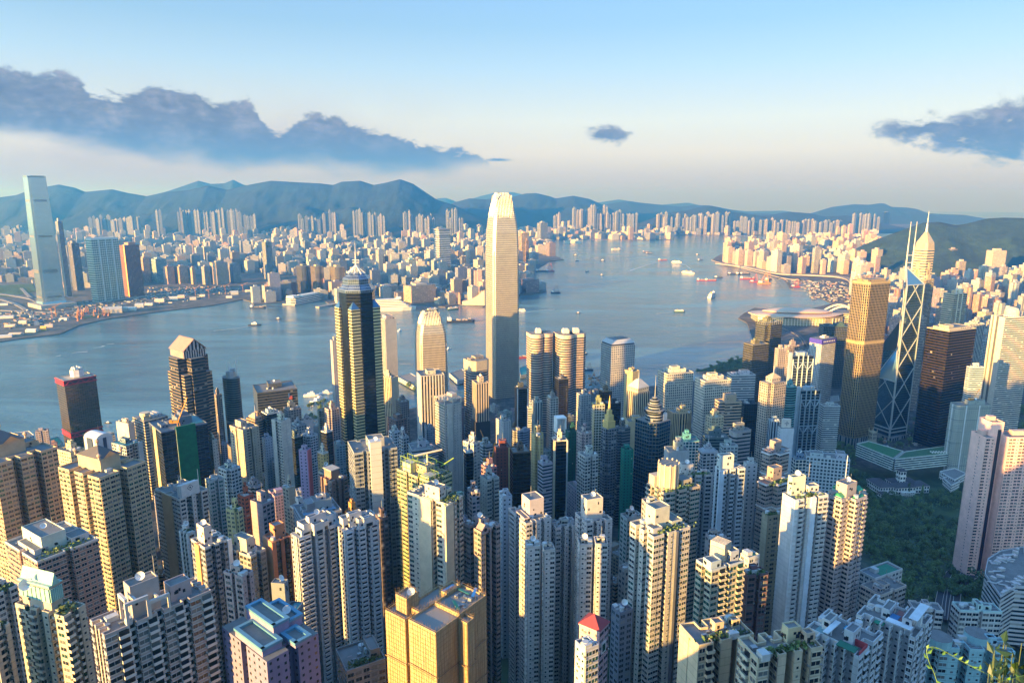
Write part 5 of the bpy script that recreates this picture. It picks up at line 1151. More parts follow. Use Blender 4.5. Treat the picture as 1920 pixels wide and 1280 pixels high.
 (AP, 'apartment tower', 'dark grey tower with pink framed window column and cream striped balconies', 900, 913, 936, 902, 460, 30, ('comb', 1, 0, 2, 2), 'apt', (.50, .49, .44), dict(pat=['w', 's'], glass=(0, 1), cap=60)),
 (AP, 'apartment tower', 'mauve tower with window dots and sloped stepped roof in front of the dark old town', 876, 885, 900, 925, 440, 30, 'box', 'aptd', (.40, .36, .38), {}),
 (OF, 'office tower', 'tall black blue glass tower with a cream frame and gold left edge', 1034, 1039, 1064, 828, 560, 16, 'box', 'curtd', (.03, .07, .11), dict(fins=[(.02, 'f', 2, (.62, .52, .36)), (.98, 'f', 1.2, (.5, .5, .5))], rc=(.60, .52, .42))),  # left pier coloured gold for the sun on that edge
 (AP, 'apartment tower', 'grey violet tower with small windows left of the black blue glass tower', 1008, 1018, 1036, 872, 530, 26, 'box', 'strip', (.40, .38, .44), {}),
 (OF, 'office tower', 'tower wrapped in dark green netting right of the white arch roof', 1060, 1066, 1083, 812, 640, 18, 'box', 'small', (.01, .10, .07), dict(lvl=0)),
 (OF, 'office tower', 'cream glass fronted slim tower with crenellated roof before the twin curved towers', 1025, 1032, 1047, 748, 800, 20, 'box', 'curtl', (.30, .30, .26), {}),
 (OF, 'office tower', 'dark ribbed slim tower before the twin curved towers', 1040, 1048, 1066, 712, 880, 20, 'box', 'curtd', (.12, .12, .13), {}),
 (OF, 'office tower', 'white tower with an open arch on top, sunlit', 1038, 1044, 1062, 812, 690, 18, 'box', 'strip', (.62, .62, .60), dict(top=arch_top, kit=False)),
 (OF, 'office tower', 'tall dark glass tower with pale side frames right of the foot of the tallest tower', 965, 970, 990, 730, 880, 16, 'box', 'curtd', (.08, .08, .07), dict(fins=[(.02, 'f', 1.5, (.5, .5, .5)), (.98, 'f', 1.5, (.5, .5, .5))])),
 (OF, 'office tower', 'white banded thin tower beside a dark glass one below the twin curved towers', 988, 990, 1000, 765, 820, 16, 'box', 'strip', (.60, .62, .64), {}),
 (OF, 'office tower', 'flat grey green slab tower with plain face before the twin curved towers', 997, 1003, 1017, 755, 800, 16, 'box', 'vert', (.42, .46, .44), {}),
 (OF, 'office tower', 'pale grey tower with rough roof plants right of the twin curved towers', 1081, 1090, 1108, 742, 860, 22, 'box', 'apt', (.46, .47, .47), {}),
 (AP, 'apartment tower', 'pinkish ornate tower with stepped roofs below the pale grey tower', 1081, 1094, 1110, 815, 620, 26, ('step'), 'apt', (.48, .38, .36), {}),
 (AP, 'apartment tower', 'white striped grey tower before the pinkish ornate one', 1083, 1097, 1122, 858, 540, 26, ('comb', 1, 0, 2, 2), 'aptd', (.52, .52, .50), {}),
 (OF, 'office tower', 'narrow glass tower glowing yellow and green with a gold left edge', 1109, 1113, 1134, 760, 700, 16, 'box', 'curtl', (.34, .36, .16), dict(fins=[(.0, 'f', 2, (.64, .52, .3))])),
 (OF, 'office tower', 'brown office block with glass band on top behind the black block', 1123, 1130, 1148, 735, 860, 18, 'box', 'curtd', (.26, .18, .11), {}),
 (OF, 'office tower', 'black glass office block left of the yellow pyramid roof tower', 1131, 1138, 1164, 758, 800, 16, 'box', 'curtd', (.025, .03, .045), {}),
 (OF, 'office tower', 'grey stone tower with a small golden spire on its head', 1127, 1138, 1156, 806, 650, 28, ('step'), 'aptd', (.26, .26, .28), dict(top=gold_spire)),
 (OF, 'office tower', 'dark stepped tower with grey ledges left of the cream blank walled tower', 1152, 1162, 1182, 805, 660, 28, ('step'), 'strip', (.18, .19, .21), {}),
 (OF, 'office tower', 'box of golden stone behind the pyramid roofed cream tower', 1171, 1186, 1199, 698, 960, 32, 'box', 'small', (.62, .48, .24), {}),
 (OF, 'office tower', 'cream tower under a pale stone pyramid roof with arcaded top floor', 1175, 1196, 1218, 738, 800, 38, 'box', 'vert', (.60, .50, .34), dict(top=pyramid_on((.55, .50, .45), .9, 6), kit=False, fh=18)),
 (OF, 'office tower', 'tall cream yellow blank walled tower below the pyramid roof', 1172, 1178, 1212, 792, 750, 14, 'box', 'small', (.60, .47, .28), dict(blank=(0,), lvl=0)),
 (AP, 'office tower', 'low tower wrapped in bright green netting below the blue glass tower', 1164, 1170, 1188, 846, 610, 16, 'box', 'small', (.01, .22, .15), dict(lvl=0)),
 (OF, 'office tower', 'deep blue glass tower with ringed round crown and spire', 1191, 1229, 1257, 796, 640, 40, 'nose', 'curt', (.05, .16, .26), dict(top=round_cap, kit=False, fh=3.8)),
 (OF, 'office tower', 'golden lattice clad tower with bowed front right of the ringed crown tower', 1250, 1262, 1297, 775, 780, 20, 'bow', 'vert', (.52, .40, .24), dict(fh=7, bay=2.4)),
 (OF, 'office tower', 'white office block with square windows lit cream, the farther left of two alike', 1234, 1251, 1300, 702, 1000, 24, 'box', 'grid', (.68, .62, .52), dict(bay=3.4, fh=4, cores=[(.5, .5, .6, .5, 5), (.45, .5, .3, .3, 8)])),
 (OF, 'office tower', 'white office block with square windows lit cream, the nearer right of two alike', 1303, 1322, 1371, 716, 880, 24, 'box', 'grid', (.68, .63, .54), dict(bay=3.2, fh=3.8, cores=[(.5, .5, .6, .5, 5), (.45, .5, .3, .3, 8)])),
 (OF, 'office tower', 'white and grey banded office block behind the tan stepped office', 1363, 1372, 1417, 704, 1060, 18, 'box', 'strip', (.58, .60, .62), dict(fh=4)),
 (OF, 'office tower', 'tan stepped office tower with dark ribbon windows and a plain tan roof block', 1340, 1352, 1391, 756, 800, 20, ('step'), 'strip', (.50, .38, .28), dict(cores=[(.55, .5, .5, .5, 9)], fh=3.8)),
 (AP, 'apartment tower', 'cream gold mid rise tower in front of the tan stepped office', 1323, 1338, 1357, 785, 700, 30, ('step'), 'apt', (.60, .50, .34), {}),
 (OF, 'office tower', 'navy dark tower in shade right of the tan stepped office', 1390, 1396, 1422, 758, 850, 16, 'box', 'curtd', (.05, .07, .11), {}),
 (OF, 'office tower', 'grey dark banded office block with glass roof plant below the tan stepped office', 1364, 1378, 1411, 812, 600, 26, 'chamf', 'strip', (.30, .29, .31), dict(fh=3.6)),
 (OF, 'office tower', 'dark teal office block with roof garden behind the blue white apartment tower', 1316, 1324, 1368, 822, 630, 14, 'box', 'strip', (.12, .18, .19), {}),
 (OF, 'office tower', 'cube shaped teal glass office', 1266, 1273, 1311, 828, 590, 12, 'box', 'curtl', (.10, .34, .40), dict(lvl=0)),
 (AP, 'apartment block', 'blank grey concrete block with roof stains below the teal cube', 1245, 1254, 1293, 848, 540, 14, 'box', 'small', (.38, .40, .42), dict(blank=(3, 0))),
 (AP, 'apartment block', 'grey house shaped block with small pediment below the dark teal office', 1308, 1318, 1347, 850, 560, 16, 'box', 'aptd', (.44, .45, .48), dict(top=pyramid_on((.3, .32, .35), .9, 0))),
 (AP, 'apartment block', 'pale grey long block with planted roof right of the house shaped block', 1349, 1356, 1384, 838, 580, 14, 'box', 'apt', (.42, .48, .50), {}),
 (OF, 'office tower', 'tan tower under a green and gold pyramid roof', 1424, 1445, 1474, 720, 760, 34, ('step'), 'grid', (.46, .38, .32), dict(top=pyramid_on((.56, .42, .26), .55, 5), kit=False)),
 (OF, 'office tower', 'teal blue ribbed tower behind the green and gold pyramid tower', 1468, 1476, 1494, 726, 800, 20, 'bow', 'stripw', (.12, .36, .40), {}),
 (OF, 'office tower', 'stepped dark green glass tower with vertical fins by the eastern shore', 1394, 1412, 1442, 648, 1180, 30, 'box', 'curt', (.22, .20, .12), dict(fh=4.2)),
 (OF, 'office tower', 'taller dark green glass tower with spiked parapet behind the stepped one', 1417, 1440, 1467, 606, 1240, 34, 'step', 'curt', (.20, .19, .10), dict(fh=4.2, top=spikes)),
 (OF, 'office tower', 'pinkish slim tower left of the steel trussed bank towers', 1453, 1460, 1474, 655, 1050, 24, 'box', 'grid', (.46, .38, .36), {}),
 (OF, 'office tower', 'brown grey block behind the steel trussed towers', 1470, 1480, 1500, 650, 1100, 24, 'box', 'aptd', (.34, .28, .27), {}),
 (OF, 'office tower', 'white gridded tower with a purple blue sign band on its top', 1518, 1541, 1567, 642, 1120, 38, 'box', 'grid', (.66, .66, .68), dict(top=louvre_sign((.05, .04, .38)), kit=True, bay=3, fh=3.4, lvl=0)),
 (OF, 'office tower', 'low wide dark green glass slab behind the white sign band tower', 1535, 1545, 1600, 612, 1420, 14, 'box', 'curt', (.05, .10, .11), dict(fh=4)),
 (OF, 'office tower', 'low white banded office block with roof plants at the foot of the sign band tower', 1537, 1545, 1576, 762, 900, 10, 'box', 'strip', (.52, .56, .58), {}),
 (AP, 'church tower', 'plain blue white tower carrying a cross emblem on a small roof wall', 1458, 1464, 1489, 803, 660, 14, 'box', 'small', (.54, .58, .64), dict(top=cross_sign, kit=False, blank=(0,))),
 (OF, 'office tower', 'pale tower with thin vertical glass strips left of the cross emblem tower', 1440, 1446, 1462, 790, 700, 14, 'box', 'vert', (.34, .42, .50), {}),
 ('office_block', 'office block', 'long low white office block with many square windows left of the park', 1505, 1512, 1595, 856, 640, 8, 'box', 'grid', (.46, .54, .60), dict(fh=3.6, cores=[(.8, .5, .2, .6, 5), (.25, .5, .3, .6, 3)], d=16)),
 ('office_block', 'office block', 'white framed blue glass block beside the farther brown cross tower', 1484, 1492, 1512, 862, 560, 8, 'box', 'curtl', (.16, .26, .36), {}),
 (OF, 'office tower', 'grey office tower under construction netting with white hoist tracks and an arcade at its foot', 1777, 1796, 1862, 762, 920, 20, 'chamf', 'small', (.38, .41, .38), dict(top=wrapped_grey, kit=True, fins=[(.25, 'f', 1.6, (.62, .64, .66)), (.62, 'f', 1.6, (.62, .64, .66)), (.5, 'l', 1.5, (.62, .64, .66))])),
 (OF, 'office tower', 'white tower with dome crown, grey banded right face and blank golden left face', 1858, 1885, 1940, 596, 1080, 24, 'box', 'strip', (.60, .56, .52), dict(top=dome_top, fins=[(.5, 'l', 3.4, (.10, .10, .09)), (.82, 'l', 2, (.16, .15, .13))], blank=(3,), fh=3.6)),
 (OF, 'office tower', 'white and gold ribbed tower with corner mast behind the black tower', 1769, 1790, 1814, 552, 1350, 28, 'box', 'strip', (.56, .48, .34), dict(fh=4.2, top=corner_mast)),
 (OF, 'office tower', 'slim grey tower with white edge right of the black tower', 1808, 1818, 1846, 608, 1250, 22, 'box', 'vert', (.52, .52, .52), dict(lvl=0)),
 (OF, 'office tower', 'white banded office tower behind the grey netted tower', 1812, 1822, 1846, 690, 980, 18, 'box', 'strip', (.58, .60, .62), {}),
 (OF, 'office tower', 'blue white plain tower left of the dome crowned tower', 1838, 1848, 1866, 640, 1300, 22, 'box', 'aptd', (.48, .52, .56), {}),
 (OF, 'office tower', 'cream banded cylinder tower right of the triangular truss tower', 1703, 1712, 1729, 538, 1500, 24, 'round', 'strip', (.56, .48, .38), dict(fh=4)),
 (OF, 'office tower', 'golden glass tower behind the black tower', 1724, 1737, 1752, 525, 1560, 28, 'box', 'stripw', (.50, .40, .26), {}),
 (OF, 'office tower', 'pinkish low tower with stepped roofs between the truss tower and the black tower', 1712, 1722, 1738, 598, 1250, 20, 'step', 'strip', (.52, .44, .38), {}),
]
def mid_rows():
 for (nm, cat, lab, a, b, c, y, Y, th, pl, fac, col, o) in MID: tower(nm, cat, lab, a, b, c, y, Y, th, pl, fac, col, **o)
# ---------------------------------------------------------------- landmark towers
def sq(hw, c, n=0.0):
 """square of half width hw with corners cut by c, n = extra notch"""
 P = []
 for sx, sy in ((-1, -1), (1, -1), (1, 1), (-1, 1)):
  a, b = (sx * hw, sy * (hw - c)), (sx * (hw - c), sy * hw)
  k = (sx * (hw - c), sy * (hw - c))
  q = [a, k, b] if n else [a, b]
  if sx * sy < 0: q = q[::-1]
  P += q
 # order corners counter-clockwise starting lower left
 return P
def place(px, py, Y, z=None):
 p = onY(px, py, Y); zg = ground(p.x, p.y) - 2 if z is None else z
 return Vector((p.x, p.y, zg))
def landmark(name, cat, label, px, Y, th, zg=None, r=35, py=640):
 p = place(px, py, Y, zg); th = radians(th); FOOT.append((p.x, p.y, r))
 return empty(name, p, th, label, cat), p
def stack(root, segs, mat, col, cut, name='shaft', nb=0, fh=4.2, bay=3.0, cap=True):
 m = MB()
 for (z0, z1, a, b) in segs: m.prism(sq(a, cut), z0, z1, 0, 1, fh, bay, pl2=sq(b, cut))
 return m.build(name, [mat, roofm()], root, col)
def twofin(px, Y, H, hw, label, lower=False):
 root, p = landmark('office_tower', 'office tower', label, px, Y, 20, py=700, r=hw * 1.3)
 mat = facade('wall_silver_fins', .52, .66, gm=.7, gr=.2, tint=True, frame=(.46, .41, .34), wr=.4, wm=.3)
 k = H / 412
 S = [(0, 290 * k, hw, hw * .975), (290 * k, 335 * k, hw * .975, hw * .93), (335 * k, 368 * k, hw * .93, hw * .80), (368 * k, 384 * k, hw * .80, hw * .69), (384 * k, 395 * k, hw * .69, hw * .56)]
 stack(root, S, mat, (.30, .27, .22), hw * .16, bay=2.2)
 for sx, sy in ((-1, -1), (1, -1), (-1, 1)):      # corner ladders of pale metal
  m = MB(); m.box(sx * hw * .80, sy * hw * .80, 0, hw * .26, hw * .26, 300 * k, 0); m.build('corner_shaft', [facade('corner_shaft', .6, .6, wall=(.36, .33, .28), gm=.6, gr=.2)], root)
 n = 11
 for (ax, sg) in (('x', -1), ('y', -1), ('x', 1), ('y', 1)):
  for i in range(n):
   q = (-1 + 2 * i / (n - 1)) * hw * .56; m = MB(); pts = []
   for j in range(6):
    f = j / 5; z = (366 + 46 * f - (abs(q) / hw) ** 2 * 16) * k; r = hw * (.80 - .38 * f ** 1.5); pts.append((q, sg * r, z) if ax == 'y' else (sg * r, q, z))
   for a, b in zip(pts, pts[1:]): m.tube(a, b, hw * .028, 4)
   m.build('crown_fin', [plain('crown_metal', (.38, .35, .31), .45, .3)], root)
 return root
def pyramid_column_tower():
 root, p = landmark('office_tower', 'office tower', 'tall faceted tower of dark glass with bright gold strip columns, stepped top and needle spire', 670, 816, 0, py=560, r=30)
 dark = facade('star_tower_glass', .94, .7, gm=.85, gr=.10, tint=True, frame=(.03, .035, .04), wr=.25, wm=.6)
 strip = facade('sun_gold_strip_glass', 1.0, .40, glass=(.05, .05, .035), gm=.5, gr=.15, pale=.0, wr=.30, wm=.25, wall=(.66, .56, .30))  # sun reflected by the column glass is put into the gold colour
 zb = -p.z; H = 293 + zb
 m = MB(); n = 8; R = 21.5
 P = [(cos(pi / 8 + pi / 4 * i) * R, sin(pi / 8 + pi / 4 * i) * R) for i in range(n)]
 m.prism(P, 0, H, 0, 1, 3.9, 2.6); m.build('shaft', [dark, roofm()], root, (.07, .09, .12))
 for (ang, rr) in ((radians(268), 18), (radians(188), 19), (radians(-2), 19), (radians(88), 18)):
  X, Y_ = cos(ang) * rr, sin(ang) * rr; s = 6.2; th = radians(38); c_, s_ = cos(th), sin(th)
  q = [(X + c_ * a - s_ * b, Y_ + s_ * a + c_ * b) for a, b in ((-s, -s), (s, -s), (s, s), (-s, s))]
  m = MB(); m.prism(q, 0, 274 + zb, 0, 1, 3.9, 400);
  m = MB(); hz = 274 + zb
  for i in range(4): m.wall(q[i], q[(i + 1) % 4], 0, hz, 0, 2, 3.9)
  m.face([(x, y, hz) for x, y in q], 1); col_ = m.build('corner_column', [strip, roofm()], root)
  m = MB()
  for i in range(4): a, b = q[i], q[(i + 1) % 4]; m.face([(*a, hz + .1), (*b, hz + .1), (X, Y_, hz + 11)], 0)
  m.build('glass_cap', [plain('blue_glass_cap', (.10, .22, .36), .15, .6)], col_)
 for (z0, z1, r0, r1) in ((0, 3, 23, 23), (3, 9, 21, 17), (9, 15, 16.6, 16.6), (15, 22, 17, 9.5)):
  m = MB(); A = [(cos(pi / 8 + pi / 4 * i) * r0, sin(pi / 8 + pi / 4 * i) * r0) for i in range(8)]; B = [(cos(pi / 8 + pi / 4 * i) * r1, sin(pi / 8 + pi / 4 * i) * r1) for i in range(8)]
  m.prism(A, H + z0, H + z1, 0, 0, 3, 2.4, pl2=B); m.build('roof_tier', [facade('roof_tier_glass', .85, .8, gm=.7, gr=.2, tint=True, frame=(.25, .30, .36), wm=.5, wr=.3)], root, (.16, .22, .30))
 m = MB()
 for i in range(8): a = pi / 4 * i; m.tube((cos(a) * 11, sin(a) * 11, H + 21), (0, 0, H + 31), .55, 4)
 m.build('spire_strut', [whitem()], root)
 m = MB(); m.tube((0, 0, H + 22), (0, 0, H + 46), 1.1, 6, r2=.45); m.tube((0, 0, H + 46), (0, 0, H + 60), .4, 5, r2=.1)
 for z in (34, 37): m.tube((-4, 0, H + z), (4, 0, H + z), .5, 4)
 m.build('spire', [plain('spire_white', (.66, .60, .50), .5, .1)], root)
def truss_tower():
 """square tower of four triangular glass shafts of different heights, white diagonals"""
 root, p = landmark('office_tower', 'office tower', 'triangular faceted dark blue glass tower with white cross bracing and two tall masts', 1684, 1115, 0, py=640, r=36)
 zb = -p.z; root.rotation_euler = (0, 0, radians(-23)); R = 27.5
 C = {'f': (0, -R), 'r': (R, 0), 'b': (0, R), 'l': (-R, 0)}; O = (0, 0)
 g = facade('blue_truss_glass', .96, .86, gm=.9, gr=.06, tint=True, frame=(.06, .08, .10), wr=.3, wm=.6, tintdk=.35)
 wht = plain('bracing_white', (.36, .39, .41), .5, .1, var=.08)
 S = [('l', 'f', 158, 52), ('f', 'r', 292, 26), ('r', 'b', 245, 52), ('b', 'l', 205, 52)]
 for a, b, H, rise in S:
  A, B = C[a], C[b]; h = H + zb - rise; m = MB()
  m.wall(A, B, 0, h, 0, 14, 4.1); m.wall(B, O, 0, h, 0, 10, 4.1); m.wall(O, A, 0, h, 0, 10, 4.1)
  if H > 280: m.face([(*A, h), (*B, h), (*O, h + rise)], 1); m.face([(*B, h), (*O, h), (*O, h + rise)], 0); m.face([(*O, h), (*A, h), (*O, h + rise)], 0)
  else: m.face([(*A, h), (*B, h), (*O, h + rise)], 1); m.face([(*B, h), (*O, h), (*O, h + rise)], 0); m.face([(*O, h), (*A, h), (*O, h + rise)], 0)
  m.build('glass_shaft', [g, plain('sloping_glass_roof', (.14, .30, .42), .15, .6, var=.1)], root, (.17, .28, .37))
 mod = 52
 for (a, b, zt) in (('f', 'l', 158 - 52), ('f', 'r', 292 - 26)):
  A, B = C[a], C[b]; m = MB(); nx, ny = ((A[0] + B[0]) / R / 2 * .7, (A[1] + B[1]) / R / 2 * .7)
  A = (A[0] + nx, A[1] + ny); B = (B[0] + nx, B[1] + ny); z = 24 + zb; zt += zb
  m2 = MB()
  while z < zt - 1:
   z2 = min(z + mod, zt); f = (z2 - z) / mod
   L = lambda t: (A[0] + (B[0] - A[0]) * t, A[1] + (B[1] - A[1]) * t)
   m.tube((*A, z), (*L(f), z2), .7, 4); m.tube((*B, z), (*L(1 - f), z2), .7, 4); z = z2
  m.build('diagonal_brace', [wht], root)
  m2.tube((*A, 0), (*A, zt), 1.1, 4); m2.tube((*B, 0), (*B, zt), .8, 4); m2.tube((*A, zt), (*B, zt), .9, 4); m2.build('corner_column', [wht], root)
  for z in (18, 24): m3 = MB(); m3.tube((*A, z + zb), (*B, z + zb), 1.2, 4); m3.build('base_beam', [wht], root)
 m = MB(); m.tube((*C['l'], 0), (*C['l'], 158 + zb - 52), 1.1, 4); m.tube((0, 0, 106 + zb), (0, 0, 292 + zb), 1.1, 4); m.tube((*C['l'], 106 + zb), (0, 0, 158 + zb), .9, 4); m.tube((*C['f'], 106 + zb), (0, 0, 158 + zb), .9, 4); m.tube((*C['f'], 266 + zb), (0, 0, 292 + zb), .9, 4); m.tube((*C['r'], 266 + zb), (0, 0, 292 + zb), .9, 4)
 z = 158
 while z < 260:      # bracing on the inner face above the low shaft
  m.tube((0, 0, z + zb), (C['f'][0] - .6, C['f'][1], min(z + 52, 266) + zb), .9, 4); m.tube((C['f'][0] - .6, C['f'][1], z + zb), (-.6, 0, z + 52 + zb), .9, 4); z += 52
 m.build('diagonal_brace', [wht], root)
 for s in (-1, 1):
  m = MB(); X, Y_ = 3 + s * 4.6, 1 + s * 3.2; b = 286 + zb; m.tube((X, Y_, b), (X, Y_, 330 + zb), 1.3, 6, r2=1.0); m.tube((X, Y_, 330 + zb), (X, Y_, 366 + zb), .8, 6, r2=.35); m.build('mast', [plain('mast_white', (.50, .47, .42), .5)], root)
 m = MB()
 for z in (300, 312): m.tube((-1.6, -2.2, z + zb), (7.6, 4.2, z + zb), .5, 4)
 m.build('mast_tie', [whitem()], root)
 m = MB(); m.prism([(-R - 4, -4), (4, -R - 4), (R + 4, 4), (-4, R + 4)], -2, 9, 0, 0, 9, 6); m.build('podium', [facade('podium_stone', .5, .6, wall=(.24, .25, .26))], root)
def lattice_tower():
 o = dict(fh=4.2, bay=3.1, kit=True, lvl=1, cores=[(.5, .5, .7, .6, 3)])
 F['ckc'] = lambda: facade('wall_gold_lattice', .56, .84, glass=(.045, .05, .05), gm=.7, gr=.2, pale=.0, wr=.38, wm=.35)
 root, w, d, h = tower('office_tower', 'office tower', 'tall square tower with gold metal grid walls, bright belt halfway and shaded foot', 1592, 1627, 1675, 530, 1050, 28, 'chamf', 'ckc', (.36, .27, .15), ratio=.8, **o)
 poly = plan('chamf', w, d)
 for z, t in ((h * .64, 5.0), (h - 3, 3.2)):
  q = [(w / 2 + (x - w / 2) * 1.02, d / 2 + (y - d / 2) * 1.02) for x, y in poly]
  m = MB(); m.prism(q, z, z + t, 0, 0, t, 400); m.build('belt', [plain('gold_metal', (.50, .36, .17), .4, .3)], root)
 q = [(w / 2 + (x - w / 2) * 1.04, d / 2 + (y - d / 2) * 1.04) for x, y in poly]
 m = MB(); m.prism(q, 0, 20, 0, 0, 20, 5); m.build('lobby', [F['vert']()], root, (.18, .19, .20))
def black_tower():
 F['blk'] = lambda: facade('wall_black_bands', 1.0, .62, glass=(.012, .014, .018), gm=.4, gr=.12, pale=0, wr=.4, wm=.3)
 root, w, d, h = tower('office_tower', 'office tower', 'black glass slab tower with thin gold lit floor bands on its left face', 1737, 1781, 1830, 622, 1050, 48, 'box', 'blk', (.05, .034, .02), fh=4.4, ratio=1.0, cores=[(.5, .5, .8, .7, 3.5), (.3, .5, .2, .4, 6)], rc=(.5, .42, .32))
def curved_twins():
 F['exc'] = lambda: facade('wall_stone_ribbons', 1.0, .5, glass=(.05, .045, .04), gm=.4, gr=.15, pale=.02, wr=.5)
 for i, (a, b, lab) in enumerate(((990, 1037, 'granite and glass tower with rounded front bays, left of the curved pair by the water'), (1041, 1098, 'granite tower with rounded bays and two roof huts, right of the curved pair'))):
  P = onY((a + b) / 2, 625, 1140); z0 = ground(P.x, P.y) - 2; root = empty('office_tower', (P.x, P.y, z0), radians(14), lab, 'office tower'); h = P.z - z0; R = (b - a) / 2 / 1280 * 1150; FOOT.append((P.x, P.y, R * 1.2))
  for (x, r, dy) in ((-R * .42, R * .56, -R * .28), (R * .42, R * .56, -R * .1)):
   m = MB(); n = 18; pl = [(x + cos(pi + pi * k / n) * r, dy + sin(pi + pi * k / n) * r) for k in range(n + 1)] + [(x + r, R * .7), (x - r, R * .7)]
   if i and x > 0: pl = [(x - r, dy - r * .8), (x + r * .6, dy - r * .8), (x + r, dy - r * .4), (x + r, R * .7), (x - r, R * .7)]
   m.prism(pl, 0, h + x * .01, 0, 1, 4.2, 3); s = m.build('wing', [F['exc'](), roofm()], root, (.52, .40, .32) if i == 0 else (.42, .34, .30))
   m = MB(); q = [((px_ - x) * 1.012 + x, (py_) * 1.012) for px_, py_ in pl]; m.prism(q, h - 5, h + 1.3, 0, 1, 6, 400); m.build('stone_band', [wallm(), roofm()], s, (.60, .48, .38))
  for x in ((-.35, .35) if i else (-.2,)): wbox(root, 'machine_room', (.66, .62, .56), [(R * x, 0, h + 1.3, R * .4, R * .4, 6), (R * x, 0, h + 7.4, R * .3, R * .3, 2)])
  wbox(root, 'roof_plant', (.3, .28, .26), [(R * .1, R * .3, h + 1.3, R * .9, R * .3, 2.5)])
def gabled_dark():
 root, w, d, h = tower('office_tower', 'office tower', 'dark glass tower with stepped corners under a pinkish gabled crown of glass ribs', 308, 342, 400, 676, 800, 26, 'cross', 'stripw', (.13, .10, .085), fh=4, kit=False)
 m = MB(); a, b, c, e = w * .14, w * .86, d * .14, d * .86; z = h + 9; t = h + 22
 X = (a + b) / 2
 m.prism([(a, c), (b, c), (b, e), (a, e)], h, z, 0, 0, 3, 3, cap=False)
 m.face([(a, c, z), (b, c, z), (X, c, t)], 0, [(0, 0), (6, 0), (3, 4)]); m.face([(b, e, z), (a, e, z), (X, e, t)], 0)
 m.build('crown_wall', [F['vert']()], root, (.48, .40, .38))
 r = MB(); r.face([(a - 1, c - 1, z), (X, c - 1, t + .6), (X, e + 1, t + .6), (a - 1, e + 1, z)][::-1], 0); r.face([(X, c - 1, t + .6), (b + 1, c - 1, z), (b + 1, e + 1, z), (X, e + 1, t + .6)][::-1], 0); r.build('gable_roof', [wallm()], root, (.50, .32, .27))
 for k in range(9):
  m = MB(); y = c + (e - c) * k / 8; m.tube((a - 1.6, y, z), (X, y, t + 1.2), .5, 4); m.tube((X, y, t + 1.2), (b + 1.6, y, z), .5, 4); m.build('roof_rib', [wallm()], root, (.56, .40, .32))
 for fx, fy in ((.14, .14), (.86, .14), (.14, .86)):
  m = MB(); a1, b1, r1 = w * fx, d * fy, w * .10; m.prism([(a1 - r1, b1 - r1), (a1 + r1, b1 - r1), (a1 + r1, b1 + r1), (a1 - r1, b1 + r1)], 0, h - 20, 0, 1, 4, 3); m.build('corner_balcony_stack', [F['stripw'](), roofm()], root, (.34, .23, .14))
def red_belts():
 F['shun'] = lambda: facade('wall_bronze_glass', .86, .8, gm=.8, gr=.12, tint=True, frame=(.05, .045, .04), wr=.4, wm=.4)
 root, w, d, h = tower('office_tower', 'office tower', 'bronze mirror glass tower with bright red belts and trusses beside the harbour', 105, 120, 181, 716, 940, 22, 'box', 'shun', (.40, .30, .20), fh=3.6, bay=3, kit=False, ratio=.75)
 red = plain('red_steel', (.42, .02, .045), .5)
 for z, t in ((h - 6, 6), (h * .42, 6)):
  m = MB()
  for zz in (z, z + t): m.box(w / 2, -.6, zz, w + 2, 1, 1.4, 0, bottom=True); m.box(-.6, d / 2, zz, 1, d + 2, 1.4, 0, bottom=True); m.box(w + .6, d / 2, zz + .01, 1, d + 2, 1.4, 0, bottom=True)
  m.box(-.3, d * .5, z, .8, d, t, 0)
  for k in range(6):
   x = w * k / 6; m.tube((x, -.8, z + (k % 2) * t), (x + w / 6, -.8, z + t - (k % 2) * t), .5, 4)
  m.box(w / 2, .02, z, w, .5, t, 1); m.build('red_belt', [red, plain('dark_gap', (.05, .02, .02), .8)], root)
 m = MB(); m.cyl(w * .55, d * .5, h + 1.4, h + 12, 9, n=8, top=1); m.build('machine_room', [wallm(), roofm()], root, (.60, .60, .66))
 m = MB(); rr = random.Random(4)
 for k in range(22): m.box(w * .55 + rr.uniform(-6, 6), d * .5 + rr.uniform(-6, 6), h + 12, rr.uniform(1, 2.4), rr.uniform(1, 2), rr.uniform(1, 4), 0, rr.uniform(0, 1))
 m.build('antenna_cluster', [whitem()], root); parapet([(0, 0), (w, 0), (w, d), (0, d)], h, 1.6).build('parapet', [wallm()], root, (.5, .46, .42))
 wbox(root, 'roof_deck', (.42, .38, .30), [(w / 2, d / 2, h + .05, w * .9, d * .9, .5)])
def steel_bank(px0, px1, yt, Y, label):
 root, w, d, h = tower('office_tower', 'office tower', label, px0, px0 + (px1 - px0) * .2, px1, yt, Y, 18, 'box', 'curtd', (.10, .15, .20), fh=4, kit=False)
 s = plain('steel_blue', (.26, .33, .40), .5, .3)
 for x in (0, .26, .5, .74, 1):
  m = MB(); m.tube((w * x, -1, 0), (w * x, -1, h - abs(x - .5) * 20 + 6), 1.0, 4); m.build('steel_mast', [s], root)
 z = 24;
 while z < h - 6:
  m = MB()
  for a in (0, .5): m.tube((w * a, -1.2, z), (w * (a + .25), -1.2, z - 11), .8, 4); m.tube((w * (a + .25), -1.2, z - 11), (w * (a + .5), -1.2, z), .8, 4)
  m.tube((0, -1.1, z), (w, -1.1, z), .8, 4); m.build('hanger_truss', [s], root); z += 36
 m = MB()
 for k in range(int(h / 4)): m.box(w / 2, -.6, k * 4, w, .5, .5, 0)
 m.build('floor_edge', [s], root)
 wbox(root, 'service_shaft', (.30, .37, .44), [(-2, d * .3, 0, 4, d * .3, h + 5), (w * .5, d * .5, h, w * .5, d * .6, 5)])
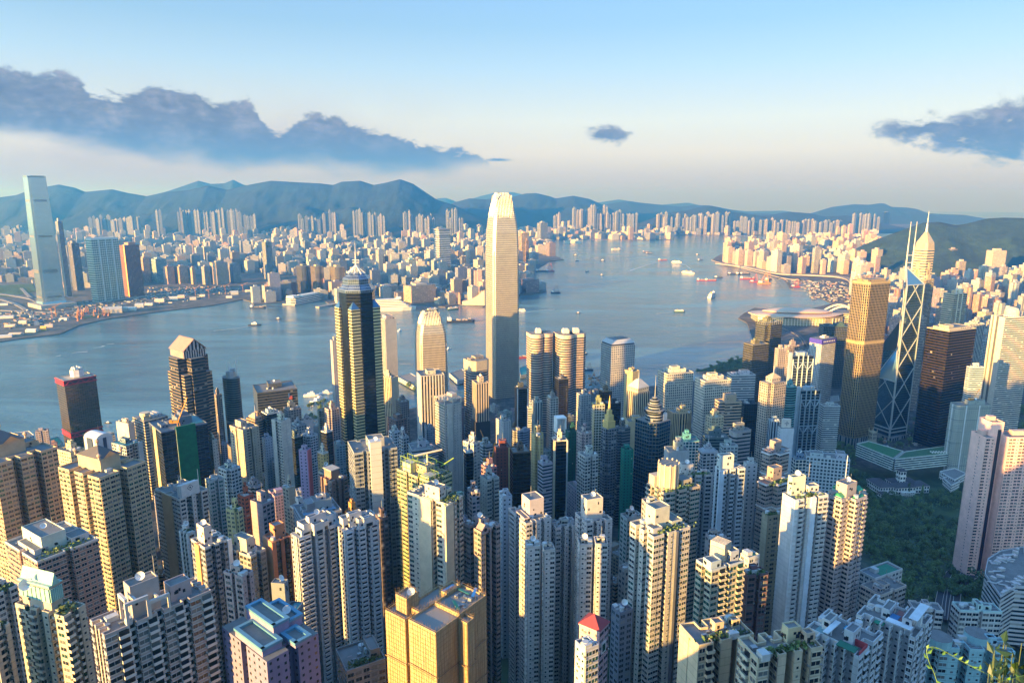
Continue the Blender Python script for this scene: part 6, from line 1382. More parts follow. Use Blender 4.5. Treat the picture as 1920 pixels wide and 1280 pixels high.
def gold_crown_tower():
 """far tall tower with pyramid and needle"""
 root, p = landmark('office_tower', 'office tower', 'tall banded gold tower with glass pyramid top and long needle spire behind the truss tower', 1733, 2250, 24, zg=2, py=470, r=50)
 m = MB(); hw = 23; m.prism(sq(hw, 6), 0, 240, 0, 1, 8.4, 4); m.build('shaft', [facade('wall_gold_bands', 1.0, .46, glass=(.10, .12, .10), gm=.5, gr=.2, wall=(.58, .46, .28), pale=0), roofm()], root)
 for s in ('l', 'f'):
  m = MB();
  for k in range(3): z = 40 + k * 60; (m.box(-hw - .4, 0, 0, .6, 24 - k * 7, 150 + k * 25, 0) if s == 'l' else m.box(0, -hw - .4, 0, 24 - k * 7, .6, 150 + k * 25, 0))
  m.build('gold_panel', [F['vert']()], root, (.62, .46, .22))
 m = MB(); m.prism(sq(hw * .98, 6), 240, 262, 0, 0, 4, 4, pl2=sq(hw * .9, 6)); m.prism(sq(hw * .9, 6), 262, 296, 0, 0, 5, 5, pl2=sq(4, 1)); m.build('pyramid_crown', [plain('gold_crown', (.60, .46, .26), .35, .4)], root)
 m = MB(); m.tube((0, 0, 296), (0, 0, 322), 4, 8, r2=2); m.tube((0, 0, 322), (0, 0, 362), 1.6, 6, r2=.5); m.build('spire', [plain('spire_white', (.66, .60, .50), .5, .1)], root)
def pale_giant():
 """tallest tower across the water"""
 root, p = landmark('office_tower', 'office tower', 'tallest pale blue glass tower across the water, slightly tapered with dark louvre bands', 97, 2590, 0, zg=2, py=570, r=60)
 mat = facade('pale_giant_glass', .97, .80, gm=.85, gr=.12, tint=True, frame=(.26, .34, .40), wr=.25, wm=.7, tintdk=.15)
 root.rotation_euler = (0, 0, radians(52)); m = MB()
 for (z0, z1, a, b) in ((0, 22, 44, 38), (22, 60, 38, 36), (60, 300, 36, 33), (300, 478, 33, 29)):
  P, Q = sq(a, a * .16, 1), sq(b, b * .16, 1); m.prism(P, z0, z1, 0, 1, 4.4, 5, pl2=Q)
 m.build('shaft', [mat, roofm()], root, (.44, .58, .68))
 for sx, sy in ((0, -1), (-1, 0), (1, 0), (0, 1)):
  m = MB(); a = 29 * .8; q = [(-a, -30), (a, -30), (a, -27.5), (-a, -27.5)]
  m.box(0, 0, 0, a * 2, 1.5, 7, 0); o = m.build('parapet_screen', [mat], root, (.60, .68, .74)); o.location = (sx * 29, sy * 29, 478); o.rotation_euler = (0, 0, 0 if sx == 0 else pi / 2)
 for z, t in ((392, 8), (262, 8), (130, 14), (36, 8)):
  hw = lerp_tab([(22, 38), (60, 36), (300, 33), (478, 29)], z) + .4
  for sx, sy in ((0, -1), (-1, 0)):
   m = MB()
   for k in range(int(t / 2.6)): m.box(0, 0, k * 2.6, hw * 1.3, .8, 1.5, 0)
   o = m.build('louvre_band', [plain('louvre_dark', (.16, .15, .13), .6)], root); o.location = (sx * hw, sy * hw, z); o.rotation_euler = (0, 0, 0 if sx == 0 else pi / 2)
 m = MB(); m.prism([(-60, -75), (60, -75), (60, 60), (-60, 60)], 0, 14, 0, 0, 5, 400); m.build('podium', [F['strip']()], root, (.40, .36, .32))
def pink_slabs():
 P = onY(1851, 822, 572); zg = ground(P.x, P.y) - 4; h = P.z - zg; root = empty('apartment_tower', (P.x, P.y, zg), radians(2), 'salmon pink apartment tower of two slabs joined by a taller lift core, right frame edge', 'apartment tower')
 FOOT.append((P.x + 20, P.y + 10, 36)); col = (.84, .52, .45)
 F['pnk'] = lambda: facade('wall_pink_windows', .42, .42, glass=(.05, .04, .04), pale=.02)
 th = radians(2)
 for (x0, y0, w, d, H, name, f) in ((-1, 0, 8.5, 19, 0, 'slab', 'l'), (17.5, -3, 36, 17, 1, 'slab', 'f'), (7, 6, 11.5, 16, 12, 'lift_core', '')):
  q = [(x0, y0), (x0 + w, y0), (x0 + w, y0 + d), (x0, y0 + d)]; m = MB()
  m.prism(q, 0, h + H, 0, 1, 3.0, 4.2, blank=() if name == 'slab' else (0, 1, 2, 3)); s = m.build(name, [F['pnk'] () if name != 'slab' else wallm(), roofm()], root, col)
  parapet(q, h + H, 1).build('parapet', [wallm()], s, col)
  if name == 'slab':
   e = dress(s, q, 0, h + H, th, ['ffs' if f == 'f' else 'fs', '-', '-', '---s----' if f == 'l' else '-'], 3.0, 3.2, col, 5, (0, 0, 0, 1), 50, org=(P.x, P.y, zg))
  wbox(s, 'machine_room', (.58, .40, .34), [(x0 + w * .5, y0 + d * .6, h + H, w * .5, d * .3, 4)])
 wbox(root, 'glass_strip', None, [(15, 5.9, 0, 3.0, .3, h + 6)], plain('dark_glass_strip', (.05, .06, .08), .2, .4))
def landmarks():
 twofin(942, 1368, 412, 28, 'tallest silver gold tower by the water with tapering shoulders and a crown of curved fins')
 twofin(809, 1190, 207, 25, 'shorter beige tower with crown of curved fins left of the tallest tower')
 pyramid_column_tower(); truss_tower(); lattice_tower(); black_tower(); curved_twins(); gabled_dark(); red_belts()
 steel_bank(1478, 1525, 668, 960, 'blue grey steel trussed bank tower, the farther of the two with hanging braces')
 steel_bank(1494, 1538, 733, 880, 'blue grey steel trussed bank tower, the nearer of the two with hanging braces')
 gold_crown_tower(); pale_giant(); pink_slabs()
# ---------------------------------------------------------------- far city on both shores
PAL = [(0.47, 0.45, 0.41), (0.42, 0.34, 0.29), (0.37, 0.39, 0.41), (0.50, 0.50, 0.50), (0.44, 0.38, 0.31), (0.29, 0.29, 0.32), (0.45, 0.32, 0.28), (0.35, 0.40, 0.44), (0.25, 0.21, 0.19), (0.40, 0.42, 0.42), (0.16, 0.20, 0.26), (0.22, 0.24, 0.28)]  # last two entries put cloud shade over the far estates into wall colour
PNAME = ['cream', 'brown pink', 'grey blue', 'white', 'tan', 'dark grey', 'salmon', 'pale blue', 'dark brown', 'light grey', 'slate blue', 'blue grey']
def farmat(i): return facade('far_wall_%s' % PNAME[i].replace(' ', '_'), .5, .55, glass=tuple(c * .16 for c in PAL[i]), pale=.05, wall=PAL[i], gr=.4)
def inpoly(x, y, P):
 c = False; n = len(P)
 for i in range(n):
  a, b = P[i], P[(i + 1) % n]
  if (a[1] > y) != (b[1] > y) and x < (b[0] - a[0]) * (y - a[1]) / (b[1] - a[1]) + a[0]: c = not c
 return c
def free(x, y, r): return all((x - a) ** 2 + (y - b) ** 2 > (r + q) ** 2 for a, b, q in FOOT)
FAR = [  # xl, xr, ytop, ybase, colour, facade, label, kind, options
 (56, 68, 436, 560, (.50, .46, .40), 'vert', 'thin pale slab tower tucked behind the tallest tower across the water', {}),
 (103, 117, 415, 556, (.34, .36, .40), 'vert', 'dark slab tower with a pink top right behind the tallest tower across the water', {}),
 (126, 148, 456, 545, (.20, .19, .20), 'vert', 'dark brown ribbed slab left of the wide white framed blue glass block', {}),
 (143, 222, 450, 566, (.07, .24, .32), 'curtl', 'wide blue glass apartment block with white frame grid across the water', dict(d=45, fh=9, bay=8, top=1)),
 (218, 261, 460, 556, (.36, .17, .11), 'vert', 'brown red tower with bright gold left edge beside the blue glass block', dict(d=50, edge=1)),
 (305, 326, 500, 533, (.40, .28, .22), 'far', 'brown block of the waterfront row, furthest left', {}), (326, 352, 500, 532, (.52, .36, .24), 'far', 'tan brown block of the waterfront row, second from left', {}),
 (356, 366, 502, 533, (.50, .36, .25), 'far', 'narrow tan block of the waterfront row', {}), (377, 392, 500, 534, (.30, .30, .32), 'far', 'grey dark block of the waterfront row', {}),
 (393, 426, 493, 534, (.50, .38, .28), 'far', 'broad tan tower pair in the waterfront row', {}), (428, 450, 495, 530, (.28, .27, .28), 'far', 'dark block at the right end of the waterfront row', {}),
 (260, 280, 484, 530, (.46, .28, .20), 'far', 'brown tower just right of the brown red gold edged tower', {}), (280, 312, 486, 530, (.34, .48, .54), 'strip', 'pale blue wide office block behind the waterfront row', {}),
 (491, 509, 454, 524, (.34, .36, .36), 'vert', 'slender dark glass tower standing alone above low roofs', dict(d=40)),
 (497, 520, 532, 552, (.30, .17, .12), 'strip', 'brown low hotel block, left of three by the water', {}), (520, 556, 530, 555, (.36, .19, .11), 'strip', 'orange brown low hotel block by the water', {}),
 (555, 583, 499, 549, (.22, .22, .17), 'curt', 'dark gold glass tower, furthest left of the three waterfront glass towers', dict(pl='bow')), (582, 606, 500, 552, (.55, .42, .22), 'curt', 'bright gold curved glass tower, middle of the three waterfront glass towers', dict(pl='bow')),
 (618, 646, 501, 555, (.56, .44, .24), 'curt', 'bright gold curved glass tower, right of the three waterfront glass towers', dict(pl='bow')),
 (656, 682, 502, 535, (.56, .48, .32), 'curtl', 'gold glass office behind the tall faceted tower spire', {}),
 (704, 720, 468, 528, (.30, .42, .48), 'curtl', 'pale glass tower with dark curved side right of the needle spire', {}), (718, 728, 480, 530, (.24, .28, .33), 'curtd', 'dark lower glass tower beside the pale glass tower', {}),
 (812, 844, 431, 514, (.40, .45, .47), 'curtl', 'tall pale slab tower with a roof lip and white grid left of the tallest tower', dict(d=55, fh=12, bay=6, lip=1)),
 (759, 780, 487, 536, (.18, .44, .48), 'curtl', 'slim curving green glass tower by the clock tower hotel', {}), (776, 794, 485, 528, (.34, .26, .20), 'stripw', 'brown banded office behind the curving green tower', {}),
 (845, 862, 499, 532, (.34, .38, .42), 'stripw', 'grey banded tower with a white roof sign left of the tallest tower', {}), (862, 874, 481, 518, (.24, .25, .28), 'vert', 'dark narrow tower beside the grey banded one', {}),
 (697, 746, 538, 560, (.58, .48, .40), 'strip', 'long cream harbour mall block, left wing', dict(d=60)), (746, 817, 537, 568, (.60, .48, .36), 'strip', 'long cream harbour mall block, right wing', dict(d=60)),
 (597, 628, 528, 551, (.56, .34, .28), 'small', 'pink hotel block with a square opening between gold glass towers', dict(hole=1)),
 (838, 858, 549, 566, (.56, .40, .34), 'small', 'square pink concert hall block on the far waterfront', dict(d=40)),
 (836, 858, 533, 550, (.34, .42, .48), 'strip', 'pale blue hotel slab behind the concert hall', {}), (862, 884, 534, 552, (.44, .44, .46), 'strip', 'grey hotel slab right of the concert hall', {}),
 (972, 990, 437, 505, (.58, .44, .28), 'stripw', 'gold banded tower peeking right of the tallest tower', dict(zoff=0)), (984, 992, 450, 505, (.34, .24, .20), 'vert', 'dark brown tower right of the gold banded one', {}),
 (1007, 1027, 418, 464, (.26, .31, .37), 'vert', 'tall ribbed grey blue tower at the point of the peninsula', {}), (1024, 1042, 455, 480, (.32, .27, .28), 'strip', 'brown block at the point of the peninsula', {}),
 (992, 1010, 474, 497, (.42, .46, .52), 'strip', 'white and grey blocks stepping down to the point', {}), (974, 1000, 511, 536, (.40, .42, .44), 'strip', 'grey office with roof steps above the pink waterfront block', {}),
 (973, 1011, 525, 549, (.40, .27, .27), 'strip', 'brown pink waterfront block on the point right of the tallest tower', dict(d=50)),
 (1655, 1669, 398, 428, (.10, .14, .22), 'curtd', 'lone dark twin edged tower far off before the hills at right', dict(w=90)),
 (1360, 1378, 464, 494, (.56, .46, .38), 'far', 'row of cream seaside towers, left end', {}), (1380, 1396, 468, 497, (.54, .44, .38), 'far', 'row of cream seaside towers, middle', {}),
 (1397, 1412, 470, 500, (.56, .46, .40), 'far', 'row of cream seaside towers, right end', {}), (1412, 1426, 472, 500, (.46, .46, .48), 'far', 'grey tower closing the seaside row', {}),
 (1451, 1464, 466, 505, (.56, .44, .36), 'far', 'salmon slim tower pair by the highway, left', {}), (1475, 1486, 474, 506, (.56, .44, .36), 'far', 'salmon slim tower by the highway, middle', {}), (1487, 1499, 472, 508, (.58, .46, .38), 'far', 'salmon slim tower by the highway, right', {}),
 (1506, 1519, 480, 508, (.56, .44, .36), 'far', 'cream pink block right of the slim highway towers', {}), (1524, 1538, 465, 512, (.24, .30, .36), 'curtl', 'bluish office with cream hat by the highway', {}),
 (1539, 1550, 487, 514, (.58, .46, .38), 'far', 'cream tower by the highway bend', {}), (1577, 1593, 489, 514, (.58, .46, .40), 'far', 'pinkish ribbed tower by the highway bend', {}),
 (1598, 1616, 494, 515, (.60, .44, .38), 'far', 'low pink block right of the highway bend', {}), (1621, 1638, 490, 514, (.58, .46, .38), 'far', 'cream tower above the park by the highway', {}), (1461, 1477, 444, 468, (.05, .16, .20), 'curtd', 'dark teal tower with a red crown among pink blocks', {}),
 (1568, 1576, 426, 462, (.44, .38, .30), 'far', 'thin ochre tower before the wooded hill, left', {}), (1578, 1588, 424, 464, (.44, .38, .30), 'far', 'thin ochre tower before the wooded hill, right', {}), (1590, 1600, 421, 452, (.52, .34, .32), 'far', 'pink topped tower behind the ochre towers', {}),
 (1617, 1627, 433, 466, (.54, .32, .30), 'far', 'pink apartment row before the wooded hill, left', {}), (1628, 1638, 435, 467, (.54, .32, .30), 'far', 'pink apartment row before the wooded hill, right', {}),
 (1778, 1796, 467, 520, (.36, .32, .28), 'stripw', 'tan banded tower in front of the wooded hill', {}), (1754, 1772, 480, 520, (.44, .54, .60), 'curtl', 'pale blue glass tower right of the gold needle tower', {}),
 (1793, 1812, 490, 550, (.58, .50, .38), 'vert', 'white and cream ribbed tower in the eastern rows', {}), (1850, 1888, 470, 540, (.54, .44, .38), 'far', 'broad stepped salmon tower with a mast in the eastern rows', {}), (1820, 1838, 478, 505, (.56, .46, .42), 'far', 'pink tower before the hill in the eastern rows', {}),
 (1906, 1920, 468, 500, (.56, .54, .52), 'far', 'white tower at the right frame edge before the hill', {}), (1895, 1912, 528, 590, (.56, .48, .38), 'far', 'cream tower right of the broad salmon tower', {}), (1862, 1880, 560, 600, (.34, .28, .25), 'aptd', 'dark brown tower with a small gable in the eastern rows', {}),
 (1765, 1782, 516, 560, (.30, .14, .12), 'curtd', 'dark red tower in the eastern rows', {}), (1836, 1852, 508, 560, (.40, .50, .58), 'aptd', 'pale blue tower in the eastern rows', {}), (1874, 1890, 500, 560, (.46, .42, .42), 'aptd', 'grey pink tower in the eastern rows', {}),
]
def far_named():
 for (xl, xr, yt, yb, col, f, lab, o) in FAR:
  xc = (xl + xr) / 2; B = onz(xc, yb, 3); T_ = onY(xc, yt, B.y); kk = B.y / 1000
  root, w, d, h = tower('office_tower' if f in ('curt', 'curtd', 'curtl', 'strip', 'stripw', 'vert') else 'apartment_tower', 'far tower', lab, xl, xl + (xr - xl) * .35, xr, yt, B.y, 26, o.get('pl', 'box'), f, col, zg=1.5, kit=False, fh=o.get('fh', 3.4 * max(1, kk * .5)), bay=o.get('bay', 3.6 * max(1, kk * .5)), **({'d': o['d']} if 'd' in o else {}))
  if o.get('hole'):
   wbox(root, 'opening', None, [(w * .5, -.5, h * .2, w * .35, 1, h * .55)], plain('dark_opening', (.05, .05, .07), .5)); wbox(root, 'corner_tower', (.58, .36, .3), [(w * .02, 2, 0, w * .1, 8, h * 1.25), (w * .98, 2, 0, w * .1, 8, h * 1.25)])
  elif o.get('lip'):
   m = MB(); m.prism([(-8, -8), (w + 8, -8), (w + 8, d + 8), (-8, d + 8)], h, h + 5, 0, 0, 1, 400); m.build('roof_lip', [wallm()], root, (.30, .27, .26));
   for z in (.38, .62, .85): wbox(root, 'belt', (.12, .12, .13), [(w / 2, -.4, h * z, w, .8, 4), (-.4, d / 2, h * z, .8, d, 4)])
  elif o.get('top'):
   wbox(root, 'roof_frame', (.6, .64, .66), [(w / 2, d / 2, h, w, d, 6)])
   for k in range(3): wbox(root, 'blade_wall', (.55, .62, .66), [(w * (.25 + .25 * k), -1, 0, 3, 2, h + 3)])
  elif o.get('edge'):
   wbox(root, 'edge_wall', (.66, .40, .14), [(-1, 3, 0, 2, 8, h + 3)]); wbox(root, 'roof_block', (.4, .22, .16), [(w * .6, d * .5, h, w * .5, d * .6, 10)])
  else: wbox(root, 'machine_room', tuple(c * .95 for c in col), [(w * .5, d * .5, h, w * .45, d * .45, 3 + h * .03)])
def box_house(m, x, y, w, d, h, th, mi, z0=0, k=1.0, rnd=random):
 c, s = cos(th), sin(th); P = [(x + c * a - s * b, y + s * a + c * b) for a, b in ((-w / 2, -d / 2), (w / 2, -d / 2), (w / 2, d / 2), (-w / 2, d / 2))]
 m.prism(P, z0, z0 + h, mi, 12, 3.4 * k, 3.6 * k)
 m.box(x + rnd.uniform(-.1, .1) * w, y, z0 + h, w * .4, d * .4, 3 + h * .04, mi, th)
LAND = {}
def far_city():
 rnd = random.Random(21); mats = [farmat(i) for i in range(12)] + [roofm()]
 K = [(p.x, p.y) for p in [onz(x, y, 0) for x, y in KOW]] + [(6500, 9800), (9000, 16000), (-14000, 16000), (-9000, 3000)]
 E = [(p.x, p.y) for p in [onz(x, y, 0) for x, y in EAST]] + [(6500, 8200), (9000, 6000), (6500, 1500), (1100, 1250), (560, 1400)]
 LAND['K'], LAND['E'] = K, E
 C_ = []
 def add(x, y, w, d, h, th, i, z0=0, land=''): C_.append((x, y, w, d, h, th, i, z0, land))
 # Kowloon: rows with depth
 y = 2650
 while y < 9300:
  st = 46 + (y - 2600) * .0125; x = -.85 * y
  while x < .62 * y:
   X, Y_ = x + rnd.uniform(-.3, .3) * st, y + rnd.uniform(-.3, .3) * st; sx, sy = px_of(Vector((X, Y_, 0))); x += st
   if not (-60 < sx < 1420) or not inpoly(X, Y_, K): continue
   if sx < 480 and sy > 532 and not (100 < sx < 260 and sy < 540): continue         # reclaimed land stays open
   if not inpoly(X, Y_ - 35, K): continue
   # parks and low quarters
   n = sin(X * .0021 + 1.3) * sin(Y_ * .0017 + X * .0006)
   if n > .62: continue
   far_ = (Y_ - 2600) / 6500
   r = rnd.random(); h = rnd.uniform(18, 42) if r < .55 else rnd.uniform(42, 75) if r < .88 else rnd.uniform(75, 125)
   if far_ > .45: h *= 1.15
   if 1050 < sx < 1350: h = h * .9
   w, d = rnd.uniform(.5, .85) * st * min(1.25, .75 + h / 160), rnd.uniform(.4, .8) * st
   if h > 75: w, d = min(w, 42), min(d, 40)
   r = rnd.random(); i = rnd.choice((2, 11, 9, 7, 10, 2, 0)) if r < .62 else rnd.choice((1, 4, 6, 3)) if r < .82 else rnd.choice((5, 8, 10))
   if free(X, Y_, max(w, d) * .5): add(X, Y_, w, d, h, radians(rnd.choice((38, 40, 36, 20))), i, land='K')
  y += st * .95
 # slab estates below the hills, cloud shade painted in by dark slate walls : (x0, x1, top, base, count, palette)
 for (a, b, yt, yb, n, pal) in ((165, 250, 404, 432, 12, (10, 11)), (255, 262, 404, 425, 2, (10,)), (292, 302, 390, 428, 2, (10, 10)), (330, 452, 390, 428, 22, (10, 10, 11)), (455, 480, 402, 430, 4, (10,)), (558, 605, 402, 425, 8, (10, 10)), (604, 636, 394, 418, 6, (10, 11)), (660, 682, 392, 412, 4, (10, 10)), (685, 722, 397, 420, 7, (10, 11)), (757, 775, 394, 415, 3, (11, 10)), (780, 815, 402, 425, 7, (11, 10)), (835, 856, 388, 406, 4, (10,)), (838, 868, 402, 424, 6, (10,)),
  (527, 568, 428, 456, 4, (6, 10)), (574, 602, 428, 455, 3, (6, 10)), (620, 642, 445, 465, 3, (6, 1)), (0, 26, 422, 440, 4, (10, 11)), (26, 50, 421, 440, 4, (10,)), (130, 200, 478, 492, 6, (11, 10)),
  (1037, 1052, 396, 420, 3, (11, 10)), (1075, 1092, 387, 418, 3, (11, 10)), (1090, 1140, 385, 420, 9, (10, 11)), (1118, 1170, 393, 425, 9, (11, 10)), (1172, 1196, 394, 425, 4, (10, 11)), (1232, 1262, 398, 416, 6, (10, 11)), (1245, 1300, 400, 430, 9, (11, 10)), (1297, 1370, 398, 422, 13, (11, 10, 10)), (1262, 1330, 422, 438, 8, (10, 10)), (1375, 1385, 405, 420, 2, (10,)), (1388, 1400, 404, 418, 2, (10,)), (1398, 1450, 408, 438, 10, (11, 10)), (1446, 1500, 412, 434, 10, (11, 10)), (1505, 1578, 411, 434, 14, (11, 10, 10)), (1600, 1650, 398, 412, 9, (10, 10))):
  B = onz((a + b) / 2, yb, 3); YY = min(B.y, 6900 if a < 900 else 8100)
  for k in range(n):
   px = a + (b - a) * (k + .5 + rnd.uniform(-.2, .2)) / n; t = onY(px, yt + rnd.uniform(0, 10), YY + rnd.uniform(-60, 60)); z0 = 2; w = (b - a) / n / 1280 * YY * rnd.uniform(.55, 1.0)
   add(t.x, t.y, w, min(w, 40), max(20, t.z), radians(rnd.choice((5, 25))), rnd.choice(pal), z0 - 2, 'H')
 # eastern shore
 y = 1450
 while y < 6200:
  st = 40 + (y - 1400) * .010; x = .30 * y
  while x < .86 * y:
   X, Y_ = x + rnd.uniform(-.3, .3) * st, y + rnd.uniform(-.3, .3) * st; sx, sy = px_of(Vector((X, Y_, 0))); x += st
   if not inpoly(X, Y_, E) or not inpoly(X - 30, Y_ - 40, E) or not inpoly(X - 60, Y_, E) or sx > 1990: continue
   if sx < 1600 and sy > 514 : continue
   if hill_free(X, Y_): continue
   r = rnd.random(); h = rnd.uniform(28, 60) if r < .4 else rnd.uniform(60, 110) if r < .85 else rnd.uniform(110, 150)
   w, d = rnd.uniform(.45, .7) * st, rnd.uniform(.4, .7) * st
   r = rnd.random(); i = rnd.choice((0, 3, 6, 6, 4)) if r < .62 else rnd.choice((1, 2, 7, 9)) if r < .88 else rnd.choice((5, 8))
   if free(X, Y_, max(w, d) * .5): add(X, Y_, w, d, h, radians(rnd.choice((10, 24, 30))), i, land='E')
  y += st * .95
 # the ones that show largest stand alone, the others form the mass behind
 def show(c): return c[2] * (c[4] + 12) / (c[1] ** 2)
 C_.sort(key=show, reverse=True)
 single, rest = C_[:SINGLE_FAR], C_[SINGLE_FAR:]
 m = MB()
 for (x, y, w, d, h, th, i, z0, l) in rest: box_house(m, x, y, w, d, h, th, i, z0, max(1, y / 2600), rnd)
 tag(m.build('distant_city', mats), kind='stuff')
 proto = {}
 for (x, y, w, d, h, th, i, z0, l) in single:
  lab, cat, grp = far_label(x, y, w, d, h, i, l)
  o = MB(); k = max(1, y / 2600); q = [(-w / 2, -d / 2), (w / 2, -d / 2), (w / 2, d / 2), (-w / 2, d / 2)]
  if h > 60 and rnd.random() < .5: q = plan('cross', w, d); q = [(a - w / 2, b - d / 2) for a, b in q]
  o.prism(q, 0, h, 0, 1, 3.3 * k, 3.4 * k)
  ob = link('city_building', o.mesh('city_building', [F['aptd']() if i in (0, 3, 6) else F['far'](), roofm()]), None, tuple(min(.7, c * rnd.uniform(.9, 1.12)) for c in PAL[i]), (x, y, z0), th); tag(ob, lab, cat, grp)
  m2 = MB(); m2.box(rnd.uniform(-.15, .15) * w, rnd.uniform(-.1, .1) * d, h, w * rnd.uniform(.3, .5), d * rnd.uniform(.3, .5), rnd.uniform(3, 7)); m2.build('machine_room', [wallm()], ob, tuple(c * .95 for c in PAL[i]))
def hill_free(x, y):
 a, b = px_of(Vector((x, y, 0)));
 return y > 3000 and a > 1650
PLACES = [(-2600, 'by the rail yards at the left frame edge'), (-1900, 'behind the tallest tower across the water'), (-1400, 'behind the blue glass block'), (-800, 'behind the tan waterfront row'), (-300, 'behind the gold glass waterfront towers'), (150, 'behind the cream harbour mall'), (900, 'near the point right of the tallest silver tower')]
def far_label(x, y, w, d, h, i, land):
 size = 'low' if h < 32 else 'medium' if h < 60 else 'tall' if h < 95 else 'very tall'
 shape = 'broad' if w > h else 'slim' if h > 2.6 * w else 'square'
 if land == 'E':
  sx, sy = px_of(Vector((x, y, 0))); where = 'along the eastern highway shore' if sx < 1650 else 'between needle and truss towers' if sx < 1760 else 'behind the black tower' if sx < 1850 else 'behind the dome crowned tower'
  row = 'front rows' if y < 2200 else 'middle rows' if y < 3200 else 'rear rows'
 elif land == 'I': where, row = 'between the towers', 'on the valley floor'
 else:
  where = min(PLACES, key=lambda t: abs(t[0] * max(1, y / 3000) - x))[1]; row = 'front rows' if y < 3400 else 'middle rows' if y < 5000 else 'far rows'
 lab = '%s %s %s building, %s %s' % (shape, size, PNAME[i], row, where)
 return lab, 'building', lab + ' group'
SINGLE_FAR = 150
def short(t):
 W = t.replace(',', ' ,').split(); k = 3
 while k < min(len(W), 7) and W[k] not in (',', 'with', 'right', 'left', 'in', 'under', 'behind', 'beside', 'below', 'above', 'cut', 'between', 'just', 'on', 'by', 'at', 'before', 'up', 'squeezed', 'wrapped', 'half', 'crowned', 'catching', 'rising', 'of', 'and', 'near', 'down', 'lit', 'tucked', 'standing', 'over', 'carrying', 'glowing', 'top', 'leaning', 'round', 'fronting'): k += 1
 return ' '.join(W[:min(k, 8)]).replace(' ,', '').rstrip(' ,')
def infill():
 """lower blocks that close the gaps between the listed towers on the island"""
 rnd = random.Random(77); out = []; tries = 0
 while tries < 20000 and len(out) < 235:
  tries += 1
  y = rnd.uniform(430, 1330); x = rnd.uniform(-.78, .60) * y
  sx, sy = px_of(Vector((x, y, ground(x, y))))
  if x > .36 * y and (y < 1080 or y > 1250): continue
  if sx > 1480 and y < 1150: continue
  if y > 1050 and not x < -200 and not x > 330:
   if y > 1240: continue
  if y > 980 and x < -.5 * y: continue
  if y > 1030 and x < -.1 * y: continue
  w, d = rnd.uniform(9, 20), rnd.uniform(9, 20)
  if not free(x, y, max(w, d) * .36): continue
  h = rnd.uniform(28, 84) if y > 560 else rnd.uniform(25, 56)
  if y > 1050: h = rnd.uniform(12, 30)
  out.append((x, y, w, d, h)); FOOT.append((x, y, max(w, d) * .5))
 for k, (x, y, w, d, h) in enumerate(out):
  r = rnd.random(); i = rnd.choice((2, 3, 9, 7)) if r < .5 else rnd.choice((1, 4, 6, 0)) if r < .8 else rnd.choice((5, 8))
  z = ground(x, y) - 2; near = min(INFO, key=lambda t: hypot(t[4] - x, t[5] - y))
  q = plan(rnd.choice(('box', 'step', 'cross', ('comb', 1, 1, 2, 2))), w, d); col = tuple(c * rnd.uniform(.7, 1.0) for c in PAL[i]); f = rnd.choice(('apt', 'aptd', 'strip', 'grid', 'far', 'apt'))
  m = MB(); m.prism(q, 0, h, 0, 1, 3.1, 3.2)
  nl = short(near[-1]); rel = 'behind' if y > near[5] else 'in front of'; side = 'left' if x < near[4] else 'right'
  ob = link('apartment_block', m.mesh('apartment_block', [F[f](), roofm()]), None, col, (x, y, z), radians(rnd.uniform(20, 40))); tag(ob, ' '.join((('low' if h < 50 else 'plain') + ' %s block %s and %s of the %s' % (PNAME[i], rel, side, nl)).replace('in front of and', 'in front and').split()[:16]), 'apartment block', 'low blocks filling the streets')
  parapet(q, h, 1, .3).build('parapet', [wallm()], ob, col)
  m2 = MB(); m2.box(w * rnd.uniform(.35, .65), d * rnd.uniform(.35, .65), h, w * rnd.uniform(.25, .45), d * rnd.uniform(.25, .45), rnd.uniform(2.6, 5)); m2.build('machine_room', [wallm()], ob, col)
  m3 = MB()
  for j in range(5): m3.box(w * rnd.uniform(.1, .9), d * rnd.uniform(.1, .9), h + .01 * j, rnd.uniform(.8, 2.5), rnd.uniform(.8, 2), rnd.uniform(.6, 1.6))
  m3.build('roof_plant', [metalm()], ob)
